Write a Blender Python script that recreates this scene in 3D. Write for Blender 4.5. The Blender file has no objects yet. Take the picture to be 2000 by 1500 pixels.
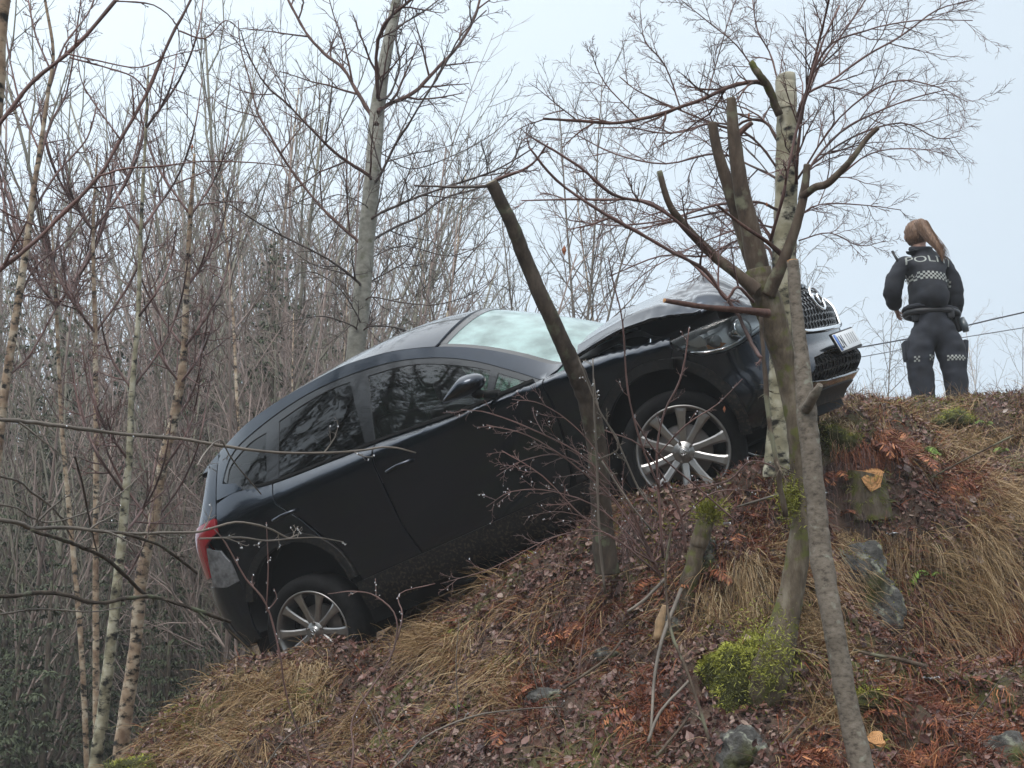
import bpy, bmesh, math, random, time
import numpy as np
from mathutils import Vector, Matrix, noise
from mathutils.geometry import delaunay_2d_cdt
from mathutils.bvhtree import BVHTree
T0 = time.time()
scene = bpy.context.scene
COL = scene.collection
# ------------------------------------------------------------------ camera
F_PX = 3160.6                      # focal length in pixels of a 2000 px wide frame
EYE = np.array([0.0, 0.0, 1.6])
PITCH = math.radians(12)
cam_d = bpy.data.cameras.new('camera')
cam_d.sensor_width = 36.0
cam_d.lens = 36.0 * F_PX / 2000.0
cam_d.clip_start = 0.05
cam_d.clip_end = 2000
cam = bpy.data.objects.new('camera', cam_d)
COL.objects.link(cam)
cam.location = EYE
cam.rotation_euler = (math.pi / 2 + PITCH, 0, 0)
scene.camera = cam
# ------------------------------------------------------------------ sky, sun, exposure
SUN_EL, SUN_ROT = math.radians(50), math.radians(200)
world = bpy.data.worlds.new('World')
scene.world = world
world.use_nodes = True
wn = world.node_tree
wn.nodes.clear()
w_out = wn.nodes.new('ShaderNodeOutputWorld')
w_bg = wn.nodes.new('ShaderNodeBackground')
w_sky = wn.nodes.new('ShaderNodeTexSky')
w_sky.sky_type = 'NISHITA'
w_sky.sun_disc = False
w_sky.sun_elevation = SUN_EL
w_sky.sun_rotation = SUN_ROT
w_sky.air_density = 1.5
w_sky.dust_density = 6.0
w_mix = wn.nodes.new('ShaderNodeMix')
w_mix.data_type = 'RGBA'
w_mix.inputs['Factor'].default_value = 0.90          # closed cloud cover over the clear sky
w_geo = wn.nodes.new('ShaderNodeTexCoord')
w_sep = wn.nodes.new('ShaderNodeSeparateXYZ')
w_ramp = wn.nodes.new('ShaderNodeValToRGB')
w_mul = wn.nodes.new('ShaderNodeVectorMath')
w_mul.operation = 'SCALE'
w_mul.inputs['Scale'].default_value = 10.0
w_ramp.color_ramp.elements[0].position = 0.0
w_ramp.color_ramp.elements[0].color = (0.295, 0.355, 0.425, 1)
w_ramp.color_ramp.elements[1].position = 0.95
w_ramp.color_ramp.elements[1].color = (0.95, 0.98, 1.0, 1)
_e = w_ramp.color_ramp.elements.new(0.46)
_e.color = (0.42, 0.475, 0.52, 1)
wl = wn.links.new
wl(w_geo.outputs['Generated'], w_sep.inputs[0])
wl(w_sep.outputs['Z'], w_ramp.inputs[0])
wl(w_ramp.outputs[0], w_mul.inputs[0])
wl(w_sky.outputs[0], w_mix.inputs['A'])
# cloud a little thinner towards the left of the view
w_lr = wn.nodes.new('ShaderNodeMapRange')
w_lr.interpolation_type = 'SMOOTHSTEP'
w_lr.inputs[1].default_value = -0.6; w_lr.inputs[2].default_value = 0.6
w_lr.inputs[3].default_value = 13.0; w_lr.inputs[4].default_value = 8.2
wl(w_sep.outputs['X'], w_lr.inputs[0])
wl(w_lr.outputs[0], w_mul.inputs['Scale'])
wl(w_mul.outputs[0], w_mix.inputs['B'])
wl(w_mix.outputs['Result'], w_bg.inputs['Color'])
w_bg.inputs['Strength'].default_value = 0.14
wl(w_bg.outputs[0], w_out.inputs['Surface'])
sun_d = bpy.data.lights.new('sun', 'SUN')
sun_d.energy = 1.4
sun_d.angle = math.radians(30)
sun_d.color = (1.0, 0.97, 0.93)
sun = bpy.data.objects.new('sun', sun_d)
COL.objects.link(sun)
# Nishita: rotation 0 has the sun towards +Y, turning clockwise seen from above
sdir = Vector((math.sin(SUN_ROT) * math.cos(SUN_EL), math.cos(SUN_ROT) * math.cos(SUN_EL), math.sin(SUN_EL)))
sun.rotation_euler = sdir.to_track_quat('Z', 'Y').to_euler()
scene.view_settings.view_transform = 'Standard'
scene.view_settings.look = 'None'
scene.view_settings.exposure = 0.60
scene.view_settings.gamma = 1.0
scene.view_settings.use_curve_mapping = False
scene.cycles.use_denoising = True
scene.cycles.max_bounces = 8
scene.cycles.transparent_max_bounces = 16
scene.cycles.volume_bounces = 3

# ------------------------------------------------------------------ helpers
_W = np.stack([[1, 0, 0], [0, math.sin(PITCH), -math.cos(PITCH)], [0, math.cos(PITCH), math.sin(PITCH)]], 1)
def P(u, v, d):
    """world point seen at (u, v) of the 2000x1500 survey picture, d metres along the view axis"""
    c = np.array([(u - 1000) / F_PX * d, (v - 750) / F_PX * d, d])
    return _W @ c + EYE

def tag(o, label=None, cat=None, group=None, kind=None):
    if label: o['label'] = label
    if cat: o['category'] = cat
    if group: o['group'] = group
    if kind: o['kind'] = kind
    return o

def empty(name, loc=(0, 0, 0), rz=0.0):
    o = bpy.data.objects.new(name, None)
    COL.objects.link(o)
    o.location = loc
    o.rotation_euler = (0, 0, rz)
    o.empty_display_size = 0.1
    return o

def link(name, me, parent=None, mat=None):
    o = bpy.data.objects.new(name, me)
    COL.objects.link(o)
    if mat is not None:
        me.materials.clear()
        for m in (mat if isinstance(mat, (list, tuple)) else [mat]):
            me.materials.append(m)
    if parent is not None:
        o.parent = parent
    return o

def mesh_np(name, co, faces, smooth=True, normals=None, uniform=None):
    """co (n,3); faces: (m,k) array with uniform k or list of lists"""
    me = bpy.data.meshes.new(name)
    co = np.asarray(co, dtype=np.float32)
    if isinstance(faces, np.ndarray):
        m, k = faces.shape
        me.vertices.add(len(co)); me.vertices.foreach_set('co', co.ravel())
        me.loops.add(m * k); me.loops.foreach_set('vertex_index', faces.astype(np.int32).ravel())
        me.polygons.add(m)
        me.polygons.foreach_set('loop_start', np.arange(0, m * k, k, dtype=np.int32))
        me.polygons.foreach_set('loop_total', np.full(m, k, dtype=np.int32))
        me.update(calc_edges=True)
    else:
        me.from_pydata([tuple(map(float, c)) for c in co], [], [tuple(int(i) for i in f) for f in faces])
    me.polygons.foreach_set('use_smooth', np.full(len(me.polygons), smooth, dtype=bool))
    if normals is not None:
        me.normals_split_custom_set_from_vertices([tuple(map(float, n)) for n in normals])
    me.update()
    return me

def add_attr(me, name, vals):
    a = me.attributes.new(name, 'FLOAT', 'POINT')
    a.data.foreach_set('value', np.asarray(vals, dtype=np.float32))

class Tubes:
    """collects polylines with radii and turns them into one mesh"""
    def __init__(self): self.t = []
    def add(self, pts, radii, sides=3, seed=0.0): self.t.append((pts, radii, sides, seed))
    def build(self, name, cap=True):
        groups = {}
        for pts, radii, sides, seed in self.t:
            groups.setdefault((len(pts), sides), []).append((pts, radii, seed))
        V, Q, A, off = [], [], [], 0
        caps = []
        for (n, s), lst in groups.items():
            p = np.array([[tuple(q) for q in a[0]] for a in lst], dtype=np.float64)      # m,n,3
            r = np.array([a[1] for a in lst], dtype=np.float64)      # m,n
            sd = np.array([a[2] for a in lst])
            m = len(lst)
            t = np.empty_like(p)
            t[:, 1:-1] = p[:, 2:] - p[:, :-2]
            t[:, 0] = p[:, 1] - p[:, 0]; t[:, -1] = p[:, -1] - p[:, -2]
            t /= np.linalg.norm(t, axis=2, keepdims=True) + 1e-9
            ch = p[:, -1] - p[:, 0]
            ch /= np.linalg.norm(ch, axis=1, keepdims=True) + 1e-9
            ref = np.where(np.abs(ch[:, 2:3]) > 0.75, np.array([[0.93, 0.36, 0.05]]), np.array([[0.05, 0.1, 1.0]]))
            n1 = np.cross(t, ref[:, None, :]); n1 /= np.linalg.norm(n1, axis=2, keepdims=True) + 1e-9
            n2 = np.cross(t, n1)
            a = np.arange(s) / s * 2 * math.pi
            ring = n1[:, :, None, :] * np.cos(a)[None, None, :, None] + n2[:, :, None, :] * np.sin(a)[None, None, :, None]
            v = p[:, :, None, :] + ring * r[:, :, None, None]
            V.append(v.reshape(-1, 3))
            A.append(np.repeat(sd, n * s))
            base = off + (np.arange(m) * n * s)[:, None, None]
            i = (np.arange(n - 1) * s)[None, :, None]
            k = np.arange(s)[None, None, :]; k2 = (np.arange(s)[None, None, :] + 1) % s
            q = np.stack([base + i + k, base + i + s + k, base + i + s + k2, base + i + k2], -1)
            Q.append(q.reshape(-1, 4))
            if s >= 5:
                for b in range(m):
                    caps.append([off + b * n * s + (n - 1) * s + kk for kk in range(s)][::-1])
                    caps.append([off + b * n * s + kk for kk in range(s)])
            off += m * n * s
        V = np.concatenate(V); Q = np.concatenate(Q)
        if caps and cap:
            tri = []
            for c in caps:
                for i in range(1, len(c) - 1): tri.append((c[0], c[i], c[i + 1], c[i + 1]))
            # degenerate quads avoided: build with separate triangle loops
            me = bpy.data.meshes.new(name)
            tr = np.array([t[:3] for t in tri], dtype=np.int32)
            me.vertices.add(len(V)); me.vertices.foreach_set('co', V.astype(np.float32).ravel())
            nl = Q.size + tr.size
            me.loops.add(nl)
            me.loops.foreach_set('vertex_index', np.concatenate([Q.ravel(), tr.ravel()]).astype(np.int32))
            me.polygons.add(len(Q) + len(tr))
            me.polygons.foreach_set('loop_start', np.concatenate([np.arange(len(Q)) * 4, Q.size + np.arange(len(tr)) * 3]).astype(np.int32))
            me.polygons.foreach_set('loop_total', np.concatenate([np.full(len(Q), 4), np.full(len(tr), 3)]).astype(np.int32))
            me.update(calc_edges=True)
            sm = np.concatenate([np.ones(len(Q), bool), np.zeros(len(tr), bool)])
            me.polygons.foreach_set('use_smooth', sm)
            me.update()
        else:
            me = mesh_np(name, V, Q)
        add_attr(me, 'seed', np.concatenate(A))
        return me

def crom(pts, n=6, closed=False):
    """Catmull-Rom through pts (any dimension)"""
    p = [np.array(q, float) for q in pts]
    N = len(p); out = []
    rng = range(N) if closed else range(N - 1)
    for i in rng:
        if closed: a, b, c, d = p[i - 1], p[i], p[(i + 1) % N], p[(i + 2) % N]
        else:
            b, c = p[i], p[i + 1]
            a = p[i - 1] if i > 0 else 2 * b - c
            d = p[i + 2] if i + 2 < N else 2 * c - b
        for k in range(n):
            t = k / n
            out.append(0.5 * ((2 * b) + (-a + c) * t + (2 * a - 5 * b + 4 * c - d) * t * t + (-a + 3 * b - 3 * c + d) * t ** 3))
    if not closed: out.append(p[-1])
    return out

def smin(xs, ys):
    """smooth monotone (pchip) interpolator"""
    xs = np.array(xs, float); ys = np.array(ys, float)
    h = np.diff(xs); dl = np.diff(ys) / h
    d = np.zeros(len(xs)); d[0] = dl[0]; d[-1] = dl[-1]
    for i in range(1, len(xs) - 1):
        if dl[i - 1] * dl[i] > 0:
            w1 = 2 * h[i] + h[i - 1]; w2 = h[i] + 2 * h[i - 1]
            d[i] = (w1 + w2) / (w1 / dl[i - 1] + w2 / dl[i])
    def f(x):
        x = min(max(x, xs[0]), xs[-1])
        i = min(int(np.searchsorted(xs, x, 'right')) - 1, len(xs) - 2)
        t = (x - xs[i]) / h[i]
        return ((2 * t**3 - 3 * t**2 + 1) * ys[i] + (t**3 - 2 * t**2 + t) * h[i] * d[i]
                + (-2 * t**3 + 3 * t**2) * ys[i + 1] + (t**3 - t**2) * h[i] * d[i + 1])
    return f

# ------------------------------------------------------------------ materials
MATS = {}
def nodes_of(name):
    m = bpy.data.materials.new(name); m.use_nodes = True
    nt = m.node_tree; b = nt.nodes['Principled BSDF']
    MATS[name] = m
    return m, nt, b

def simple(name, col, rough=0.6, metal=0.0, coat=0.0, noise_amt=0.0, scale=8.0, bump=0.0, coords='Object', spec=None, emit=None):
    m, nt, b = nodes_of(name)
    b.inputs['Roughness'].default_value = rough
    b.inputs['Metallic'].default_value = metal
    b.inputs['Coat Weight'].default_value = coat
    b.inputs['Coat Roughness'].default_value = 0.04
    if spec is not None: b.inputs['Specular IOR Level'].default_value = spec
    b.inputs['Base Color'].default_value = (*col, 1)
    if noise_amt or bump:
        tc = nt.nodes.new('ShaderNodeTexCoord'); nz = nt.nodes.new('ShaderNodeTexNoise')
        nz.inputs['Scale'].default_value = scale; nz.inputs['Detail'].default_value = 6
        nt.links.new(tc.outputs[coords], nz.inputs['Vector'])
        if noise_amt:
            mx = nt.nodes.new('ShaderNodeMix'); mx.data_type = 'RGBA'
            mx.inputs['A'].default_value = (*[c * (1 - noise_amt) for c in col], 1)
            mx.inputs['B'].default_value = (*[min(1, c * (1 + noise_amt)) for c in col], 1)
            mr = nt.nodes.new('ShaderNodeMapRange'); mr.inputs[1].default_value = 0.3; mr.inputs[2].default_value = 0.7
            nt.links.new(nz.outputs[0], mr.inputs[0]); nt.links.new(mr.outputs[0], mx.inputs['Factor'])
            nt.links.new(mx.outputs['Result'], b.inputs['Base Color'])
        if bump:
            bp = nt.nodes.new('ShaderNodeBump'); bp.inputs['Strength'].default_value = bump; bp.inputs['Distance'].default_value = 0.01
            nt.links.new(nz.outputs[0], bp.inputs['Height']); nt.links.new(bp.outputs[0], b.inputs['Normal'])
    return m

def ramp_mat(name, stops, scale=3.0, detail=8, rough=0.8, bump=0.3, bdist=0.02, stretch=(1, 1, 1), seed_attr=None, dist=0.0, spec=0.3, coords='Object'):
    """noise driven colour ramp; stops = [(pos, rgb), ...]"""
    m, nt, b = nodes_of(name)
    L = nt.links.new
    b.inputs['Roughness'].default_value = rough
    b.inputs['Specular IOR Level'].default_value = spec
    tc = nt.nodes.new('ShaderNodeTexCoord'); mp = nt.nodes.new('ShaderNodeMapping')
    mp.inputs['Scale'].default_value = stretch
    nz = nt.nodes.new('ShaderNodeTexNoise'); nz.inputs['Scale'].default_value = scale; nz.inputs['Detail'].default_value = detail
    nz.inputs['Roughness'].default_value = 0.65; nz.inputs['Distortion'].default_value = dist
    L(tc.outputs[coords], mp.inputs[0]); L(mp.outputs[0], nz.inputs['Vector'])
    rp = nt.nodes.new('ShaderNodeValToRGB'); cr = rp.color_ramp
    while len(cr.elements) < len(stops): cr.elements.new(0.5)
    for e, (p, c) in zip(cr.elements, stops): e.position = p; e.color = (*c, 1)
    fac = nz.outputs[0]
    if seed_attr:
        at = nt.nodes.new('ShaderNodeAttribute'); at.attribute_name = seed_attr
        ad = nt.nodes.new('ShaderNodeMath'); ad.operation = 'ADD'
        ml = nt.nodes.new('ShaderNodeMath'); ml.operation = 'MULTIPLY_ADD'; ml.inputs[1].default_value = 0.35; ml.inputs[2].default_value = 0.0
        L(nz.outputs[0], ml.inputs[0]); L(ml.outputs[0], ad.inputs[0])
        sc = nt.nodes.new('ShaderNodeMath'); sc.operation = 'MULTIPLY'; sc.inputs[1].default_value = 0.66
        L(at.outputs['Fac'], sc.inputs[0]); L(sc.outputs[0], ad.inputs[1]); fac = ad.outputs[0]
    L(fac, rp.inputs[0]); L(rp.outputs[0], b.inputs['Base Color'])
    if bump:
        bp = nt.nodes.new('ShaderNodeBump'); bp.inputs['Strength'].default_value = bump; bp.inputs['Distance'].default_value = bdist
        L(nz.outputs[0], bp.inputs['Height']); L(bp.outputs[0], b.inputs['Normal'])
    return m
# ================================================================== the crashed car
paint = simple('car_paint', (0.009, 0.016, 0.028), rough=0.24, metal=0.9, coat=1.0, noise_amt=0.25, scale=3.0)
def _wet(m):
    nt = m.node_tree; b = nt.nodes['Principled BSDF']; L = nt.links.new
    tc = nt.nodes.new('ShaderNodeTexCoord')
    vo = nt.nodes.new('ShaderNodeTexVoronoi'); vo.inputs['Scale'].default_value = 95
    n2 = nt.nodes.new('ShaderNodeTexNoise'); n2.inputs['Scale'].default_value = 260; n2.inputs['Detail'].default_value = 3
    mr = nt.nodes.new('ShaderNodeMapRange'); mr.inputs[1].default_value = 0.0; mr.inputs[2].default_value = 0.35; mr.inputs[3].default_value = 1; mr.inputs[4].default_value = 0
    ad = nt.nodes.new('ShaderNodeMath'); ad.operation = 'ADD'
    bp = nt.nodes.new('ShaderNodeBump'); bp.inputs['Strength'].default_value = 0.10; bp.inputs['Distance'].default_value = 0.0006
    L(tc.outputs['Object'], vo.inputs['Vector']); L(tc.outputs['Object'], n2.inputs['Vector'])
    L(vo.outputs['Distance'], mr.inputs[0]); L(mr.outputs[0], ad.inputs[0]); L(n2.outputs[0], ad.inputs[1])
    L(ad.outputs[0], bp.inputs['Height']); L(bp.outputs[0], b.inputs['Coat Normal']); b.inputs['Coat IOR'].default_value = 1.52
_wet(paint)
def _mud(m, top, amt):
    nt = m.node_tree; b = nt.nodes['Principled BSDF']; L = nt.links.new
    tc = nt.nodes.new('ShaderNodeTexCoord'); sp = nt.nodes.new('ShaderNodeSeparateXYZ'); L(tc.outputs['Object'], sp.inputs[0])
    hm = nt.nodes.new('ShaderNodeMapRange'); hm.inputs[1].default_value = .22; hm.inputs[2].default_value = top; hm.inputs[3].default_value = 1; hm.inputs[4].default_value = 0; L(sp.outputs['Z'], hm.inputs[0])
    n1 = nt.nodes.new('ShaderNodeTexNoise'); n1.inputs['Scale'].default_value = 3.5; n1.inputs['Detail'].default_value = 3; L(tc.outputs['Object'], n1.inputs['Vector'])
    n2 = nt.nodes.new('ShaderNodeTexNoise'); n2.inputs['Scale'].default_value = 55; n2.inputs['Detail'].default_value = 4; L(tc.outputs['Object'], n2.inputs['Vector'])
    r2 = nt.nodes.new('ShaderNodeMapRange'); r2.inputs[1].default_value = .50; r2.inputs[2].default_value = .64; L(n2.outputs[0], r2.inputs[0])
    m1 = nt.nodes.new('ShaderNodeMath'); m1.operation = 'MULTIPLY'; L(hm.outputs[0], m1.inputs[0]); L(n1.outputs[0], m1.inputs[1])
    m2 = nt.nodes.new('ShaderNodeMath'); m2.operation = 'MULTIPLY'; L(m1.outputs[0], m2.inputs[0]); L(r2.outputs[0], m2.inputs[1])
    m3 = nt.nodes.new('ShaderNodeMath'); m3.operation = 'MULTIPLY'; m3.use_clamp = True; m3.inputs[1].default_value = amt; L(m2.outputs[0], m3.inputs[0])
    ins = b.inputs['Base Color']; mx = nt.nodes.new('ShaderNodeMix'); mx.data_type = 'RGBA'; mx.inputs['B'].default_value = (.075, .052, .036, 1)
    if ins.links: L(ins.links[0].from_socket, mx.inputs['A'])
    else: mx.inputs['A'].default_value = ins.default_value
    L(m3.outputs[0], mx.inputs['Factor']); L(mx.outputs['Result'], ins)
    iv = nt.nodes.new('ShaderNodeMath'); iv.operation = 'SUBTRACT'; iv.inputs[0].default_value = 1; L(m3.outputs[0], iv.inputs[1])
    mm = nt.nodes.new('ShaderNodeMath'); mm.operation = 'MULTIPLY'; mm.inputs[1].default_value = b.inputs['Metallic'].default_value; L(iv.outputs[0], mm.inputs[0]); L(mm.outputs[0], b.inputs['Metallic'])
    mc = nt.nodes.new('ShaderNodeMath'); mc.operation = 'MULTIPLY'; mc.inputs[1].default_value = b.inputs['Coat Weight'].default_value; L(iv.outputs[0], mc.inputs[0]); L(mc.outputs[0], b.inputs['Coat Weight'])
_mud(paint, .85, .75)
plastic = simple('black_plastic', (0.006, 0.0065, 0.007), rough=0.6, noise_amt=0.3, scale=40, bump=0.1, spec=.25)
gloss_black = simple('gloss_black', (0.010, 0.011, 0.013), rough=0.25, coat=0.6)
_mud(plastic, .9, 1.1)
rubber = simple('rubber', (0.007, 0.007, 0.0075), rough=0.8, noise_amt=0.4, scale=25, bump=0.15, spec=.15)
void_black = simple('inner_black', (0.006, 0.006, 0.007), rough=0.9)
alloy = simple('alloy', (0.34, 0.335, 0.33), rough=0.30, metal=0.85, coat=0.3, noise_amt=0.15, scale=12)
chrome = simple('chrome', (0.82, 0.83, 0.85), rough=0.12, metal=1.0)
steel = simple('brake_steel', (0.20, 0.18, 0.17), rough=0.45, metal=0.8)
seat_fab = simple('seat_fabric', (0.02, 0.02, 0.022), rough=0.85, noise_amt=0.2, scale=60)
red_lens = simple('red_lens', (0.22, 0.006, 0.012), rough=0.12, coat=1.0)
clear_dull = simple('cracked_lens', (0.11, 0.115, 0.125), rough=0.25, coat=0.8, noise_amt=0.55, scale=22, bump=0.6)
white_plate = simple('plate_white', (0.72, 0.74, 0.76), rough=0.35)
plate_blue = simple('plate_blue', (0.05, 0.16, 0.50), rough=0.4)
plate_black = simple('plate_black', (0.02, 0.02, 0.025), rough=0.5)
plate_worn = simple('plate_worn', (0.42, 0.44, 0.47), rough=0.5)

def glass_mat(name, tint, film=0.0, filmcol=(0.6, 0.75, 0.74), gloss=(1, 1, 1), rough=0.02, ior=1.5):
    m = bpy.data.materials.new(name); m.use_nodes = True; nt = m.node_tree; nt.nodes.clear(); L = nt.links.new
    out = nt.nodes.new('ShaderNodeOutputMaterial'); tr = nt.nodes.new('ShaderNodeBsdfTransparent')
    gl = nt.nodes.new('ShaderNodeBsdfGlossy'); fr = nt.nodes.new('ShaderNodeFresnel'); mx = nt.nodes.new('ShaderNodeMixShader')
    tr.inputs[0].default_value = (*tint, 1); gl.inputs[0].default_value = (*gloss, 1); gl.inputs['Roughness'].default_value = rough
    fr.inputs[0].default_value = ior
    base = tr.outputs[0]
    if film:
        df = nt.nodes.new('ShaderNodeBsdfDiffuse'); df.inputs[0].default_value = (*filmcol, 1)
        tl = nt.nodes.new('ShaderNodeBsdfTranslucent'); tl.inputs[0].default_value = (*filmcol, 1)
        m3 = nt.nodes.new('ShaderNodeMixShader'); m3.inputs[0].default_value = 0.5
        L(df.outputs[0], m3.inputs[1]); L(tl.outputs[0], m3.inputs[2])
        m2 = nt.nodes.new('ShaderNodeMixShader')
        tc = nt.nodes.new('ShaderNodeTexCoord'); nz = nt.nodes.new('ShaderNodeTexNoise'); nz.inputs['Scale'].default_value = 6; nz.inputs['Detail'].default_value = 5
        mr = nt.nodes.new('ShaderNodeMapRange'); mr.inputs[1].default_value = 0.35; mr.inputs[2].default_value = 0.65
        mr.inputs[3].default_value = film * 0.65; mr.inputs[4].default_value = min(1, film * 1.25)
        L(tc.outputs['Object'], nz.inputs['Vector']); L(nz.outputs[0], mr.inputs[0]); L(mr.outputs[0], m2.inputs[0])
        L(tr.outputs[0], m2.inputs[1]); L(m3.outputs[0], m2.inputs[2]); base = m2.outputs[0]
    L(fr.outputs[0], mx.inputs[0]); L(base, mx.inputs[1]); L(gl.outputs[0], mx.inputs[2]); L(mx.outputs[0], out.inputs[0])
    return m
glass_front = glass_mat('side_glass', (0.34, 0.46, 0.38), ior=1.75)
glass_tint = glass_mat('privacy_glass', (0.05, 0.07, 0.07), ior=1.6)
glass_wind = glass_mat('windscreen_glass', (0.62, 0.80, 0.78), film=0.70, filmcol=(0.66, 0.94, 0.92), ior=1.5)
glass_lamp = glass_mat('lamp_glass', (0.85, 0.90, 0.92), ior=1.45)

car = empty('car')
CAR_M = Matrix(((0.81366396, 0.43060523, -0.39055102, -0.76798984 + EYE[0]),
                (-0.49886463, 0.86212035, -0.08878389, 11.25261797 + EYE[1]),
                (0.29847117, 0.26707234, 0.91628998, 0.6730274 + EYE[2]), (0, 0, 0, 1)))
car.matrix_world = CAR_M
tag(car, 'dark blue black crossover car tipped nose up on the bank with a buckled bonnet', 'car')
def car_pt(x, y, z): return np.array(CAR_M @ Vector((x, y, z)))

# --- body surfaces in the car's own frame: x forward from the rear axle, y to the car's left, z up
_ref = smin([.15, .20, .30, .45, .60, .80, .95, 1.00, 1.035, 1.07, 1.105, 1.14], [.83, .86, .893, .905, .903, .910, .913, .910, .902, .885, .862, .835])
_wf = smin([-.6, -.45, -.2, .3, 2.3, 2.7, 2.95, 3.1], [.965, .975, .992, 1, 1, .992, .98, .98])
_zc = smin([-.6, -.41, .49, 1.15, 1.7, 2.1, 2.49, 2.9, 3.1], [1.075, 1.075, 1.065, 1.05, 1.03, 1.0, .965, .90, .87])
_belt = smin([-.6, -.45, -.3, -.2, 0, .5, .9, 1.54, 2.05, 2.5, 2.93, 3.1], [1.20, 1.23, 1.245, 1.235, 1.19, 1.15, 1.125, 1.065, 1.04, 1.01, .935, .91])
_zr = smin([-.62, -.4, -.1, .28, .64, .97, 1.43, 1.72, 1.96, 2.19, 2.4, 3.1], [1.52, 1.59, 1.67, 1.705, 1.71, 1.67, 1.53, 1.39, 1.24, 1.085, 1.03, .93])
_yr = smin([-.62, -.3, .2, 1.2, 1.43, 1.72, 1.96, 2.19, 2.4, 3.1], [.55, .57, .58, .58, .60, .64, .69, .735, .77, .80])
def Y(x, z):
    zc, bz = _zc(x), _belt(x)
    if z <= bz:
        if z < .7: zz = z
        elif z < zc: zz = .7 + (z - .7) / (zc - .7) * .30
        else: zz = 1.0 + (z - zc) / (bz - zc) * .14
        return _ref(zz) * _wf(x)
    s = (z - bz) / max(.02, _zr(x) - bz)
    yb = .835 * _wf(x)
    return yb + (_yr(x) - yb) * (.78 * s + .22 * s * s)
def side(sg): return lambda a, b: (a, sg * Y(a, b), b)
NF, XB = 2.5, 2.95
_F = smin([.20, .28, .36, .45, .52, .60, .70, .78, .86, .93, 1.0], [3.38, 3.44, 3.585, 3.66, 3.63, 3.585, 3.59, 3.60, 3.57, 3.53, 3.42])
def front(s, z):
    th = s / .9; W_ = Y(XB, min(z, .93)); sg = 1 if s > 0 else -1; th = abs(th)
    return (XB + (_F(z) - XB) * max(0, math.cos(th)) ** (2 / NF), sg * W_ * math.sin(th) ** (2 / NF), z)
def s_y(y, z):
    W_ = Y(XB, min(z, .93)); return math.copysign(.9 * math.asin(min(1, abs(y) / W_) ** (NF / 2)), y)
def s_x(x, z, sg):
    c = max(0, (x - XB) / (_F(z) - XB)); return sg * .9 * math.acos(min(1, c ** (NF / 2)))
NR, XR = 3.0, -.45
_R = smin([.25, .33, .43, .62, .75, .96, 1.08, 1.16, 1.38, 1.54, 1.60], [-.74, -.82, -.90, -.95, -.92, -.90, -.86, -.80, -.70, -.66, -.64])
def rear(s, z):
    th = s / .9; W_ = Y(XR, min(z, 1.56)); sg = 1 if s > 0 else -1; th = abs(th)
    return (XR + (_R(z) - XR) * max(0, math.cos(th)) ** (2 / NR), sg * W_ * math.sin(th) ** (2 / NR), z)
def r_x(x, z, sg):
    c = max(0, (x - XR) / (_R(z) - XR)); return sg * .9 * math.acos(min(1, c ** (NR / 2)))
def r_y(y, z):
    W_ = Y(XR, min(z, 1.56)); return math.copysign(.9 * math.asin(min(1, abs(y) / W_) ** (NR / 2)), y)
_rc = smin([-.62, -.3, 0, .5, .9, 1.2, 1.6], [1.56, 1.68, 1.75, 1.795, 1.805, 1.785, 1.70])
def roof(x, v):
    return (x, v * (_yr(x) - .002), _zr(x) + (_rc(x) - _zr(x)) * (1 - abs(v) ** 2.3))
def wind(u, v):
    xs = 1.42 + .80 * u; ys = _yr(xs) - .012; zs = _zr(xs) - .004
    xc = 1.575 + .90 * u; zc = 1.70 - .575 * u + .03 * math.sin(math.pi * u)
    k = 1 - v * v
    return (xs + (xc - xs) * k, v * ys, zs + (zc - zs) * k)
_he = [smin([0, .25, .5, .72, .87, 1], c) for c in ([2.33, 2.62, 2.85, 3.09, 3.24, 3.38], [.75, .775, .765, .72, .66, .56], [1.085, 1.105, 1.085, 1.02, .965, .935])]
_hc = [smin([0, .25, .5, .72, .87, 1], c) for c in ([2.30, 2.62, 2.9, 3.15, 3.40, 3.53], [1.245, 1.275, 1.255, 1.185, 1.05, .965])]
def hood(u, v):
    k = 1 - abs(v) ** 2.2
    x = _he[0](u) + (_hc[0](u) - _he[0](u)) * k
    z = _he[2](u) + (_hc[1](u) - _he[2](u)) * k
    y = v * _he[1](u)
    # buckled sheet: folds running across the front third of the near half
    w = max(0, min(1, (u - .42) / .25)) * (1 if v < .35 else max(0, 1 - (v - .35) / .3))
    f = (u * 1.0 + .22 * v - .62) / .085
    z += w * (.058 * math.exp(-f * f) * (1.2 - .7 * abs(v)) - .050 * math.exp(-(f - 1.7) ** 2) + .040 * math.exp(-((f - 3.3) / .8) ** 2))
    z += .012 * noise.noise(Vector((u * 5, v * 3, 3))) * min(1, u * 3) + w * .035 * abs(noise.noise(Vector((u * 11, v * 5, 8)))) - w * .02 * abs(noise.noise(Vector((u * 4 + v * 6, v * 9 - u * 5, 2))))
    if v < -.6: z += .016 * math.exp(-((v + .86) / .07) ** 2)              # raised swage by the shut line
    return (x, y, z)

def pip(poly, pts):
    x, y = pts[:, 0], pts[:, 1]; inside = np.zeros(len(pts), bool)
    n = len(poly); j = n - 1
    for i in range(n):
        xi, yi = poly[i]; xj, yj = poly[j]
        c = ((yi > y) != (yj > y)) & (x < (xj - xi) * (y - yi) / ((yj - yi) or 1e-12) + xi)
        inside ^= c; j = i
    return inside

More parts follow.
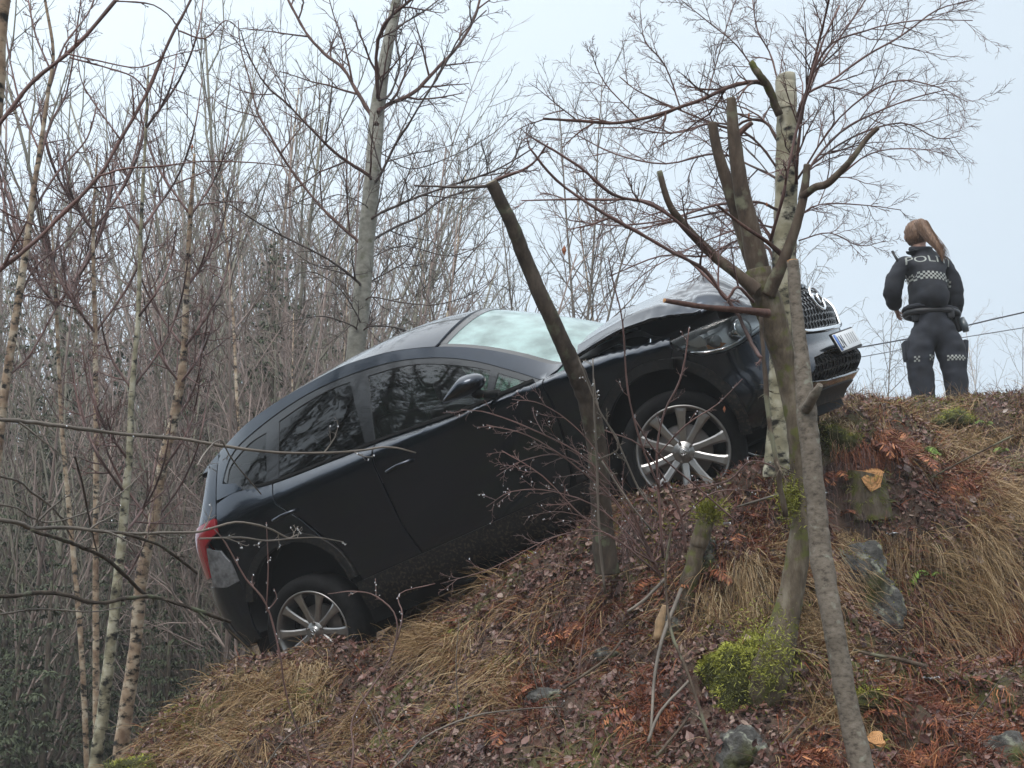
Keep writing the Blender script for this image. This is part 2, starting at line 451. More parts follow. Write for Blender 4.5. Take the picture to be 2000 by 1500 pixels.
def patch(name, poly, fn, mat, parent, holes=(), sa=.05, sb=.03, off=0.0, thick=.014, rnd=False):
    def res(pl):
        out = []
        for i in range(len(pl)):
            a = np.array(pl[i], float); b = np.array(pl[(i + 1) % len(pl)], float); d = np.abs(b - a)
            k = max(1, int(math.ceil(max(d[0] / sa, d[1] / sb))))
            for q in range(k): out.append(a + (b - a) * q / k)
        return out
    loops = [res(poly)] + [res(h) for h in holes]
    vs, es = [], []
    for lp in loops:
        b0 = len(vs); vs += lp; es += [(b0 + i, b0 + (i + 1) % len(lp)) for i in range(len(lp))]
    arr = np.array(loops[0]); lo = arr.min(0); hi = arr.max(0)
    ga = np.arange(lo[0] + sa * .5, hi[0], sa); gb = np.arange(lo[1] + sb * .5, hi[1], sb)
    if len(ga) and len(gb):
        g = np.stack(np.meshgrid(ga, gb, indexing='ij'), -1).reshape(-1, 2)
        m = pip(loops[0], g)
        for h in loops[1:]: m &= ~pip(h, g)
        g = g[m]
        bd = np.array(vs)
        if len(g):
            d = np.min(np.hypot((g[:, None, 0] - bd[None, :, 0]) / sa, (g[:, None, 1] - bd[None, :, 1]) / sb), axis=1)
            g = g[d > .35]
        vs += list(g)
    cv, ce, cf, *_ = delaunay_2d_cdt([Vector((float(a), float(b))) for a, b in vs], es, [], 0, 1e-6)
    cv = np.array([(v.x, v.y) for v in cv]); cf = np.array([f for f in cf if len(f) == 3])
    cen = cv[cf].mean(1); m = pip(loops[0], cen)
    for h in loops[1:]: m &= ~pip(h, cen)
    cf = cf[m]
    p3 = np.array([fn(a, b) for a, b in cv])
    e = 1e-3
    n3 = []
    for (a, b), p0 in zip(cv, p3):
        da = np.array(fn(a + e, b)) - np.array(fn(a - e, b)); db = np.array(fn(a, b + e)) - np.array(fn(a, b - e))
        n = np.cross(da, db); l = np.linalg.norm(n); n3.append(n / l if l > 1e-12 else np.array((0, 0, 1.)))
    n3 = np.array(n3)
    ctr = np.array((1.35, 0, .75))
    if np.sum((p3 - ctr) * n3) < 0: n3 = -n3
    tn = np.cross(p3[cf[:, 1]] - p3[cf[:, 0]], p3[cf[:, 2]] - p3[cf[:, 0]])
    flip = np.sum(tn * n3[cf[:, 0]], 1) < 0
    cf[flip] = cf[flip][:, ::-1]
    p3 = p3 + n3 * off
    co = list(p3); no = list(n3); fc = [tuple(f) for f in cf]
    if thick:
        ed = {}
        for f in cf:
            for i in range(3):
                a, b = int(f[i]), int(f[(i + 1) % 3]); ed[(a, b)] = 1
        for (a, b) in ed:
            if (b, a) not in ed:
                t = p3[b] - p3[a]; nn = np.cross(t, n3[a]); l = np.linalg.norm(nn); nn = nn / l if l > 1e-12 else n3[a]
                k = len(co)
                co += [p3[a], p3[b], p3[b] - n3[b] * thick, p3[a] - n3[a] * thick]
                r1 = .55 * nn + .45 * n3[a]
                no += [r1, r1, nn, nn]
                fc.append((k, k + 3, k + 2, k + 1))
    me = mesh_np(name, np.array(co), fc, True, np.array(no))
    return link(name, me, parent, mat)

def arcp(cx, cz, r, a0, a1, n=14): return [(cx + r * math.cos(math.radians(a0 + (a1 - a0) * i / n)), cz + r * math.sin(math.radians(a0 + (a1 - a0) * i / n))) for i in range(n + 1)]
FW, RW = (2.73, .40), (-.03, .40)             # wheel arch centres
AR, AI = .455, .395
frame_o = crom([(-.40, 1.33), (-.30, 1.50), (-.1, 1.575), (.27, 1.635), (.62, 1.64), (1.05, 1.585), (1.38, 1.48), (1.64, 1.35), (1.88, 1.19), (2.08, 1.045)], 5)
frame_o = [(p[0], p[1]) for p in frame_o]
beltline = [(x, _belt(x)) for x in np.linspace(2.05, -.18, 22)]
g_quarter = [tuple(p) for p in crom([(-.345, 1.335), (-.30, 1.44), (-.12, 1.52), (.035, 1.535)], 4)] + [(.0, 1.215), (-.17, 1.255)]
g_rear = [tuple(p) for p in crom([(.15, 1.565), (.38, 1.595), (.60, 1.60), (.76, 1.585)], 4)] + [(.80, 1.14), (.46, 1.165), (.09, 1.20)]
g_front = [tuple(p) for p in crom([(.90, 1.565), (1.14, 1.525), (1.36, 1.45), (1.63, 1.315), (1.76, 1.235)], 4)] + [(1.70, 1.075), (1.54, 1.078), (.87, 1.14)]
g_sail = [(1.81, 1.20), (1.96, 1.09), (2.02, 1.055), (1.74, 1.075)]

for sg in (-1, 1):
    S = side(sg)
    # roof rail / cant rail with the A and D pillars in body colour
    rail = [(x, _zr(x) - .001) for x in np.linspace(2.22, -.44, 40)]
    dp = [(-.44, 1.255)]
    pillar = [(2.20, 1.05)] + rail + dp + [(-.20, 1.243)] + [(-.25, 1.30), (-.385, 1.345)] + frame_o[2:] + [(2.12, 1.03)]
    patch('roof_pillar', pillar, S, paint, car, sa=.05, sb=.025)
    wf = frame_o[1:] + beltline + [(-.25, 1.262)]
    patch('window_surround', wf, S, gloss_black, car, holes=(g_quarter, g_rear, g_front, g_sail), off=-.006, sa=.05, sb=.03)
    patch('quarter_window', g_quarter, S, glass_tint, car, off=-.012, thick=0)
    patch('rear_door_window', g_rear, S, glass_tint, car, off=-.012, thick=0)
    patch('front_door_window', g_front, S, glass_front, car, off=-.012, thick=0)
    patch('sail_window', g_sail, S, glass_front, car, off=-.012, thick=0)
    # weather strip under the glass
    ws = [(x, _belt(x) + .006) for x in np.linspace(2.04, -.1, 30)]
    patch('window_strip', ws + [(x, z + .016) for x, z in ws[::-1]], S, rubber, car, off=.004, thick=.01, sa=.08, sb=.02)
    # doors
    fd = [(2.115, _belt(2.115) - .004)] + [(x, _belt(x) - .002) for x in np.linspace(2.03, .88, 14)] + [(.86, 1.0), (.875, .6), (.93, .385), (1.1, .378), (2.02, .378), (2.06, .45), (2.10, .62), (2.13, .85)]
    patch('front_door', fd, S, paint, car, sa=.06, sb=.02)
    rdr = arcp(*RW, AR + .012, 4, 42, 6)
    rd = [(.865, 1.121)] + [(x, _belt(x) - .002) for x in np.linspace(.80, .05, 9)] + [(.07, 1.05), (.20, .90)] + [(x, z) for x, z in rdr[::-1][1:]] + [(.46, .378), (.915, .378), (.86, .6), (.845, 1.0)]
    patch('rear_door', rd, S, paint, car, sa=.06, sb=.02)
    # rear wing with the wheel arch
    q1 = arcp(*RW, AR, 46, 158, 16)
    wing = [(.04, _belt(.04) - .002)] + [(x, _belt(x) - .0) for x in np.linspace(-.04, -.44, 8)] + [(-.45, .60)] + q1[::-1] + [(.19, .89), (.06, 1.045)]
    patch('rear_wing', wing, S, paint, car, sa=.05, sb=.02)
    # front wing
    q2 = arcp(*FW, AR, 66, 172, 14)
    fw = [(2.128, _belt(2.13) - .004)] + [(x, _belt(x)) for x in np.linspace(2.2, 2.94, 14)] + [(2.945, .86)] + q2 + [(2.20, .383), (2.075, .38), (2.08, .45), (2.118, .62), (2.146, .85)]
    patch('front_wing', fw, S, paint, car, sa=.05, sb=.02)
    # plastic cladding: arches and sill
    for (cx, cz), a0, a1, f in ((RW, 2, 160, 'r'), (FW, 64, 176, 'f')):
        ring = arcp(cx, cz, AR - .003, a0, a1, 18) + arcp(cx, cz, AI, a1, a0, 18)
        patch('arch_cladding', ring, S, plastic, car, off=.014, thick=.05, sa=.05, sb=.03)
    sill = [(2.33, .375), (.40, .375), (.39, .19), (2.31, .19)]
    patch('sill_cladding', sill, S, plastic, car, off=.012, thick=.03, sa=.08, sb=.03)
    for hx, hz, nm in ((1.02, .925, 'door_handle'), (.10, .955, 'door_handle')):
        tb = Tubes()
        tb.add([(hx - .10, sg * (Y(hx - .1, hz) + .005), hz - .002), (hx - .08, sg * (Y(hx, hz) + .038), hz), (hx, sg * (Y(hx, hz) + .045), hz + .003), (hx + .08, sg * (Y(hx, hz) + .038), hz), (hx + .10, sg * (Y(hx, hz) + .005), hz)], [.012, .013, .014, .013, .012], 8)
        link(nm, tb.build(nm), car, paint)
    # tail lamp: red upper lens, cracked clear lens below
    def RX(l): return [(r_x(x, z, sg), z) for x, z in l]
    patch('tail_lamp', RX([(-.80, 1.105), (-.66, 1.135), (-.455, 1.14), (-.47, 1.05), (-.60, 1.00), (-.64, .90), (-.68, .80), (-.86, .80), (-.88, .97)]), rear, red_lens, car, off=.010, thick=.03, sa=.03, sb=.02)
    if sg < 0:
        patch('cracked_lamp_lens', RX([(-.60, .985), (-.50, .93), (-.46, .84), (-.455, .70), (-.56, .695), (-.70, .745), (-.672, .79), (-.635, .90)]), rear, clear_dull, car, off=.004, thick=.02, sa=.02, sb=.02)
    # head lamp
    def FX(l): return [(s_x(x, z, sg), z) for x, z in l]
    hl = FX([(2.952, .905), (3.09, .905), (3.23, .90), (3.37, .885), (3.47, .862), (3.50, .80), (3.40, .755), (3.30, .73), (3.22, .725), (3.10, .755), (3.0, .82)])
    h = patch('head_lamp', hl, front, glass_lamp, car, off=.002, thick=0, sa=.03, sb=.02)
    patch('lamp_housing', hl, front, simple('lamp_housing_silver', (0.50, 0.52, 0.54), rough=0.4, metal=.3), h, off=-.075, thick=-.07, sa=.04, sb=.03)
    hb = patch('lamp_reflector', FX([(3.0, .875), (3.12, .872), (3.15, .80), (3.08, .80)]), front, alloy, h, off=-.04, thick=.01, sa=.03, sb=.02)
    # projector barrel with its lens, the chrome strip under it
    cpos = np.array(front(s_x(3.36, .81, sg), .81)); ax = np.array((.86, sg * .50, 0.0)); ax /= np.linalg.norm(ax)
    tb = Tubes(); tb.add([cpos - ax * .10, cpos - ax * .035, cpos - ax * .03], [.066, .066, .058], 20)
    link('projector', tb.build('projector', cap=False), h, chrome)
    tb = Tubes(); tb.add([cpos - ax * .05, cpos - ax * .03, cpos - ax * .018, cpos - ax * .012], [.057, .054, .034, .004], 20)
    link('projector_lens', tb.build('projector_lens'), h, simple('lens_glass', (0.35, 0.38, 0.40), rough=0.05, coat=1))
    cp2 = np.array(front(s_x(3.22, .80, sg), .80))
    tb = Tubes(); tb.add([cp2 - ax * .09, cp2 - ax * .035, cp2 - ax * .03], [.036, .036, .028], 14)
    link('projector', tb.build('projector'), h, alloy)
    tb = Tubes(); tb.add([np.array(front(s_x(x, z, sg), z)) - np.array((.012, 0, 0)) for x, z in ((3.05, .80), (3.13, .762), (3.22, .742), (3.30, .747), (3.42, .785))], [.004, .008, .009, .008, .004], 6)
    link('lamp_trim', tb.build('lamp_trim'), h, chrome)
    patch('indicator', FX([(3.13, .80), (3.20, .79), (3.24, .765), (3.20, .752), (3.13, .775)]), front, simple('amber_lens', (0.42, 0.20, 0.10), rough=0.2, coat=.6), h, off=-.03, thick=.01, sa=.02, sb=.02)
    # door mirror
    bm = bmesh.new(); bmesh.ops.create_icosphere(bm, subdivisions=4, radius=1)
    for v in bm.verts:
        x, y, z = v.co
        x = x * .125 if x > 0 else x * .185
        taper = 1 - max(0, -x / .165) * .55
        y *= .115; z *= .066 * taper
        z += -.03 * max(0, -x / .165)
        if z < -.02: z = -.02 + (z + .02) * .8
        v.co = (1.705 + x, sg * (1.0 + y), 1.175 + z)
    me = bpy.data.meshes.new('mirror'); bm.to_mesh(me); bm.free()
    me.polygons.foreach_set('use_smooth', [True] * len(me.polygons))
    mi = link('door_mirror', me, car, paint)
    tb = Tubes(); tb.add([(1.78, sg * .80, 1.075), (1.75, sg * .90, 1.09), (1.72, sg * .97, 1.125)], [.03, .024, .03], 8)
    link('mirror_stalk', tb.build('mirror_stalk'), mi, plastic)

mirror_pts = lambda l: l + [(-a, b) for a, b in l[::-1]]
patch('roof', mirror_pts([(-.60, -1), (.3, -1), (.95, -1)])[:0] + [(x, -.995) for x in np.linspace(-.60, 1.40, 12)] + [(1.565 - .16 * v * v, v) for v in np.linspace(-.95, .95, 15)] + [(x, .995) for x in np.linspace(1.40, -.60, 12)], roof, paint, car, sa=.08, sb=.05, thick=.02)
patch('windscreen', [(.015, v) for v in np.linspace(-.96, .96, 12)] + [(.98, v) for v in np.linspace(.96, -.96, 12)], wind, glass_wind, car, sa=.06, sb=.08, off=-.004, thick=0)
for e0, e1, nm in ((-1.0, -.955, 'a_pillar_trim'), (.955, 1.0, 'a_pillar_trim')):
    patch('windscreen_seal', [(.0, e0), (.0, e1), (1.0, e1), (1.0, e0)], wind, gloss_black, car, sa=.06, sb=.03, off=-.001, thick=.01)
patch('windscreen_top_band', [(-.01, v) for v in np.linspace(-.955, .955, 12)] + [(.05, v) for v in np.linspace(.955, -.955, 12)], wind, gloss_black, car, sa=.06, sb=.08, off=.0, thick=.01)
def cowl(u, v):
    a = np.array(wind(.985, v)); b = np.array(hood(.06, v)); b[2] = min(b[2], a[2] - .01) - .02; b[0] += .06
    return tuple(a + (b - a) * u)
patch('cowl', [(0, v) for v in np.linspace(-.98, .98, 12)] + [(1, v) for v in np.linspace(.98, -.98, 12)], cowl, plastic, car, sa=.3, sb=.08, off=-.004)
hd = patch('bonnet', [(0, v) for v in np.linspace(-1, 1, 18)] + [(1, v) for v in np.linspace(1, -1, 18)], hood, paint, car, sa=.022, sb=.04, thick=.022)
tag(hd, 'buckled bonnet standing open along its near edge')
patch('bonnet_underside', [(.01, v) for v in np.linspace(-.97, .97, 12)] + [(.98, v) for v in np.linspace(.97, -.97, 12)], hood, void_black, hd, off=-.024, thick=0, sa=.05, sb=.06)
# wipers
for o_, l_ in ((-.45, .62), (.12, .55)):
    tb = Tubes()
    a = np.array(wind(.975, o_)) + (0, 0, .015); b = np.array(wind(.93, o_ + l_ / .72 * .8)) + (.0, 0, .018)
    tb.add([a, (a * .6 + b * .4) + (0, 0, .02), b], [.012, .009, .005], 5)
    link('wiper', tb.build('wiper'), car, plastic)

# --- nose
arc_l = [(FW[0] + math.sqrt(AR ** 2 - (z - FW[1]) ** 2), z) for z in (.27, .36, .45, .55, .65, .72, .775)]
right = [(s_x(x, z, -1), z) for x, z in arc_l] + [(s_x(x, z, -1), z) for x, z in ((2.99, .812), (3.09, .747), (3.20, .717), (3.30, .722), (3.40, .747), (3.50, .79))] + [(s_y(-.50, .80), .80), (s_y(-.41, .665), .665), (s_y(-.2, .648), .648)]
low = [(s_y(y, .245), .245) for y in (.5, .2, -.2, -.5)]
bump_poly = right + [(-a, b) for a, b in right[::-1]] + low
intake = [(s_y(y, z), z) for y, z in ((-.60, .385), (-.50, .505), (-.28, .52), (0, .52), (.28, .52), (.50, .505), (.60, .385), (.35, .355), (0, .35), (-.35, .355))]
fb = patch('front_bumper', bump_poly, front, paint, car, holes=(intake,), sa=.04, sb=.02, thick=.02)
patch('intake_back', intake, front, void_black, fb, off=-.07, thick=-.07, sa=.06, sb=.04)
patch('bumper_lip', [(s_y(y, .25), .25) for y in np.linspace(-.78, .78, 12)] + [(s_y(y, .325), .325) for y in np.linspace(.78, -.78, 12)], front, plastic, fb, off=.006, thick=.02, sa=.05, sb=.03)
for sg in (-1, 1):
    ringo = [(FW[0] + (AR - .004) * math.cos(math.radians(t)), FW[1] + (AR - .004) * math.sin(math.radians(t))) for t in np.linspace(-20, 60, 12)]
    ringi = [(FW[0] + AI * math.cos(math.radians(t)), FW[1] + AI * math.sin(math.radians(t))) for t in np.linspace(60, -20, 12)]
    patch('arch_cladding', [(s_x(x, z, sg), z) for x, z in ringo + ringi], front, plastic, fb, off=.012, thick=.05, sa=.03, sb=.03)
    pf = patch('fog_lamp_cover', [(s_y(sg * y, z), z) for y, z in ((.655, .385), (.60, .52), (.72, .545), (.80, .50), (.80, .40), (.74, .37))], front, gloss_black, fb, off=.004, thick=.012, sa=.03, sb=.02)
def honeycomb(poly, fn, off, r, name, parent, mat):
    tb = Tubes(); ps = np.array(poly); lo = ps.min(0); hi = ps.max(0); dx = r * math.sqrt(3)
    row = 0; z = lo[1]
    while z < hi[1] + r:
        x = lo[0] + (dx / 2 if row % 2 else 0)
        while x < hi[0] + r:
            for a in (90, 150, 210):
                p0 = (x + r * math.cos(math.radians(a)), z + r * math.sin(math.radians(a))); p1 = (x + r * math.cos(math.radians(a + 60)), z + r * math.sin(math.radians(a + 60)))
                if pip(poly, np.array([p0, p1])).all():
                    tb.add([np.array(fn(*p0)) + (off, 0, 0), np.array(fn(*p1)) + (off, 0, 0)], [.0055, .0055], 4)
            x += dx
        z += r * 1.5; row += 1
    o = link(name, tb.build(name), parent, mat); o['kind'] = 'stuff'; return o
honeycomb(intake, front, -.03, .028, 'intake_mesh', fb, plastic)
gr_yz = [(-.52, .885), (-.50, .79), (-.41, .672), (-.2, .655), (0, .652), (.2, .655), (.41, .672), (.50, .79), (.52, .885), (.3, .935), (0, .945), (-.3, .935)]
gr_s = [(s_y(y, z), z) for y, z in gr_yz]
gr = patch('grille', gr_s, front, void_black, car, off=-.05, thick=-.05, sa=.06, sb=.04)
honeycomb(gr_s, front, -.012, .026, 'grille_mesh', gr, gloss_black)
tb = Tubes(); cps = crom([np.array(front(s_y(y, z), z)) + (.006, 0, 0) for y, z in ((-.53, .87), (-.505, .79), (-.43, .69), (-.37, .664), (-.2, .652), (0, .649), (.2, .652), (.37, .664), (.43, .69), (.505, .79), (.53, .87))], 4)
tb.add(cps, [.007 + .008 * math.sin(math.pi * i / (len(cps) - 1)) ** .5 for i in range(len(cps))], 8)
link('grille_surround', tb.build('grille_surround'), gr, chrome)
em = Tubes(); ex = front(0, .845)[0] + .022
def epos(y, z): return (ex - .35 * y * y - (z) * .12, y, .845 + z)
ring = [epos(.098 * math.cos(a), .076 * math.sin(a)) for a in np.linspace(0, 2 * math.pi, 33)]
em.add(ring, [.0085] * 33, 8)
wingl = crom([(-.09, -.004), (-.07, .022), (-.04, .026), (-.018, .012), (0, -.032), (.018, .012), (.04, .026), (.07, .022), (.09, -.004)], 4)
em.add([epos(a, b) for a, b in wingl], [.0085] * len(wingl), 8)
link('emblem', em.build('emblem'), gr, chrome)

def box_mesh(name, sx, sy, sz, bev=.004, seg=2):
    bm = bmesh.new(); bmesh.ops.create_cube(bm, size=1)
    for v in bm.verts: v.co = (v.co.x * sx, v.co.y * sy, v.co.z * sz)
    if bev: bmesh.ops.bevel(bm, geom=bm.edges[:], offset=bev, segments=seg, affect='EDGES', profile=.5)
    me = bpy.data.meshes.new(name); bm.to_mesh(me); bm.free()
    me.polygons.foreach_set('use_smooth', [True] * len(me.polygons))
    return me
plate = link('number_plate', box_mesh('number_plate', .012, .52, .112, .003), car, white_plate)
plate.location = (3.655, .0, .545); plate.rotation_euler = (math.radians(2), math.radians(-6), 0)
pb = link('plate_strip', box_mesh('plate_strip', .002, .045, .104, 0), plate, plate_blue); pb.location = (.0075, -.232, 0)
pf_ = link('plate_frame', box_mesh('plate_frame', .014, .545, .135, .004), plate, plastic); pf_.location = (-.004, 0, -.002)
def text_mesh(s, size, name, extrude=.0008):
    cu = bpy.data.curves.new('txt', 'FONT'); cu.body = s; cu.size = size; cu.extrude = extrude; cu.align_x = 'LEFT'
    o = bpy.data.objects.new('txt', cu); COL.objects.link(o)
    dg = bpy.context.evaluated_depsgraph_get(); me = bpy.data.meshes.new_from_object(o.evaluated_get(dg)); me.name = name
    bpy.data.objects.remove(o); bpy.data.curves.remove(cu)
    return me
tm = text_mesh('LN', .115, 'plate_letters')
co = np.array([v.co[:] for v in tm.vertices]); co[:, 0] -= co[:, 0].min()
for v, c in zip(tm.vertices, co): v.co = (c[2] + .0072, -.196 + c[0] * .80, c[1] - .041)
link('plate_letters', tm, plate, plate_black)
for i in range(5):
    tb = Tubes(); tb.add([(.0068, .0 + i * .050, -.032), (.0068, .0 + i * .050, .034)], [.0035, .0035], 4)
    link('plate_digit', tb.build('plate_digit'), plate, plate_worn)

# --- tail
arc_r = [(RW[0] - math.sqrt(AR ** 2 - (z - RW[1]) ** 2), z) for z in (.30, .40, .50, .58)]
rr = [(r_x(x, z, -1), z) for x, z in arc_r] + [(r_x(-.455, .69, -1), .69), (r_x(-.70, .735, -1), .735), (r_x(-.88, .785, -1), .785), (r_y(-.60, .79), .79)]
patch('rear_bumper', rr + [(-a, b) for a, b in rr[::-1]] + [(r_y(y, .28), .28) for y in (.6, .2, -.2, -.6)], rear, paint, car, sa=.05, sb=.03, thick=.02)
patch('rear_bumper_cladding', [(r_y(y, .285), .285) for y in np.linspace(-.84, .84, 12)] + [(r_y(y, .50), .50) for y in np.linspace(.84, -.84, 12)], rear, plastic, car, off=.012, thick=.02, sa=.05, sb=.04)
tg = [(r_y(-.60, .795), .795), (r_y(-.62, 1.0), 1.0), (r_y(-.7, 1.142), 1.142), (r_x(-.452, 1.15, -1), 1.15), (r_x(-.452, 1.50, -1), 1.50)]
tg = tg + [(-a, b) for a, b in tg[::-1]]
rwin = [(r_y(y, z), z) for y, z in ((-.62, 1.16), (-.56, 1.30), (-.50, 1.46), (0, 1.50), (.50, 1.46), (.56, 1.30), (.62, 1.16), (0, 1.14))]
tgt = patch('tailgate', tg, rear, paint, car, holes=(rwin,), sa=.05, sb=.03)
patch('rear_window', rwin, rear, glass_tint, tgt, off=-.01, thick=0)
def spoil(s, t): 
    a = np.array(roof(-.58, s)); b = np.array((-.70 + .05 * s * s, s * .57, 1.545 - .06 * abs(s) ** 3)); return tuple(a + (b - a) * t)
patch('roof_spoiler', [(v, 0) for v in np.linspace(-1, 1, 12)] + [(v, 1) for v in np.linspace(1, -1, 12)], spoil, paint, car, sa=.1, sb=.3, thick=.03)
for sg in (-1, 1):     # side cheek of the spoiler
    sp = [np.array(spoil(sg, 0)), np.array(spoil(sg, 1)), np.array((-.66, sg * .60, 1.49)), np.array((-.45, sg * .63, 1.48)), np.array((-.44, sg * .585, 1.568))]
    me = mesh_np('spoiler_end', np.array(sp), [(0, 1, 2, 3, 4)] if sg > 0 else [(4, 3, 2, 1, 0)], False)
    link('spoiler_end', me, car, paint)
bm = bmesh.new()
prof = [(-.10, 0), (.09, 0), (.06, .018), (.0, .045), (-.05, .068), (-.085, .070), (-.095, .05)]
vs = [[bm.verts.new((-.33 + x, sgn * w * (1 - z / .1), _rc(-.33) + z - .012 + (x * .2))) for x, z in prof] for sgn, w in ((-1, .02), (1, .02))]
for i in range(len(prof)):
    j = (i + 1) % len(prof); bm.faces.new((vs[0][i], vs[0][j], vs[1][j], vs[1][i]))
bm.faces.new(vs[0][::-1]); bm.faces.new(vs[1])
bmesh.ops.recalc_face_normals(bm, faces=bm.faces)
me = bpy.data.meshes.new('antenna_fin'); bm.to_mesh(me); bm.free(); link('antenna_fin', me, car, gloss_black)

# --- dark inner shell: floor, firewall, engine bay, wheel housings
def boxes(name, lst, mat, parent):
    bm = bmesh.new()
    for x0, x1, y0, y1, z0, z1 in lst:
        r = bmesh.ops.create_cube(bm, size=1)
        for v in r['verts']: v.co = ((x0 + x1) / 2 + v.co.x * (x1 - x0), (y0 + y1) / 2 + v.co.y * (y1 - y0), (z0 + z1) / 2 + v.co.z * (z1 - z0))
    me = bpy.data.meshes.new(name); bm.to_mesh(me); bm.free(); return link(name, me, parent, mat)
boxes('underbody', [(-.72, 3.32, -.60, .60, .20, .80), (.45, 2.25, -.845, .845, .205, .88), (2.26, 3.18, -.70, .70, .45, .90), (3.0, 3.33, -.62, .62, .26, .84), (2.3, 3.2, -.66, .66, .88, .97), (3.1, 3.44, -.46, .46, .6, .92), (-.74, .44, -.72, .72, .81, .93), (-.76, -.46, -.70, .70, .3, .8)], void_black, car)
boxes('floor_pan', [(.30, 2.30, -.74, .74, .10, .203)], void_black, car)
boxes('rear_axle', [(-.17, .22, -.70, .70, .04, .198)], void_black, car)
boxes('silencer', [(-.66, -.24, -.52, .52, .10, .197)], void_black, car)
for cx, cz in (FW, RW):
    for sg in (-1, 1):
        V = []; Q = []
        aa = np.radians(np.linspace(-8, 188, 22))
        for t in aa: V += [(cx + (AR - .002) * math.cos(t), sg * .56, cz + (AR - .002) * math.sin(t)), (cx + (AR - .002) * math.cos(t), sg * .865, cz + (AR - .002) * math.sin(t)), (cx + .05 * math.cos(t), sg * .555, cz + .05 * math.sin(t))]
        for i in range(len(aa) - 1): Q += [(3 * i, 3 * i + 1, 3 * i + 4, 3 * i + 3), (3 * i, 3 * i + 3, 3 * i + 5, 3 * i + 2)]
        link('wheel_housing', mesh_np('wheel_housing', np.array(V), np.array(Q)), car, void_black)
# --- cabin
boxes('dashboard', [(1.75, 2.2, -.70, .70, .88, 1.04)], plastic, car)
sb = []
for y in (-.36, .36): sb += [(.78, .92, y - .23, y + .23, .9, 1.30), (.82, .90, y - .12, y + .12, 1.31, 1.47), (.93, 1.35, y - .23, y + .23, .885, .98)]
sb += [(-.15, -.02, -.60, .60, .935, 1.25), (-.12, -.04, -.5, -.28, 1.26, 1.38), (-.12, -.04, .28, .5, 1.26, 1.38)]
st = boxes('seats', sb, seat_fab, car)
bv = st.modifiers.new('bevel', 'BEVEL'); bv.width = .045; bv.segments = 3
tb = Tubes(); tb.add([(1.55 + .06 * math.sin(a), .36 + .18 * math.cos(a), 1.08 + .17 * math.sin(a)) for a in np.linspace(0, 2 * math.pi, 25)], [.014] * 25, 6)
link('steering_wheel', tb.build('steering_wheel'), car, plastic)
boxes('rear_view_mirror', [(1.62, 1.65, -.12, .12, 1.50, 1.56)], plastic, car)

def lining(x, v):
    a = roof(x, v); return (a[0], a[1] * .97, a[2] - .03)
patch('headliner', [(x, -.97) for x in np.linspace(-.58, 1.36, 8)] + [(1.5 - .13 * v * v, v) for v in np.linspace(-.95, .95, 8)] + [(x, .97) for x in np.linspace(1.36, -.58, 8)], lining, simple('headliner_cloth', (.05, .05, .05), rough=.9), car, sa=.15, sb=.1, thick=0)
# --- wheels
def lathe(name, prof, n=64):
    """prof: (radius, y) pairs; axis = y"""
    a = np.arange(n) / n * 2 * math.pi
    V = np.array([[(r * math.cos(t), y, r * math.sin(t)) for t in a] for r, y in prof]).reshape(-1, 3)
    Q = []
    for i in range(len(prof) - 1):
        for k in range(n): Q.append((i * n + k, i * n + (k + 1) % n, (i + 1) * n + (k + 1) % n, (i + 1) * n + k))
    return mesh_np(name, V, np.array(Q))
tyre_me = lathe('tyre', [(.262, -.105), (.275, -.114), (.31, -.120), (.335, -.116), (.352, -.100), (.360, -.075), (.362, 0), (.360, .075), (.352, .100), (.33, .115), (.27, .112), (.25, .10)], 72)
rim_me = lathe('rim', [(.268, -.106), (.272, -.112), (.266, -.117), (.258, -.112), (.252, -.098), (.243, -.085), (.238, -.02), (.243, .08), (.268, .10)], 72)
disc_me = lathe('brake_disc', [(.05, .0), (.16, .0), (.165, .004), (.165, .02), (.05, .02)], 40)
back_me = lathe('wheel_back', [(.001, .05), (.24, .055)], 40)
hub_me = lathe('hub', [(.001, -.098), (.026, -.098), (.030, -.094), (.032, -.088), (.040, -.084), (.062, -.078), (.070, -.070), (.071, -.04)], 40)
def spoke_mesh():
    st_ = [(.062, .020, -.078, .030), (.10, .0165, -.084, .028), (.15, .0165, -.092, .026), (.20, .019, -.100, .026), (.235, .024, -.105, .026), (.256, .030, -.104, .022)]
    V = []
    for r, w, y, d in st_:
        w *= 1.3
        V += [(r, y + .006, -w), (r, y, -w * .6), (r, y, w * .6), (r, y + .006, w), (r, y + d, w * .7), (r, y + d, -w * .7)]
    Q = []
    for i in range(len(st_) - 1):
        for k in range(6): Q.append((i * 6 + k, i * 6 + (k + 1) % 6, (i + 1) * 6 + (k + 1) % 6, (i + 1) * 6 + k))
    me = mesh_np('spoke', np.array(V), np.array(Q), False)
    return me
spoke_me = spoke_mesh()
nut_tb = Tubes()
for k in range(5):
    a = math.radians(90 + 72 * k); nut_tb.add([(.056 * math.cos(a), -.092, .056 * math.sin(a)), (.056 * math.cos(a), -.070, .056 * math.sin(a))], [.009, .009], 6)
nut_me = nut_tb.build('wheel_nuts')
em2 = Tubes()
em2.add([(.019 * math.cos(a), -.0995, .015 * math.sin(a)) for a in np.linspace(0, 2 * math.pi, 21)], [.002] * 21, 4)
em2.add([(a * .21, -.0995, b * .22) for a, b in wingl], [.002] * len(wingl), 4)
em2_me = em2.build('hub_emblem')
for m_, me in ((rubber, tyre_me), (alloy, rim_me), (steel, disc_me), (void_black, back_me), (alloy, hub_me), (alloy, spoke_me), (steel, nut_me), (chrome, em2_me)): me.materials.append(m_)
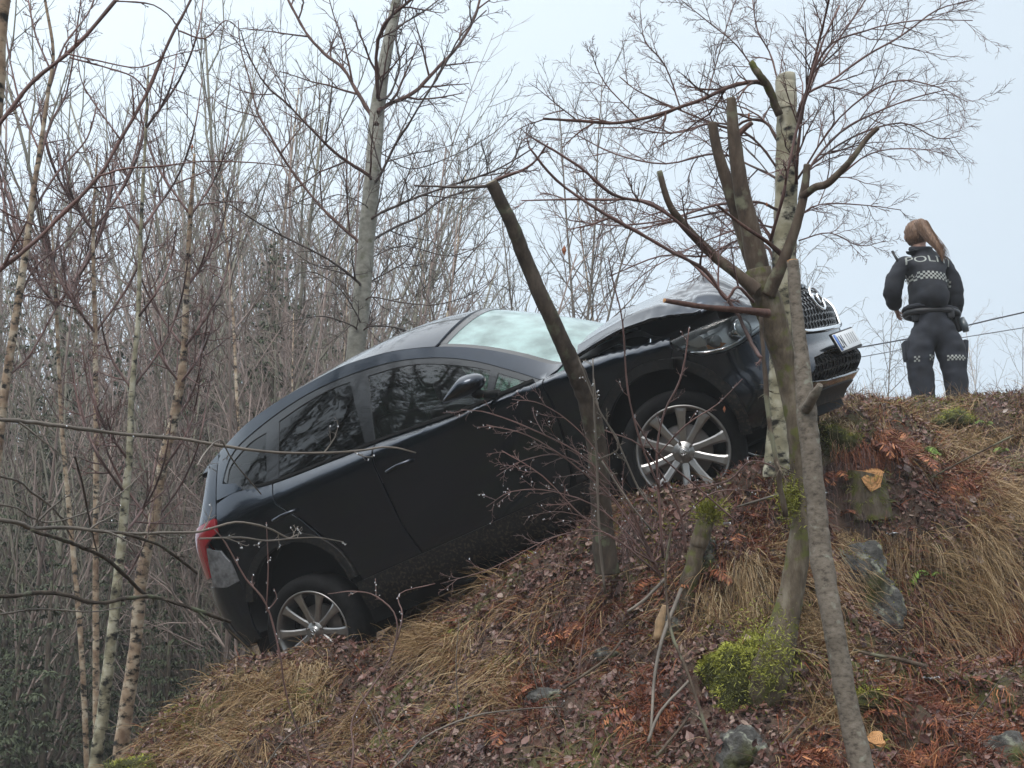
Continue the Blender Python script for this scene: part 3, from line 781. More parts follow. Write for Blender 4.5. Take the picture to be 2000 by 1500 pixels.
for nm, x, y, z, steer, ph in (('fr', 2.73, -.80, .30, 17, 0), ('rr', -.05, -.80, .20, 0, 17), ('fl', 2.73, .80, .33, 17, 30), ('rl', -.05, .80, .28, 0, 50)):
    w = empty('wheel', (x, y, z)); w.parent = car
    w.rotation_euler = (0, 0, math.radians(steer) + (math.pi if y > 0 else 0))
    spin = Matrix.Rotation(math.radians(ph), 4, 'Y')
    for n_, me in (('tyre', tyre_me), ('rim', rim_me), ('brake_disc', disc_me), ('wheel_back', back_me), ('hub', hub_me), ('wheel_nuts', nut_me), ('hub_emblem', em2_me)):
        o = link(n_, me, w); o.matrix_local = spin
        if n_ in ('wheel_nuts', 'hub_emblem'): o['kind'] = 'stuff'
    for k in range(5):
        for da in (-16.5, 16.5):
            o = link('spoke', spoke_me, w); o.matrix_local = spin @ Matrix.Rotation(math.radians(90 + 72 * k + da), 4, 'Y')
# ================================================================== ground
def car_depth(u, off=0.0):
    a = CAR_M @ Vector((2.73, -.9, .3)); b = CAR_M @ Vector((-.05, -.9, .2))
    fa = lambda q: (np.array(q) - EYE) @ _W
    A, B = fa(a), fa(b)
    ua, ub = 1000 + F_PX * A[0] / A[2], 1000 + F_PX * B[0] / B[2]
    t = (u - ub) / (ua - ub)
    return 1 / ((1 - t) / B[2] + t / A[2]) + off
_cp = []
for u, v, d in [(2120, 775, 12.6), (2000, 780, 12.6), (1920, 790, 12.6), (1800, 822, 12.5), (1700, 820, 11.6), (1620, 808, 10.8),
                (2000, 900, 11.4), (1850, 900, 11.3), (1720, 910, 10.3), (1600, 900, 9.6), (1520, 910, 8.9),
                (2000, 1010, 10.1), (1860, 1050, 9.5), (1720, 1040, 9.4), (1620, 1050, 8.95), (1990, 1060, 9.75), (1480, 1000, 8.75), (2150, 1050, 10.2),
                (2000, 1215, 9.45), (1900, 1250, 9.2), (1780, 1250, 9.05), (1680, 1220, 8.75), (2000, 1290, 8.6), (1800, 1310, 8.3), (1600, 1200, 8.3), (2000, 1370, 7.9), (1800, 1370, 7.6), (1600, 1350, 7.4),
                (2050, 1500, 7.0), (1800, 1500, 6.8), (1600, 1500, 6.7), (1450, 1150, 8.2), (1450, 1320, 7.5), (1400, 1500, 6.8),
                (1200, 1120, 8.85), (1250, 1250, 8.2), (1200, 1380, 7.6), (1200, 1500, 7.1), (1000, 1280, 8.7), (1000, 1400, 8.0), (1000, 1500, 7.5),
                (800, 1360, 9.1), (800, 1500, 8.1), (600, 1390, 9.5), (600, 1500, 8.7), (430, 1390, 9.9), (400, 1500, 9.2),
                (330, 1400, 10.3), (240, 1500, 9.9)]:
    _cp.append(P(u, v, d))
for u, v in [(1180, 1003), (1100, 1062), (1000, 1135), (900, 1198), (800, 1246), (740, 1268)]:
    _cp.append(P(u, v, car_depth(u, -.16)))
for u, v in [(1400, 985), (1330, 985), (1260, 993), (610, 1280), (530, 1284), (460, 1292)]:
    _cp.append(P(u, v, car_depth(u, -.38)))
for q in [(2.73, -.75, -.05), (2.73, .8, -.02), (-.05, -.75, -.14), (-.05, .8, -.06), (1.5, 0, .10), (1.7, .8, .08), (1.8, -.7, .10), (.8, 0, .14), (3.5, 0, -.05), (-.9, .2, -.22), (-.9, -.8, -.22), (3.4, .9, .0), (.4, -.8, -.06), (.45, -1.0, -.10), (1.1, -.8, .06), (.45, -.3, .10), (1.4, -.4, .13), (1.0, .6, .12), (.1, .3, .05), (.6, 1.5, .30), (-.3, 1.6, .24), (.3, 1.1, .2), (-.7, 1.9, .15), (1.6, 1.5, .15), (-.9, 1.7, -.15), (.2, .5, .14), (.2, 2.4, .34), (.8, 1.2, .22), (1.2, 2.2, .17), (1.9, 1.4, .17), (.5, 3.0, .17), (1.9, 3.0, .2)]:
    _cp.append(car_pt(*q))
_cp += [np.array(q) for q in [(-6, 0, 0), (0, 0, 0), (6, 0, .3), (-6, -9, 0), (6, -9, .2), (0, -9, 0), (0, 4.5, .15), (-3, 5, -.05), (3, 5, .35), (12, 5, .8), (-12, 5, -.4),
        (0, 13.3, 3.05), (-.8, 13.4, 2.55), (.8, 13.3, 3.45), (-4.2, 10, .0), (-4.2, 12, -.7), (-2.4, 13.5, .2), (-8, 14, -1.6), (-6, 20, -2.1), (-14, 14, -1.9), (-14, 26, -2.3), (-3, 26, -1.8), (0, 20, .6), (0, 15.5, 2.4), (1.2, 13.5, 3.2),
        (2.4, 13.6, 4.05), (3.73, 14.2, 4.20), (3.0, 16, 4.28), (5, 16, 4.3), (8, 14.5, 4.4), (3.5, 22, 4.3), (10, 25, 4.3), (16, 20, 4.4), (16, 13, 4.0), (16, 8, 1.8), (-9, 9, -.9)]]
_cp = np.array(_cp)
def _tps_fit(p, lam=0.002):
    n = len(p); d = np.hypot(p[:, None, 0] - p[None, :, 0], p[:, None, 1] - p[None, :, 1])
    K = np.where(d > 0, d * d * np.log(d + 1e-12), 0) + lam * np.eye(n)
    Pm = np.c_[np.ones(n), p[:, :2]]
    A = np.block([[K, Pm], [Pm.T, np.zeros((3, 3))]])
    return np.linalg.solve(A, np.r_[p[:, 2], 0, 0, 0])
_tc = _tps_fit(_cp)
# smooth value noise on a lattice, vectorised
_rs = np.random.RandomState(7)
_lat = _rs.rand(256, 256)
def vnoise(x, y):
    xi = np.floor(x).astype(int); yi = np.floor(y).astype(int); fx = x - xi; fy = y - yi
    fx = fx * fx * (3 - 2 * fx); fy = fy * fy * (3 - 2 * fy)
    g = lambda a, b: _lat[a % 256, b % 256]
    return (g(xi, yi) * (1 - fx) + g(xi + 1, yi) * fx) * (1 - fy) + (g(xi, yi + 1) * (1 - fx) + g(xi + 1, yi + 1) * fx) * fy
def fbm(x, y, o=4):
    s = 0; a = 1; t = 0
    for i in range(o): s = s + a * vnoise(x * 2 ** i + 17.3 * i, y * 2 ** i + 5.1 * i); t += a; a *= .5
    return s / t
_car_inv = np.array(CAR_M.inverted())
_Mc = np.array(CAR_M); _car_inv_o = _Mc[:2, 3]; _car_inv_y = _Mc[:2, 1] / np.linalg.norm(_Mc[:2, 1])
def terrain(x, y, detail=True):
    x = np.asarray(x, float); y = np.asarray(y, float); sh = x.shape
    xf, yf = x.ravel(), y.ravel(); out = np.empty(len(xf))
    for i in range(0, len(xf), 20000):
        a, b = np.clip(xf[i:i + 20000], -15, 16), np.clip(yf[i:i + 20000], -9, 27)
        d2 = (a[:, None] - _cp[None, :, 0]) ** 2 + (b[:, None] - _cp[None, :, 1]) ** 2
        out[i:i + 20000] = (0.5 * d2 * np.log(d2 + 1e-12)) @ _tc[:len(_cp)] + _tc[-3] + _tc[-2] * a + _tc[-1] * b
    z = out.reshape(sh)
    if detail:
        k = np.clip((y - 4.5) / 2, 0, 1) * np.clip((16 - y) / 3, 0, 1)
        # broken ledges on the steep right half: flat treads and short steep risers
        w = np.clip((x - .35) / .7, 0, 1) * np.clip((y - 6.2) / .5, 0, 1) * np.clip((11.6 - y) / .8, 0, 1)
        qy = (x - _car_inv_o[0]) * _car_inv_y[0] + (y - _car_inv_o[1]) * _car_inv_y[1]
        w = w * np.clip((-1.25 - qy) / .35, 0, 1) * np.where(x > 2.6, 1, 1)
        ph = (y + .35 * x) * 1.05 + 1.5 * fbm(x * .9 + 3, y * .9, 3) + .25 * fbm(x * 5, y * 5, 2); fr = ph - np.floor(ph)
        st_ = np.where(fr < .80, -fr / .80, -1 + (fr - .80) / .20) + .5
        z = z + w * .20 * st_ * (.5 + fbm(x * 1.7 + 31, y * 1.7, 2))
        z = z + k * ((fbm(x * 1.9, y * 1.9) - .5) * .24 + (fbm(x * 7 + 40, y * 7, 3) - .5) * .10) + (1 - k) * (fbm(x * .3, y * .3) - .5) * .25
    # the car has pressed the bank down: nothing pokes through its floor
    near = (np.abs(x - .5) < 3.6) & (np.abs(y - 10.3) < 3.2)
    if near.any():
        xn, yn = x[near], y[near]
        M = np.array(CAR_M)
        # plane local z = h: solve for world z
        def plane(h):
            n = M[:3, 2]; o = M[:3, 3] + n * h
            return o[2] - ((xn - o[0]) * n[0] + (yn - o[1]) * n[1]) / n[2]
        pz = plane(.16); zn = z[near]
        q = np.c_[xn, yn, pz, np.ones(len(xn))] @ _car_inv.T
        inside = np.clip(np.minimum.reduce([(q[:, 0] + 1.0) / .2, (3.55 - q[:, 0]) / .2, (q[:, 1] + .98) / .12, (1.3 - q[:, 1]) / .3]), 0, 1)
        z[near] = np.where(zn > pz, zn * (1 - inside) + pz * inside, zn)
        wh = np.zeros(len(xn))
    return z
def tz(x, y): return float(terrain(np.array([x]), np.array([y]))[0])
def axis_(lo, a, b, hi, fine, grow_):
    v = list(np.arange(a, b, fine)); s = fine
    while v[-1] < hi: s *= grow_; v.append(v[-1] + s)
    s = fine; w = [a]
    while w[-1] > lo: s *= grow_; w.append(w[-1] - s)
    return np.array(w[:0:-1] + v)
gx = axis_(-130, -4.3, 5.6, 130, .032, 1.10); gy = axis_(-110, 5.4, 14.6, 180, .032, 1.10)
GX, GY = np.meshgrid(gx, gy, indexing='ij'); GZ = terrain(GX, GY)
n0, n1 = GX.shape
idx = np.arange(n0 * n1).reshape(n0, n1)
ground_me = mesh_np('ground', np.stack([GX, GY, GZ], -1).reshape(-1, 3), np.stack([idx[:-1, :-1], idx[1:, :-1], idx[1:, 1:], idx[:-1, 1:]], -1).reshape(-1, 4))
soil = ramp_mat('forest_soil', [(0.30, (0.020, 0.014, 0.011)), (0.45, (0.050, 0.033, 0.024)), (0.58, (0.085, 0.055, 0.040)), (0.72, (0.13, 0.095, 0.065))], scale=6, detail=12, rough=.85, bump=.8, bdist=.03)
def _moss(m, scale, lo, hi, col):
    nt = m.node_tree; b = nt.nodes['Principled BSDF']; L = nt.links.new
    src = b.inputs['Base Color'].links[0].from_socket
    tc = nt.nodes.new('ShaderNodeTexCoord'); nz = nt.nodes.new('ShaderNodeTexNoise'); nz.inputs['Scale'].default_value = scale; nz.inputs['Detail'].default_value = 7
    mr = nt.nodes.new('ShaderNodeMapRange'); mr.inputs[1].default_value = lo; mr.inputs[2].default_value = hi
    mx = nt.nodes.new('ShaderNodeMix'); mx.data_type = 'RGBA'; mx.inputs['B'].default_value = (*col, 1)
    L(tc.outputs['Object'], nz.inputs['Vector']); L(nz.outputs[0], mr.inputs[0]); L(mr.outputs[0], mx.inputs['Factor']); L(src, mx.inputs['A']); L(mx.outputs['Result'], b.inputs['Base Color'])
_moss(soil, 1.3, .52, .62, (0.075, 0.075, 0.022))
ground = link('ground', ground_me, None, soil)
tag(ground, 'leaf covered earth bank rising to the road and falling to a wooded hollow', None, kind='structure')
# gravel road shoulder on top of the bank
rx = np.linspace(1.5, 60, 90); ry = np.linspace(14.9, 22, 12)
RX_, RY_ = np.meshgrid(rx, ry, indexing='ij'); RZ_ = terrain(RX_, RY_, True)
ii = np.arange(RX_.size).reshape(RX_.shape)
road = link('road', mesh_np('road', np.stack([RX_, RY_, RZ_ + .03], -1).reshape(-1, 3), np.stack([ii[:-1, :-1], ii[1:, :-1], ii[1:, 1:], ii[:-1, 1:]], -1).reshape(-1, 4)), None, simple('asphalt', (.05, .05, .052), rough=.7, noise_amt=.3, scale=30, bump=.3))
tag(road, 'wet asphalt road along the top of the bank', kind='structure')
# ================================================================== bark and twig materials
def bark(name, stops, scale, rough=.85, bump=.6, stretch=(1, 1, .35), lichen=None):
    m = ramp_mat(name, stops, scale=scale, detail=10, rough=rough, bump=bump, bdist=.008, stretch=stretch)
    if lichen: _moss(m, lichen[0], lichen[1], lichen[2], lichen[3])
    return m
bark_grey = bark('bark_grey', [(.32, (.05, .042, .034)), (.47, (.14, .118, .094)), (.66, (.19, .165, .138))], 34, bump=.45, stretch=(1, 1, 1.7), lichen=(22, .60, .70, (.22, .22, .18)))
bark_pale = bark('bark_pale', [(.3, (.17, .165, .14)), (.5, (.27, .265, .23)), (.7, (.36, .355, .31))], 12, stretch=(1, 1, 1.8), lichen=(11, .58, .7, (.15, .155, .11)))
bark_brown = bark('bark_brown', [(.3, (.035, .026, .020)), (.5, (.085, .062, .046)), (.68, (.14, .115, .085))], 16, lichen=(8, .56, .64, (.16, .16, .11)))
bark_dark = bark('bark_dark', [(.3, (.026, .020, .016)), (.5, (.058, .045, .035)), (.68, (.10, .082, .064))], 18, lichen=(10, .56, .66, (.10, .11, .07)))
bark_red = bark('bark_red', [(.3, (.045, .022, .017)), (.5, (.085, .042, .033)), (.7, (.15, .085, .065))], 20, rough=.6)
bark_mossy = bark('bark_mossy', [(.3, (.05, .040, .028)), (.5, (.12, .095, .068)), (.68, (.20, .175, .135))], 22, bump=1.0, lichen=(17, .52, .64, (.10, .105, .030)))
twig_red = simple('twig_red', (.125, .068, .060), rough=.55, noise_amt=.5, scale=4)
bg_twig = simple('thicket_twig', (.22, .170, .150), rough=.7, noise_amt=.45, scale=.5)  # lighter than the near twigs: paleness of distant fog put into the colour
bg_twig2 = simple('thicket_twig_olive', (.18, .170, .128), rough=.7, noise_amt=.4, scale=.5)  # olive twigs, their colour also lightened in place of fog
twig_dark = simple('twig_dark', (.075, .055, .048), rough=.6, noise_amt=.4, scale=5)
twig_grey = simple('twig_grey', (.13, .11, .090), rough=.6, noise_amt=.5, scale=5)
cut_wood = ramp_mat('cut_wood', [(.3, (.42, .20, .075)), (.6, (.62, .33, .14)), (.8, (.72, .45, .24))], scale=14, detail=6, rough=.6, bump=.15)
def _rings(m, s=120):
    nt = m.node_tree; b = nt.nodes['Principled BSDF']; L = nt.links.new; src = b.inputs['Base Color'].links[0].from_socket
    tc = nt.nodes.new('ShaderNodeTexCoord'); wv = nt.nodes.new('ShaderNodeTexWave'); wv.wave_type = 'RINGS'; wv.rings_direction = 'Z'; wv.inputs['Scale'].default_value = s * .3
    wv.inputs['Distortion'].default_value = 2.5; wv.inputs['Detail Scale'].default_value = 2
    mr = nt.nodes.new('ShaderNodeMapRange'); mr.inputs[3].default_value = .62; mr.inputs[4].default_value = 1.1
    mx = nt.nodes.new('ShaderNodeVectorMath'); mx.operation = 'SCALE'
    L(tc.outputs['Object'], wv.inputs['Vector']); L(wv.outputs['Fac'], mr.inputs[0]); L(src, mx.inputs[0]); L(mr.outputs[0], mx.inputs['Scale']); L(mx.outputs[0], b.inputs['Base Color'])
_rings(cut_wood)
cut_old = simple('cut_wood_grey', (.20, .17, .12), rough=.7, noise_amt=.3, scale=30)
def birch_bark(name, base, red=False):
    m, nt, b = nodes_of(name); L = nt.links.new
    b.inputs['Roughness'].default_value = .7
    tc = nt.nodes.new('ShaderNodeTexCoord')
    mp = nt.nodes.new('ShaderNodeMapping'); mp.inputs['Scale'].default_value = (10, 10, 17); L(tc.outputs['Object'], mp.inputs[0])
    nz = nt.nodes.new('ShaderNodeTexNoise'); nz.inputs['Scale'].default_value = 1.1; nz.inputs['Detail'].default_value = 7; nz.inputs['Roughness'].default_value = .6; L(mp.outputs[0], nz.inputs['Vector'])
    n2 = nt.nodes.new('ShaderNodeTexNoise'); n2.inputs['Scale'].default_value = 9; n2.inputs['Detail'].default_value = 8; L(tc.outputs['Object'], n2.inputs['Vector'])
    r1 = nt.nodes.new('ShaderNodeValToRGB'); e = r1.color_ramp.elements
    e[0].position = .38; e[0].color = (.020, .017, .014, 1); e[1].position = .50; e[1].color = (1, 1, 1, 1)
    r2 = nt.nodes.new('ShaderNodeValToRGB'); cr = r2.color_ramp; cr.elements.new(.5)
    for q, (p, c) in zip(cr.elements, base): q.position = p; q.color = (*c, 1)
    L(nz.outputs[0], r1.inputs[0]); L(n2.outputs[0], r2.inputs[0])
    mx = nt.nodes.new('ShaderNodeMix'); mx.data_type = 'RGBA'; mx.blend_type = 'MULTIPLY'; mx.inputs['Factor'].default_value = 1
    L(r2.outputs[0], mx.inputs['A']); L(r1.outputs[0], mx.inputs['B']); L(mx.outputs['Result'], b.inputs['Base Color'])
    bp = nt.nodes.new('ShaderNodeBump'); bp.inputs['Strength'].default_value = .5; bp.inputs['Distance'].default_value = .006
    L(nz.outputs[0], bp.inputs['Height']); L(bp.outputs[0], b.inputs['Normal'])
    return m
bark_birch = birch_bark('bark_birch', [(.32, (.10, .09, .055)), (.5, (.30, .28, .19)), (.66, (.48, .46, .36))])
bark_birch2 = birch_bark('bark_birch_tan', [(.32, (.16, .10, .065)), (.5, (.34, .25, .17)), (.66, (.50, .43, .33))])
droplet = simple('water_drop', (.75, .8, .85), rough=.02, coat=1.0); droplet.node_tree.nodes['Principled BSDF'].inputs['Transmission Weight'].default_value = .6

# ================================================================== growing bare branches
def grow(T, p, d, L, r, lvl, rng, prm):
    """prm: list per level of dict(n, wob, up, kids, ang, ratio, t0, sides)"""
    q = prm[lvl]; n = q['n']; st = L / (n - 1); L0 = L
    pts = [p.copy()]; d = d.normalized(); dirs = [d.copy()]
    up = q['up'] * rng.uniform(.2, 1.9); wb = q['wob'] * rng.uniform(.6, 1.7)
    for i in range(1, n):
        d = d + Vector((rng.gauss(0, wb), rng.gauss(0, wb), rng.gauss(0, wb) + up))
        d.normalize(); p = p + d * st
        pts.append(p.copy()); dirs.append(d.copy())
    tip = q.get('tip', .35)
    T.add([tuple(a) for a in pts], [r * (1 - (1 - tip) * i / (n - 1)) for i in range(n)], q['sides'], rng.random())
    if lvl + 1 < len(prm): branch_off(T, pts, [r * (1 - (1 - tip) * i / (n - 1)) for i in range(n)], L, lvl, rng, prm)
def branch_off(T, pts, rad, L, lvl, rng, prm, kids=None, flat=None):
    q = prm[lvl]; nq = prm[lvl + 1]
    k = kids if kids is not None else q['kids']
    k = int(k) + (1 if rng.random() < k - int(k) else 0)
    n = len(pts); roll = rng.random() * 6.28
    for j in range(k):
        t = q['t0'] + (1 - q['t0']) * (j + rng.random()) / max(1, k)
        f = t * (n - 1); i = min(int(f), n - 2); f -= i
        a = Vector(pts[i]); b = Vector(pts[i + 1]); p = a.lerp(b, f); ax = (b - a).normalized()
        roll += 2.4 + rng.gauss(0, .5)
        pr = ax.orthogonal().normalized(); pr.rotate(Matrix.Rotation(roll, 3, ax))
        an = math.radians(q['ang'] * rng.uniform(.7, 1.25))
        d = ax * math.cos(an) + pr * math.sin(an)
        if flat is not None: d.y *= flat
        LL = L * q['ratio'] * (1 - .55 * t) * rng.uniform(.65, 1.2)
        rr = min(rad[i] * .7, q.get('rk', .62) * rad[i] + .0004)
        rr = max(rr, q.get('rmin', .0016))
        grow(T, p, d, LL, rr, lvl + 1, rng, prm)
def LV(n, wob, up, kids, ang, ratio, t0, sides, **k): return dict(n=n, wob=wob, up=up, kids=kids, ang=ang, ratio=ratio, t0=t0, sides=sides, **k)
TW = [LV(6, .06, .03, 9, 48, .42, .12, 5), LV(6, .10, .035, 6, 45, .50, .15, 4, rmin=.0022), LV(5, .13, .03, 4, 42, .55, .2, 3, rmin=.0017), LV(4, .12, .03, 0, 40, .5, .2, 3)]
def limb3(pts, n=4):
    """pts: (u, v, depth, width px) -> smoothed 3D line with radii"""
    a = [np.r_[P(u, v, d), (w * (.84 if w > 20 else .92)) / 2 / F_PX * d] for u, v, d, w in pts]
    c = crom(a, n)
    return [tuple(q[:3]) for q in c], [float(max(q[3], .0012)) for q in c]
def knots(pts, rad, rng, amp=.06):
    out = []
    for i, (p, r) in enumerate(zip(pts, rad)):
        out.append((p[0] + rng.gauss(0, amp) * r, p[1] + rng.gauss(0, amp) * r, p[2] + rng.gauss(0, amp) * r))
    return out, [r * (1 + rng.gauss(0, amp * .8)) for r in rad]
def trunk_part(name, parent, pts, mat, sides=14, n=5, seed=1, cutmat=None, flare=0, amp=.05, tilt=None):
    rng = random.Random(seed); p, r = limb3(pts, n); p, r = knots(p, r, rng, amp * .5)
    m_ = 4 if sides >= 12 else 1
    if m_ > 1:                        # finer rings, then a knobbly bark relief
        sides = int(sides * 1.5)
        q = crom([np.r_[a, b] for a, b in zip(p, r)], m_); p = [tuple(a[:3]) for a in q]; r = [float(a[3]) for a in q]
    T = Tubes(); T.add(p, r, sides); me = T.build(name)
    if m_ > 1:
        rm = max(r)
        for v in me.vertices:
            c = v.co; f = noise.noise(Vector((c.x * 34, c.y * 34, c.z * 13 + seed))) * .5 + noise.noise(Vector((c.x * 9, c.y * 9, c.z * 5 + seed))) + .35 * noise.noise(Vector((c.x * 80, c.y * 80, c.z * 50)))
            v.co = c + v.normal * f * rm * .05
    o = link(name, me, parent, mat)
    if cutmat is not None:
        for e_, cm in cutmat:
            a, b = (Vector(p[-1]), Vector(p[-2])) if e_ == 'top' else (Vector(p[0]), Vector(p[1]))
            rr = (r[-1] if e_ == 'top' else r[0]) * .93
            ax = (a - b).normalized(); u_ = ax.orthogonal().normalized(); v_ = ax.cross(u_)
            V = [a + ax * .004] + [a + ax * .003 + (u_ * math.cos(t) + v_ * math.sin(t)) * rr * (1 + .05 * math.sin(3 * t + seed)) for t in np.linspace(0, 2 * math.pi, sides + 1)[:-1]]
            V += [a - ax * .01 + (u_ * math.cos(t) + v_ * math.sin(t)) * rr for t in np.linspace(0, 2 * math.pi, sides + 1)[:-1]]
            F = [(0, 1 + i, 1 + (i + 1) % sides) for i in range(sides)] + [(1 + i, 1 + sides + i, 1 + sides + (i + 1) % sides, 1 + (i + 1) % sides) for i in range(sides)]
            link('cut_face', mesh_np('cut_face', np.array([tuple(q) for q in V]), F, False), o, cm)
    return o
def branch_part(name, parent, pts, mat, seed, kids=8, prm=TW, lvl=0, n=4, sides=7, Lk=1.0, twigs=True, drops=0, stub=False):
    rng = random.Random(seed); p, r = limb3(pts, n); p, r = knots(p, r, rng, .12)
    T = Tubes(); T.add(p, r, sides, rng.random())
    L = sum((Vector(p[i + 1]) - Vector(p[i])).length for i in range(len(p) - 1))
    if twigs: branch_off(T, [Vector(q) for q in p], r, min(L, 2.6) * Lk, lvl, rng, prm, kids)
    o = link(name, T.build(name), parent, mat)
    return o
def tree_root(name, u, v, d, label, cat='tree', group=None):
    e = empty(name, tuple(P(u, v, d))); tag(e, label, cat, group)
    return e
def adopt(root):
    """children were made in world space: keep them where they are"""
    inv = Matrix.Translation(root.location).inverted()
    for c in root.children: c.matrix_parent_inverse = inv
def drops_on(o, parent, k, seed, size=.0035):
    """water beads hanging below thin twigs"""
    rng = random.Random(seed); vs = o.data.vertices; T = Tubes()
    for _ in range(k):
        c = vs[rng.randrange(len(vs))].co; s = size * rng.uniform(.7, 1.3)
        T.add([(c.x, c.y, c.z - .002 + s), (c.x, c.y, c.z - .002), (c.x, c.y, c.z - .002 - s)], [s * .3, s, s * .45], 6)
    q = link('water_drops', T.build('water_drops'), parent, droplet); q['kind'] = 'stuff'; return q

# ---- T5 tall pale tree behind the car
t = tree_root('pale_tree', 688, 760, 14, 'tall pale grey trunk tree standing directly behind the car roof', 'tree')
trunk_part('trunk', t, [(684, 900, 14, 50), (688, 760, 14, 46), (694, 690, 14, 43), (705, 600, 14, 41), (716, 470, 14, 39), (727, 350, 14, 37), (738, 210, 14.1, 34), (755, 100, 14.1, 27), (775, 0, 14.2, 22), (790, -80, 14.2, 16)], bark_pale, seed=3, amp=.03)
PB = [LV(6, .06, .03, 9, 48, .40, .10, 5), LV(6, .10, .04, 6, 44, .52, .15, 4, rmin=.0034), LV(5, .13, .03, 3, 42, .55, .2, 3, rmin=.0024), LV(4, .12, .03, 0, 40, .5, .2, 3)]
for i, (pl, w0, w1) in enumerate([
    ([(706, 478), (643, 420), (605, 378), (559, 317), (526, 261), (503, 219), (489, 163), (470, 93), (465, 40)], 11, 3),
    ([(717, 341), (661, 303), (610, 254), (559, 201), (517, 163), (484, 103), (470, 60)], 10, 3),
    ([(727, 229), (699, 182), (671, 135), (633, 103), (596, 61), (563, 0), (545, -40)], 13, 6),
    ([(696, 548), (652, 513), (601, 485), (517, 443), (461, 406), (420, 390)], 9, 3),
    ([(757, 205), (806, 182), (848, 140), (895, 89), (923, 42), (937, 0), (945, -50)], 13, 6),
    ([(736, 420), (787, 397), (848, 373), (913, 352), (960, 336), (1000, 315), (1040, 290)], 9, 4),
    ([(736, 464), (773, 443), (820, 422), (867, 387), (923, 371), (960, 355), (1000, 320), (1020, 270)], 9, 4),
    ([(741, 345), (773, 280), (801, 238), (829, 191), (867, 131), (900, 70), (950, 20)], 9, 3),
    ([(722, 551), (769, 525), (797, 504), (825, 439), (835, 390)], 6, 2),
    ([(738, 180), (736, 93), (755, 42), (801, 0), (830, -30)], 13, 8),
    ([(763, 182), (781, 126), (773, 70), (787, 0), (800, -40)], 7, 4),
    ([(690, 637), (633, 618), (577, 625), (520, 640)], 6, 2),
    ([(724, 637), (769, 639), (790, 645), (812, 655)], 6, 4),
    ([(727, 580), (780, 590), (850, 595), (920, 575), (970, 540)], 5, 2),
    ([(733, 500), (790, 480), (880, 500), (960, 470)], 4, 2),
    ([(700, 620), (660, 560), (600, 530), (540, 560)], 5, 2),
    ([(745, 300), (800, 330), (870, 310), (950, 270), (1010, 220)], 5, 2),
    ([(712, 400), (660, 380), (600, 400), (540, 380)], 4, 2),
    ([(765, 60), (830, 20), (880, -20)], 6, 4), ([(722, 640), (722, 690), (721, 740)], 5, 2)]):
    tv = [(900, 684), (760, 688), (690, 694), (600, 705), (470, 716), (350, 727), (210, 738), (100, 755), (0, 775), (-80, 790)][::-1]
    if abs(pl[0][0] - float(np.interp(pl[0][1], [a for a, b in tv], [b for a, b in tv]))) < 45: v_ = pl[0][1] + 14; pl = [(float(np.interp(v_, [a for a, b in tv], [b for a, b in tv])), v_)] + pl
    m = len(pl); dd = [(-1) ** i * .12 * k for k in range(m)]
    branch_part('branch', t, [(u, v, 14 + dd[k], .75 * (w0 + (w1 - w0) * k / (m - 1))) for k, (u, v) in enumerate(pl)], twig_dark if w0 < 10 else bark_red, 100 + i, kids=10 if m > 5 else 7, prm=PB, Lk=1.05)
adopt(t)

# ---- T3 birch with its top sawn off, in front of the car's nose
t = tree_root('birch_tree', 1520, 905, 8.35, 'white birch with its top sawn off, in front of the car nose', 'tree')
trunk_part('trunk', t, [(1518, 930, 8.35, 66), (1519, 870, 8.35, 54), (1523, 760, 8.35, 52), (1527, 640, 8.35, 54), (1530, 520, 8.35, 56), (1535, 400, 8.35, 53), (1537, 290, 8.35, 50), (1536, 215, 8.35, 47), (1534, 152, 8.35, 42)], bark_birch, sides=18, n=6, seed=5, amp=.04, cutmat=[('top', cut_old)])
trunk_part('peeled_top', t, [(1536, 212, 8.35, 50), (1535.5, 190, 8.35, 49.5), (1534.5, 165, 8.35, 46.5), (1534, 149, 8.35, 44)], simple('peeled_birch', (.42, .40, .31), rough=.7, noise_amt=.35, scale=14), sides=18, n=4, seed=5, amp=.03, cutmat=[('top', cut_old)])
o = trunk_part('broken_branch', t, [(1522, 225, 8.3, 18), (1500, 170, 8.25, 18), (1482, 145, 8.2, 16), (1466, 121, 8.2, 14)], bark_mossy, sides=8, seed=6, amp=.12)
BB = [LV(6, .06, .02, 10, 42, .50, .10, 5), LV(7, .10, .01, 7, 38, .58, .10, 4, rmin=.0016), LV(6, .13, -.01, 4.4, 36, .62, .15, 3, rmin=.0011), LV(5, .13, -.02, 0, 40, .5, .2, 3)]
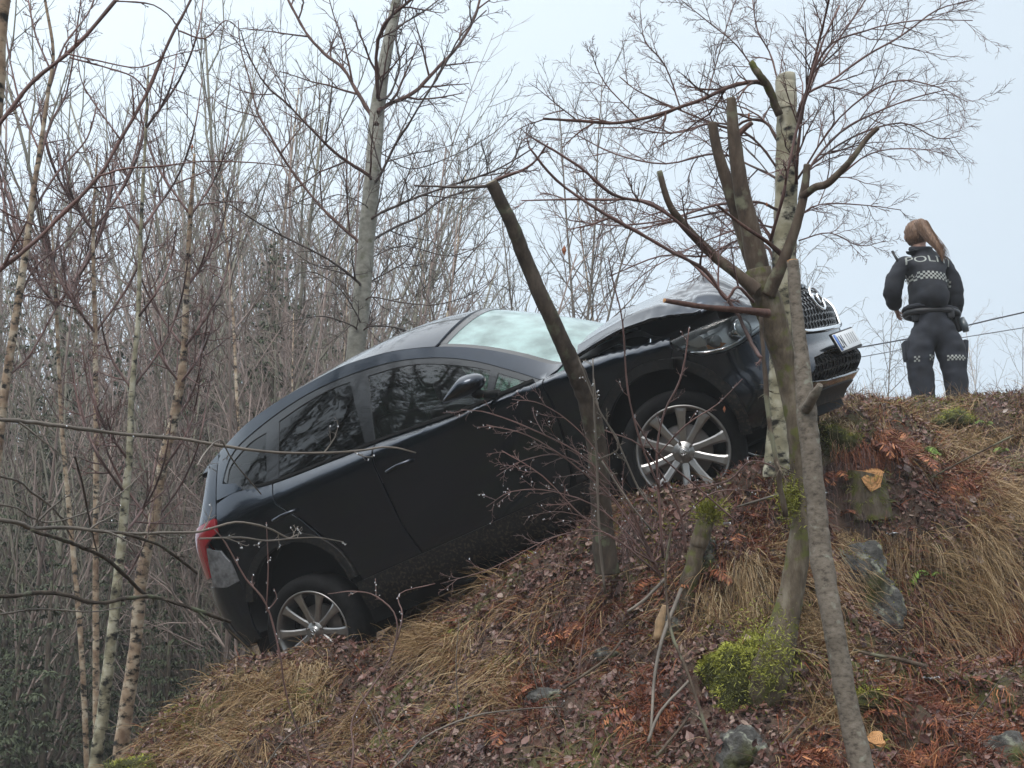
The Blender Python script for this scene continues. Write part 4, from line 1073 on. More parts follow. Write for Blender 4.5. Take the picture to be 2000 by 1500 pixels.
for i, (pl, w0, w1, dz) in enumerate([
    ([(1500, 165), (1470, 160), (1430, 168), (1380, 190), (1290, 222), (1210, 240), (1130, 236), (1060, 232)], 13, 6, -.05),
    ([(1555, 360), (1558, 300), (1570, 200), (1590, 120), (1610, 40), (1625, -30)], 9, 5, -.06),
    ([(1553, 260), (1570, 190), (1620, 160), (1690, 110), (1760, 70), (1830, 20), (1900, 0)], 8, 3, .05),
    ([(1560, 390), (1580, 330), (1640, 260), (1710, 220), (1790, 190), (1850, 175)], 8, 3, .08),
    ([(1568, 380), (1630, 350), (1700, 300), (1780, 290), (1850, 300)], 6, 2, -.08),
    ([(1556, 240), (1600, 130), (1650, 60), (1690, 0), (1710, -40)], 7, 3, .1),
    ([(1548, 430), (1600, 400), (1680, 400), (1760, 410)], 5, 2, .03),
    ([(1522, 280), (1497, 240), (1460, 235), (1420, 250), (1340, 220), (1250, 180), (1210, 150)], 9, 3, .08),
    ([(1516, 480), (1490, 440), (1470, 420), (1430, 410), (1330, 430), (1230, 450)], 9, 3, .05),
    ([(1518, 410), (1480, 395), (1400, 400), (1300, 430), (1200, 440), (1110, 430)], 8, 3, -.04),
    ([(1515, 520), (1495, 480), (1440, 470), (1380, 500), (1290, 500), (1190, 540)], 8, 3, .06),
    ([(1520, 350), (1480, 330), (1400, 300), (1300, 320), (1200, 300), (1120, 260)], 7, 3, .10),
    ([(1520, 330), (1470, 270), (1400, 240), (1310, 260), (1230, 250), (1160, 250)], 7, 3, .0),
    ([(1512, 445), (1470, 440), (1380, 470), (1280, 520), (1230, 560)], 6, 2, -.06),
    ([(1535, 250), (1510, 120), (1480, 60), (1470, 0)], 6, 3, .09), ([(1490, 160), (1440, 90), (1380, 40), (1330, 0)], 5, 2, .03),
    ([(1380, 190), (1400, 120), (1420, 50), (1440, -10)], 4, 2, .05),
    ([(1560, 600), (1500, 460), (1470, 430), (1440, 400)], 5, 3, .02),
    ([(1556, 230), (1610, 100), (1690, 60), (1790, 40), (1900, 40)], 7, 2, -.1), ([(1558, 350), (1640, 230), (1740, 160), (1830, 170), (1890, 200)], 6, 2, -.12),
    ([(1560, 470), (1620, 455), (1680, 480), (1730, 470)], 4, 2, .05), ([(1575, 330), (1660, 270), (1760, 240), (1830, 270), (1880, 265)], 6, 2, .15),
    ([(1330, 215), (1300, 130), (1260, 80), (1250, 20)], 5, 2, .0), ([(1250, 235), (1180, 160), (1150, 90)], 4, 2, .0)]):
    m = len(pl)
    branch_part('branch', t, [(u, v, 8.35 + dz * (k + 1), (w0 + (w1 - w0) * k / (m - 1)) * .84) for k, (u, v) in enumerate(pl)], bark_red if w0 > 8.5 else twig_red, 200 + i, kids=10, prm=BB, Lk=.86)
adopt(t)

# ---- T1 lopped many-stemmed tree
t = tree_root('lopped_tree', 1525, 1280, 7.45, 'brown many stemmed tree lopped to stubs in front of the bonnet', 'tree')
trunk_part('trunk', t, [(1470, 1470, 7.5, 120), (1488, 1380, 7.42, 108), (1502, 1320, 7.38, 96), (1520, 1265, 7.4, 80), (1542, 1170, 7.45, 60), (1562, 1060, 7.5, 52), (1566, 960, 7.55, 50), (1560, 850, 7.55, 50), (1545, 760, 7.6, 54), (1525, 680, 7.6, 58), (1505, 610, 7.6, 66), (1487, 560, 7.6, 72), (1480, 525, 7.6, 60)], bark_mossy, sides=18, n=6, seed=11, amp=.015)
for i, (pl, cm) in enumerate([
    ([(1487, 560, 7.6, 56), (1470, 470, 7.6, 48), (1452, 390, 7.6, 40), (1440, 320, 7.6, 35), (1432, 250, 7.6, 28), (1428, 192, 7.6, 22)], cut_old),
    ([(1478, 530, 7.66, 44), (1450, 450, 7.7, 34), (1425, 370, 7.7, 30), (1403, 300, 7.7, 25), (1391, 240, 7.7, 19)], cut_old),
    ([(1478, 568, 7.5, 36), (1440, 535, 7.5, 27), (1395, 500, 7.5, 23), (1345, 450, 7.45, 19), (1308, 400, 7.4, 15), (1288, 335, 7.4, 12)], cut_old),
    ([(1500, 575, 7.55, 36), (1530, 510, 7.5, 27), (1552, 450, 7.5, 23), (1566, 400, 7.5, 21), (1573, 360, 7.5, 17), (1576, 322, 7.5, 14)], cut_old),
    ([(1566, 385, 7.5, 17), (1592, 366, 7.45, 16), (1618, 357, 7.4, 16), (1660, 315, 7.35, 13), (1692, 272, 7.35, 11), (1714, 250, 7.35, 11)], cut_old),
    ([(1500, 612, 7.45, 20), (1450, 606, 7.35, 14), (1380, 600, 7.25, 12), (1298, 587, 7.15, 10)], cut_wood),
    ([(1530, 500, 7.55, 12), (1495, 470, 7.5, 9), (1450, 440, 7.45, 7), (1400, 400, 7.4, 5)], None),
    ([(1440, 265, 7.6, 14), (1455, 250, 7.6, 12), (1468, 240, 7.6, 10)], cut_old)]):
    trunk_part('stem' if i < 5 else 'branch', t, pl, bark_brown if i < 5 else bark_red, sides=12, seed=20 + i, amp=.025, cutmat=[('top', cm)] if cm else None)
for i, pl in enumerate([
    [(1472, 590, 7.4, 7), (1440, 560, 7.3, 7), (1417, 583, 7.3, 7), (1378, 528, 7.25, 8), (1318, 495, 7.2, 8), (1241, 451, 7.15, 8), (1164, 407, 7.1, 7), (1087, 352, 7.1, 6), (1032, 286, 7.05, 5)],
    [(1400, 505, 7.5, 7), (1350, 455, 7.4, 7), (1274, 400, 7.3, 7), (1197, 380, 7.2, 7), (1131, 325, 7.15, 6), (1032, 264, 7.1, 4)],
    [(1345, 452, 7.45, 7), (1270, 395, 7.4, 6), (1180, 390, 7.4, 5), (1090, 390, 7.4, 4), (1018, 392, 7.4, 3)],
    [(1484, 610, 7.5, 8), (1492, 700, 7.4, 9), (1500, 800, 7.35, 10), (1520, 930, 7.3, 11), (1535, 1010, 7.3, 12)],
    [(1324, 490, 7.5, 5), (1374, 536, 7.45, 6), (1432, 600, 7.4, 8), (1468, 672, 7.35, 9), (1487, 700, 7.3, 9)],
    [(1505, 470, 7.5, 8), (1530, 380, 7.4, 7), (1545, 300, 7.4, 6), (1560, 240, 7.4, 6), (1600, 100, 7.3, 5), (1640, 10, 7.3, 4)]]):
    branch_part('branch', t, pl, twig_red if i not in (3,) else bark_brown, 300 + i, kids=6 if i < 3 else 3, prm=BB, Lk=.5)
adopt(t)

# ---- T2 grey stem crossing in front
t = tree_root('grey_sapling', 1690, 1560, 6.6, 'straight grey young trunk with sawn top crossing before the lopped tree', 'tree')
trunk_part('trunk', t, [(1712, 1640, 6.45, 66), (1680, 1490, 6.6, 56), (1645, 1320, 6.7, 52), (1626, 1210, 6.75, 50), (1604, 1090, 6.85, 52), (1596, 1000, 6.9, 47), (1583, 880, 6.95, 47), (1574, 790, 7.0, 45), (1566, 700, 7.05, 34), (1556, 610, 7.1, 30), (1548, 510, 7.15, 27)], bark_grey, sides=18, n=6, seed=31, amp=.05, cutmat=[('top', cut_wood)])
trunk_part('knot', t, [(1574, 800, 6.95, 26), (1592, 770, 6.88, 20), (1602, 752, 6.85, 13)], bark_grey, sides=9, seed=33, amp=.1)
adopt(t)

# ---- T4 leaning lopped trunk against the car
t = tree_root('leaning_trunk', 1172, 1080, 8.6, 'dark bare pole trunk sawn flat at its top, leaning in front of the windscreen', 'tree')
trunk_part('trunk', t, [(1186, 1120, 8.55, 58), (1176, 1020, 8.55, 50), (1168, 900, 8.5, 48), (1152, 800, 8.45, 47), (1128, 735, 8.4, 44), (1103, 680, 8.35, 40), (1062, 590, 8.3, 37), (1030, 515, 8.3, 35), (1000, 440, 8.25, 33), (960, 355, 8.2, 29)], bark_dark, sides=16, n=6, seed=41, amp=.04, cutmat=[('top', cut_old)])
branch_part('branch', t, [(952, 364, 8.2, 7), (900, 365, 8.1, 6), (850, 364, 8.1, 5), (808, 362, 8.05, 4)], twig_dark, 45, kids=2, prm=BB, Lk=.3)
branch_part('branch', t, [(968, 352, 8.2, 8), (1000, 340, 8.15, 7), (1040, 320, 8.1, 5), (1070, 280, 8.0, 4)], twig_red, 46, kids=5, prm=BB, Lk=.7)
adopt(t)

# ---- T6 slim birch at the left edge
t = tree_root('slim_birch', -10, 960, 13, 'slim pale birch at the left edge reaching out of the picture top', 'tree')
trunk_part('trunk', t, [(-25, 1150, 13, 26), (-10, 950, 13, 22), (8, 770, 13, 20), (30, 625, 13, 17), (50, 490, 13, 15), (66, 370, 13, 12), (80, 280, 13, 10), (95, 175, 13, 8), (104, 100, 13, 7), (88, 0, 13, 6), (80, -60, 13, 5)], bark_birch2, sides=10, seed=51, amp=.04)
for i, pl in enumerate([[(66, 370), (95, 250), (130, 180), (150, 60), (160, -20)], [(80, 300), (45, 220), (20, 120), (5, 20)], [(50, 490), (20, 400), (-5, 300)], [(95, 180), (125, 90), (170, 30), (190, -20)], [(30, 600), (70, 520), (130, 470), (190, 380)],
                        [(60, 420), (110, 340), (170, 270), (190, 200)], [(100, 140), (70, 70), (55, 0)], [(12, 740), (60, 690), (110, 600)]]):
    branch_part('branch', t, [(u, v, 13 + .1 * k, 5 - .6 * k) for k, (u, v) in enumerate(pl)], twig_red, 400 + i, kids=9, prm=PB, Lk=.6)
adopt(t)
# ---- T7 trunk top left corner, close
t = tree_root('near_birch', -260, 1500, 6.2, 'pale brown trunk edge in the top left corner with long branches sweeping across the sky', 'tree')
trunk_part('trunk', t, [(-420, 2300, 6.2, 80), (-260, 1500, 6.2, 66), (-160, 1000, 6.2, 54), (-70, 560, 6.2, 44), (-10, 230, 6.2, 34), (2, 60, 6.2, 28), (20, -80, 6.2, 24)], bark_birch2, sides=14, seed=61, amp=.05)
NB = [LV(7, .05, .02, 5, 40, .34, .10, 5), LV(7, .09, .03, 4, 40, .5, .12, 4, rmin=.0016), LV(5, .12, .02, 3, 38, .55, .15, 3, rmin=.0012), LV(4, .12, .0, 0, 40, .5, .2, 3)]
for i, (pl, w0, w1) in enumerate([
    ([(-90, 590), (0, 526), (50, 488), (110, 430), (192, 345), (235, 272), (285, 185), (330, 80), (372, 0), (390, -50)], 11, 6),
    ([(-60, 300), (0, 240), (60, 165), (150, 88), (225, 2), (260, -40)], 10, 8),
    ([(192, 345), (240, 330), (310, 325), (400, 315), (500, 318), (560, 325)], 5, 2),
    ([(135, 112), (200, 130), (260, 150), (290, 185)], 4, 3),
    ([(130, 105), (190, 118), (270, 132), (330, 110), (400, 95)], 4, 2),
    ([(235, 272), (190, 210), (160, 160), (150, 100)], 4, 2),
    ([(225, 2), (300, 10), (345, 50), (350, 100)], 4, 2),
    ([(350, 60), (400, 75), (440, 40), (470, 60)], 4, 2),
    ([(-80, 360), (20, 420), (70, 440), (100, 450)], 5, 2)]):
    m = len(pl)
    branch_part('branch', t, [(u, v, 5.6 + .03 * k, w0 + (w1 - w0) * k / (m - 1)) for k, (u, v) in enumerate(pl)], twig_red, 430 + i, kids=4, prm=NB, Lk=.42)
adopt(t)
# ---- T10 tree left of the frame whose low branches reach across
t = tree_root('spreading_tree', -330, 1500, 7.2, 'low tree beyond the left edge whose wet branches reach across to the tailgate', 'tree')
trunk_part('trunk', t, [(-360, 1900, 7.2, 60), (-330, 1500, 7.2, 50), (-300, 1150, 7.2, 40), (-290, 800, 7.2, 30), (-280, 500, 7.2, 20)], bark_dark, sides=12, seed=71)
for i, (pl, w0, w1, mt, kd) in enumerate([
    ([(-280, 800), (0, 820), (75, 826), (150, 836), (260, 850), (350, 856), (430, 870), (520, 882), (620, 885), (700, 880), (760, 873), (812, 884)], 11, 3, twig_grey, 4),
    ([(-290, 1000), (0, 1015), (60, 1032), (120, 1030), (200, 1038), (270, 1042), (330, 1040), (390, 1038), (460, 1020), (520, 1030), (560, 1050), (580, 1045)], 10, 3, twig_grey, 7),
    ([(-290, 1150), (0, 1165), (60, 1158), (120, 1160), (190, 1178), (250, 1168), (300, 1166), (350, 1180), (415, 1202), (450, 1215)], 10, 8, bark_dark, 3),
    ([(60, 1035), (125, 1055), (150, 1065), (205, 1090), (250, 1130), (275, 1155), (300, 1168)], 9, 8, bark_dark, 2),
    ([(240, 1042), (300, 1060), (340, 1085), (385, 1120)], 7, 6, bark_dark, 2),
    ([(-280, 900), (0, 930), (60, 960), (110, 1000), (140, 1050)], 6, 4, twig_grey, 4),
    ([(145, 890), (160, 940), (172, 1000), (180, 1040), (190, 1080)], 5, 4, twig_dark, 2),
    ([(-285, 960), (0, 985), (60, 1010), (100, 1020), (170, 1000), (240, 960), (300, 900)], 5, 2, twig_grey, 4),
    ([(390, 1052), (470, 1050), (520, 1056), (570, 1052), (620, 1050), (670, 1058)], 4, 2, twig_grey, 4),
    ([(385, 910), (400, 885), (430, 860), (455, 900), (510, 965)], 3, 3, twig_grey, 2),
    ([(0, 1200), (80, 1190), (180, 1195), (240, 1185)], 5, 2, twig_grey, 4)]):
    m = len(pl)
    o = branch_part('branch', t, [(u, v, 6.6 + (1.2 * k / m if u > 0 else 0), w0 + (w1 - w0) * k / (m - 1)) for k, (u, v) in enumerate(pl)], mt, 460 + i, kids=kd, prm=NB, Lk=.30)
    if i in (0, 1, 8): drops_on(o, t, 16, 460 + i)
adopt(t)

# ---- T9 birches at the lower left
for i, (pl, lab, bm_) in enumerate([
    ([(178, 1640, 13, 34), (186, 1500, 13, 31), (200, 1400, 13, 29), (215, 1275, 13, 26), (228, 1150, 13, 24), (239, 1050, 13, 21), (245, 965, 13, 18), (252, 900, 13, 15), (258, 760, 13, 12), (270, 620, 13, 10), (275, 450, 13, 8), (285, 250, 13, 6), (290, 130, 13, 4)], 'left of the two thick speckled birches in the hollow behind the car tail', bark_birch),
    ([(225, 1640, 13.6, 40), (238, 1450, 13.6, 36), (263, 1275, 13.6, 30), (276, 1130, 13.6, 29), (298, 1025, 13.6, 26), (315, 920, 13.6, 25), (338, 825, 13.6, 24), (352, 750, 13.6, 20), (360, 680, 13.6, 16), (365, 560, 13.6, 12), (372, 420, 13.6, 9), (380, 300, 13.6, 6)], 'right of the two thick speckled birches, nearest the tail lamp', bark_birch2),
    ([(190, 1600, 15, 16), (188, 1350, 15, 15), (187, 1100, 15, 13), (188, 850, 15, 12), (186, 650, 15, 10), (182, 450, 15, 7), (190, 300, 15, 4)], 'thin pale birch pole just left of the thick speckled pair', bark_birch2),
    ([(172, 1560, 16, 12), (160, 1280, 16, 12), (140, 1050, 16, 11), (120, 820, 16, 9), (110, 600, 16, 7), (100, 420, 16, 4)], 'thinnest birch pole leaning left in the hollow', bark_birch2)]):
    t = tree_root('birch_tree', pl[1][0], pl[1][1], pl[1][2], lab, 'tree', 'birches in the hollow at the left')
    trunk_part('trunk', t, pl, bm_, sides=12, seed=80 + i, amp=.05)
    rng = random.Random(90 + i)
    for j in range(16):
        a = pl[rng.randint(4, len(pl) - 2)]; u, v, d = a[:3]; sx = rng.choice((-1, 1)); l = rng.uniform(60, 190)
        bl = [(u, v, d, 6), (u + sx * l * .35, v - l * .5, d + rng.uniform(-.3, .3), 5), (u + sx * l * .55, v - l * 1.0, d + rng.uniform(-.5, .5), 4), (u + sx * l * .65, v - l * 1.6, d + rng.uniform(-.6, .6), 2)]
        branch_part('branch', t, bl, twig_red, 900 + i * 20 + j, kids=5, prm=PB, Lk=.95)
    adopt(t)

# ---- young stems and sprays between the camera and the car
def shrub(label, lines, seed, kids=5, mat=None, d0=None, drops=10, Lk=.35, cat='sapling', group='thin bare saplings growing in front of the car', name='sapling'):
    t = tree_root(name, lines[0][0][0], lines[0][0][1], lines[0][0][2], label, cat, group)
    for i, pl in enumerate(lines):
        pl = [(u, v, d, w * .62) for u, v, d, w in pl]
        o = branch_part('stem', t, pl, mat or twig_red, seed + i, kids=kids, prm=NB, Lk=Lk, sides=6)
        if drops: drops_on(o, t, drops, seed + i + 50, .0032)
    adopt(t)
shrub('two forked thin grey stems right of the leaning dark pole', [[(1182, 1160, 7.9, 9), (1172, 1060, 7.9, 9), (1168, 980, 7.9, 8), (1165, 880, 7.9, 8), (1160, 790, 7.9, 6), (1158, 700, 7.9, 4)], [(1166, 900, 7.9, 6), (1210, 870, 7.8, 5), (1170, 800, 7.8, 4), (1160, 740, 7.8, 3)], [(1290, 1010, 7.9, 7), (1250, 960, 7.9, 6), (1205, 860, 7.9, 6), (1165, 790, 7.9, 5), (1130, 700, 7.9, 3)], [(1175, 900, 7.85, 6), (1225, 975, 7.85, 6), (1275, 1040, 7.85, 7)]], 500, mat=twig_grey)
shrub('upright thin reddish stem rising past the headlamp over the front wheel', [[(1295, 1090, 7.8, 10), (1286, 960, 7.8, 9), (1284, 870, 7.8, 8), (1300, 800, 7.8, 7), (1325, 750, 7.8, 7), (1338, 700, 7.8, 6), (1346, 640, 7.8, 4)], [(1290, 960, 7.8, 8), (1250, 860, 7.75, 7), (1226, 760, 7.75, 6), (1216, 630, 7.7, 6), (1200, 560, 7.7, 5), (1187, 500, 7.7, 4)], [(1284, 890, 7.75, 6), (1340, 830, 7.7, 5), (1400, 790, 7.7, 4), (1450, 740, 7.7, 3)]], 520)
shrub('slender reddish stem standing over the alloy front wheel', [[(1340, 1080, 7.9, 9), (1330, 1010, 7.9, 8), (1300, 940, 7.85, 6), (1250, 870, 7.8, 5), (1180, 840, 7.8, 4)], [(1330, 1010, 7.9, 6), (1400, 960, 7.8, 5), (1500, 960, 7.8, 3)], [(1320, 960, 7.9, 6), (1420, 940, 7.85, 5), (1470, 900, 7.85, 5), (1540, 925, 7.8, 4)], [(1440, 1020, 7.8, 6), (1360, 950, 7.8, 6), (1280, 880, 7.75, 6), (1240, 820, 7.7, 5)]], 540, kids=4)
shrub('dense arching spray of purple red twigs with raindrops across the front door', [[(1290, 1130, 7.9, 9), (1230, 1000, 7.9, 6), (1150, 900, 7.9, 5), (1060, 848, 7.9, 5), (960, 808, 7.9, 4), (900, 800, 7.9, 3)], [(1280, 1100, 7.9, 8), (1200, 980, 8.0, 6), (1110, 900, 8.0, 5), (1030, 850, 8.0, 4), (950, 830, 8.0, 3)], [(1285, 1110, 7.9, 8), (1180, 1000, 7.9, 5), (1080, 960, 7.9, 4), (1000, 960, 7.9, 3), (950, 990, 7.9, 2)],
    [(1280, 1100, 7.85, 7), (1150, 1020, 7.85, 5), (1060, 930, 7.85, 4), (980, 880, 7.85, 3)], [(1285, 1120, 7.8, 7), (1180, 1040, 7.8, 5), (1080, 1050, 7.8, 4), (960, 1110, 7.8, 3), (860, 1140, 7.8, 2)], [(1290, 1125, 7.9, 7), (1240, 1010, 7.9, 6), (1200, 930, 7.9, 5), (1130, 840, 7.9, 4), (1060, 790, 7.9, 3), (1000, 780, 7.9, 2)],
    [(1275, 1080, 8.0, 6), (1180, 950, 8.0, 5), (1100, 890, 8.0, 4), (1020, 900, 8.0, 3), (970, 930, 8.0, 2)], [(1280, 1090, 8.0, 6), (1190, 1030, 8.0, 4), (1100, 1000, 8.0, 3), (1020, 1010, 8.0, 2)]], 560, kids=10, Lk=.55, drops=16)
shrub('hooked twig standing before the rear wheel', [[(620, 1520, 7.6, 9), (565, 1380, 7.7, 7), (545, 1270, 7.7, 7), (520, 1180, 7.7, 7), (480, 1130, 7.7, 6), (440, 1060, 7.7, 5), (415, 1030, 7.7, 4)], [(520, 1190, 7.7, 4), (524, 1110, 7.7, 4), (520, 1020, 7.7, 3)], [(520, 1195, 7.7, 5), (540, 1170, 7.7, 4), (535, 1150, 7.7, 3)]], 580, kids=3, Lk=.2, mat=twig_red)
shrub('wiry pale shoot curving up between the wheels', [[(660, 1640, 7.4, 9), (690, 1480, 7.5, 8), (690, 1400, 7.6, 6), (760, 1290, 7.7, 6), (775, 1210, 7.75, 6), (735, 1165, 7.8, 5), (690, 1155, 7.8, 4), (640, 1160, 7.8, 3)], [(776, 1250, 7.7, 5), (786, 1200, 7.75, 5), (780, 1160, 7.8, 4), (850, 1140, 7.8, 3)], [(735, 1165, 7.8, 4), (733, 1130, 7.8, 3)]], 600, kids=4, Lk=.25, mat=twig_red)
shrub('leafless stem leaning right at the bottom beside the mossy boulder', [[(1425, 1560, 6.7, 14), (1390, 1460, 6.8, 12), (1345, 1320, 6.9, 11), (1310, 1230, 7.0, 10), (1300, 1120, 7.1, 8), (1310, 1040, 7.1, 7)]], 620, kids=2, Lk=.2, mat=bark_brown, drops=0)
shrub('long arching cane across the lower bank', [[(640, 1600, 7.2, 9), (770, 1500, 7.3, 8), (830, 1440, 7.4, 7), (920, 1400, 7.5, 7), (1020, 1385, 7.6, 5), (1100, 1380, 7.6, 4)], [(480, 1560, 7.9, 6), (560, 1440, 8.0, 5), (640, 1400, 8.0, 4)]], 630, kids=3, Lk=.2, mat=twig_grey, drops=4)
rng = random.Random(640)
_vt = ['pale', 'grey', 'reddish', 'dark']
for i in range(20):     # short wild shoots over the lower bank
    u = rng.uniform(560, 1960); v = rng.uniform(1180, 1480); 
    d = 7.0 + max(0, (1500 - v)) * .0042 + max(0, (1000 - u)) * .0012
    p = P(u, v, d); s = rng.uniform(-.7, .7); h = rng.uniform(.25, .7)
    e = empty('shoot', (p[0], p[1], tz(p[0], p[1]) - .03)); 
    e['label'] = 'thin leafless shoot poking out of the leaf litter on the lower bank'; e['category'] = 'shoot'; e['group'] = 'thin shoots on the lower bank'
    T = Tubes(); rr = random.Random(i)
    grow(T, Vector((0, 0, 0)), Vector((s, -.2, 1)), h, .0045, 0, rr, [LV(7, .10, .0, 3, 40, .4, .3, 5), LV(5, .12, .02, 0, 40, .5, .2, 3)])
    link('stem', T.build('stem'), e, [twig_grey, twig_red][i % 2])
# ================================================================== woods in the hollow, beyond the road and behind the camera
def copy_thing(src, loc, rz, s=1.0, label=None, group=None, tilt=0.0):
    o = src.copy(); COL.objects.link(o); o.location = loc; o.rotation_euler = (tilt, tilt * .5, rz); o.scale = (s, s, s)
    if label: o['label'] = label
    if group: o['group'] = group
    for c in src.children:
        d = c.copy(); COL.objects.link(d); d.parent = o
    return o
SAP = [LV(9, .035, .02, 17, 30, .34, .18, 5, tip=.2), LV(6, .08, .05, 6, 34, .52, .12, 3, rmin=.0038), LV(5, .10, .05, 3, 34, .55, .15, 3, rmin=.0028), LV(3, .10, .04, 0, 40, .5, .2, 3)]
BIR = [LV(10, .03, .02, 24, 42, .26, .22, 6, tip=.15), LV(6, .08, .05, 6, 38, .55, .12, 3, rmin=.0045), LV(5, .12, -.02, 3, 38, .6, .15, 3, rmin=.0036), LV(4, .12, -.05, 0, 40, .5, .2, 3)]
WEEP = [LV(11, .02, .02, 30, 40, .27, .18, 6, tip=.12), LV(6, .07, .02, 7, 40, .5, .12, 3, rmin=.006), LV(6, .10, -.16, 3, 30, .75, .2, 3, rmin=.005), LV(5, .08, -.28, 0, 40, .5, .2, 3)]
def sapling_tpl(i, n, H, trunk_m, twig_m, prm):
    rng = random.Random(1000 + i); e = empty('bare_tree')
    for k in range(n):
        a = rng.random() * 6.28; sp = .10 + .16 * (n > 1)
        T = Tubes(); d = Vector((math.cos(a) * sp * rng.uniform(.2, 1.2), math.sin(a) * sp * rng.uniform(.2, 1.2), 1))
        h = H * rng.uniform(.7, 1.05)
        grow(T, Vector((math.cos(a) * .08, math.sin(a) * .08, -.3)), d, h, .0068 * h * rng.uniform(.6, .95), 0, rng, prm)
        main = Tubes(); main.t = T.t[:1]; T.t = T.t[1:]
        link('trunk', main.build('trunk'), e, trunk_m); link('crown', T.build('crown'), e, twig_m)
    return e
tree_tpls = [sapling_tpl(0, 4, 8.5, bg_twig, bg_twig, SAP), sapling_tpl(1, 5, 7.5, bg_twig2, bg_twig2, SAP), sapling_tpl(2, 3, 9.5, bg_twig, bg_twig, SAP), sapling_tpl(3, 5, 8, bg_twig2, bg_twig, SAP),
             sapling_tpl(4, 1, 11, bark_birch2, bg_twig, BIR), sapling_tpl(5, 1, 10, bark_birch2, bg_twig, BIR), sapling_tpl(6, 2, 9, bark_grey, twig_grey, BIR), sapling_tpl(7, 1, 9.5, bark_grey, twig_grey, WEEP)]
needle = simple('spruce_needles', (.052, .066, .032), rough=.7, noise_amt=.5, scale=3)
def spruce_tpl(i, H):
    rng = random.Random(2000 + i); e = empty('spruce_tree'); T = Tubes()
    T.add([(0, 0, -.4), (rng.gauss(0, .05), rng.gauss(0, .05), H * .5), (0, 0, H)], [.014 * H, .009 * H, .01], 6)
    link('trunk', T.build('trunk'), e, bark_dark)
    V = []; Q = []
    z = .6
    while z < H - .1:
        fr = z / H; R_ = (H * .20) * (1 - fr) ** .85 + .12
        for k in range(rng.randint(5, 7)):
            a = rng.random() * 6.28; L = R_ * rng.uniform(.65, 1.15); zz = z + rng.uniform(-.12, .12)
            dr = Vector((math.cos(a), math.sin(a), 0)); sd = Vector((-dr.y, dr.x, 0))
            m = max(3, int(L / .15))
            for j in range(m):
                t = (j + .7) / m; c = dr * (L * t) + Vector((0, 0, zz - .30 * L * t + .22 * L * t * t))
                w = (.34 * (1 - t) + .10) * L * .55
                for s_ in (-1, 1):
                    for q_ in range(4):
                        tip = c + sd * s_ * w * rng.uniform(.35, 1.2) + dr * w * rng.uniform(.1, .9) + Vector((0, 0, -w * rng.uniform(.1, .9)))
                        ax = (tip - c).normalized(); pr = ax.cross(Vector((rng.gauss(0, .5), rng.gauss(0, .5), 1))).normalized() * .016
                        m_ = c.lerp(tip, .5) + Vector((0, 0, .02))
                        b = len(V); V += [c - pr * .4, c + pr * .4, m_ + pr, m_ - pr]; Q.append((b, b + 1, b + 2, b + 3))
                        b = len(V); V += [m_ - pr, m_ + pr, tip + pr * .2, tip - pr * .2]; Q.append((b, b + 1, b + 2, b + 3))
        z += .26 + .16 * (1 - fr)
    o = link('crown', mesh_np('crown', np.array([tuple(v) for v in V]), np.array(Q), False), e, needle)
    return e
spr_tpls = [spruce_tpl(0, 9), spruce_tpl(1, 7.5), spruce_tpl(2, 10.5)]
rng = random.Random(77)
used_t = set()
def put(kind, k, x, y, s, label, group, name=None, cat='tree', z=None):
    lst = tree_tpls if kind == 't' else spr_tpls
    src = lst[k]; loc = (x, y, (tz(x, y) if z is None else z) - .05); rz = rng.random() * 6.28
    if (kind, k) not in used_t:
        used_t.add((kind, k)); o = src; o.location = loc; o.rotation_euler = (0, 0, rz); o.scale = (s, s, s)
        o['label'] = label; o['group'] = group
    else: o = copy_thing(src, loc, rz, s, label, group, tilt=rng.gauss(0, .03))
    o['category'] = cat
    return o
def xat(u, y): return (u - 1000) / F_PX * y * 1.02
G1 = 'bare saplings of the thicket left of the tall pale tree'
for i in range(70):                      # thicket filling the left third
    y = rng.choice([rng.uniform(17, 26), rng.uniform(24, 45), rng.uniform(38, 70)])
    u = rng.uniform(-60, 690) if rng.random() < .85 else rng.uniform(560, 800)
    if u < 430 and y < 19 and rng.random() < .7: y += 8
    top = 215 + 160 * abs(u - 380) / 380 + rng.uniform(-60, 220) - (60 if y > 25 else 0)
    if u < 120: top += 150
    x = xat(u, y); z0 = tz(x, y)
    H = 1.6 + y * math.tan(PITCH + math.atan((750 - top) / F_PX)) - z0
    k = rng.choice([0, 1, 2, 3, 0, 1, 2, 4, 5]); base = [8.5, 7.5, 9.5, 8, 11, 10][k]
    put('t', k, x, y, max(.45, H / base), '%s bare %s standing %s' % ('tall' if top < 330 else ('low' if top > 480 else 'middling'), 'reddish brown bush' if k < 4 else 'slim birch', 'at the far left edge of the thicket' if u < 60 else 'left of the speckled birch pair' if u < 190 else 'behind the speckled birch pair' if u < 340 else 'between speckled birches and tail lamp' if u < 470 else 'above the car tail' if u < 600 else 'beside the tall pale trunk') + (' nearby' if y < 26 else '' if y < 42 else ' far back'), G1)
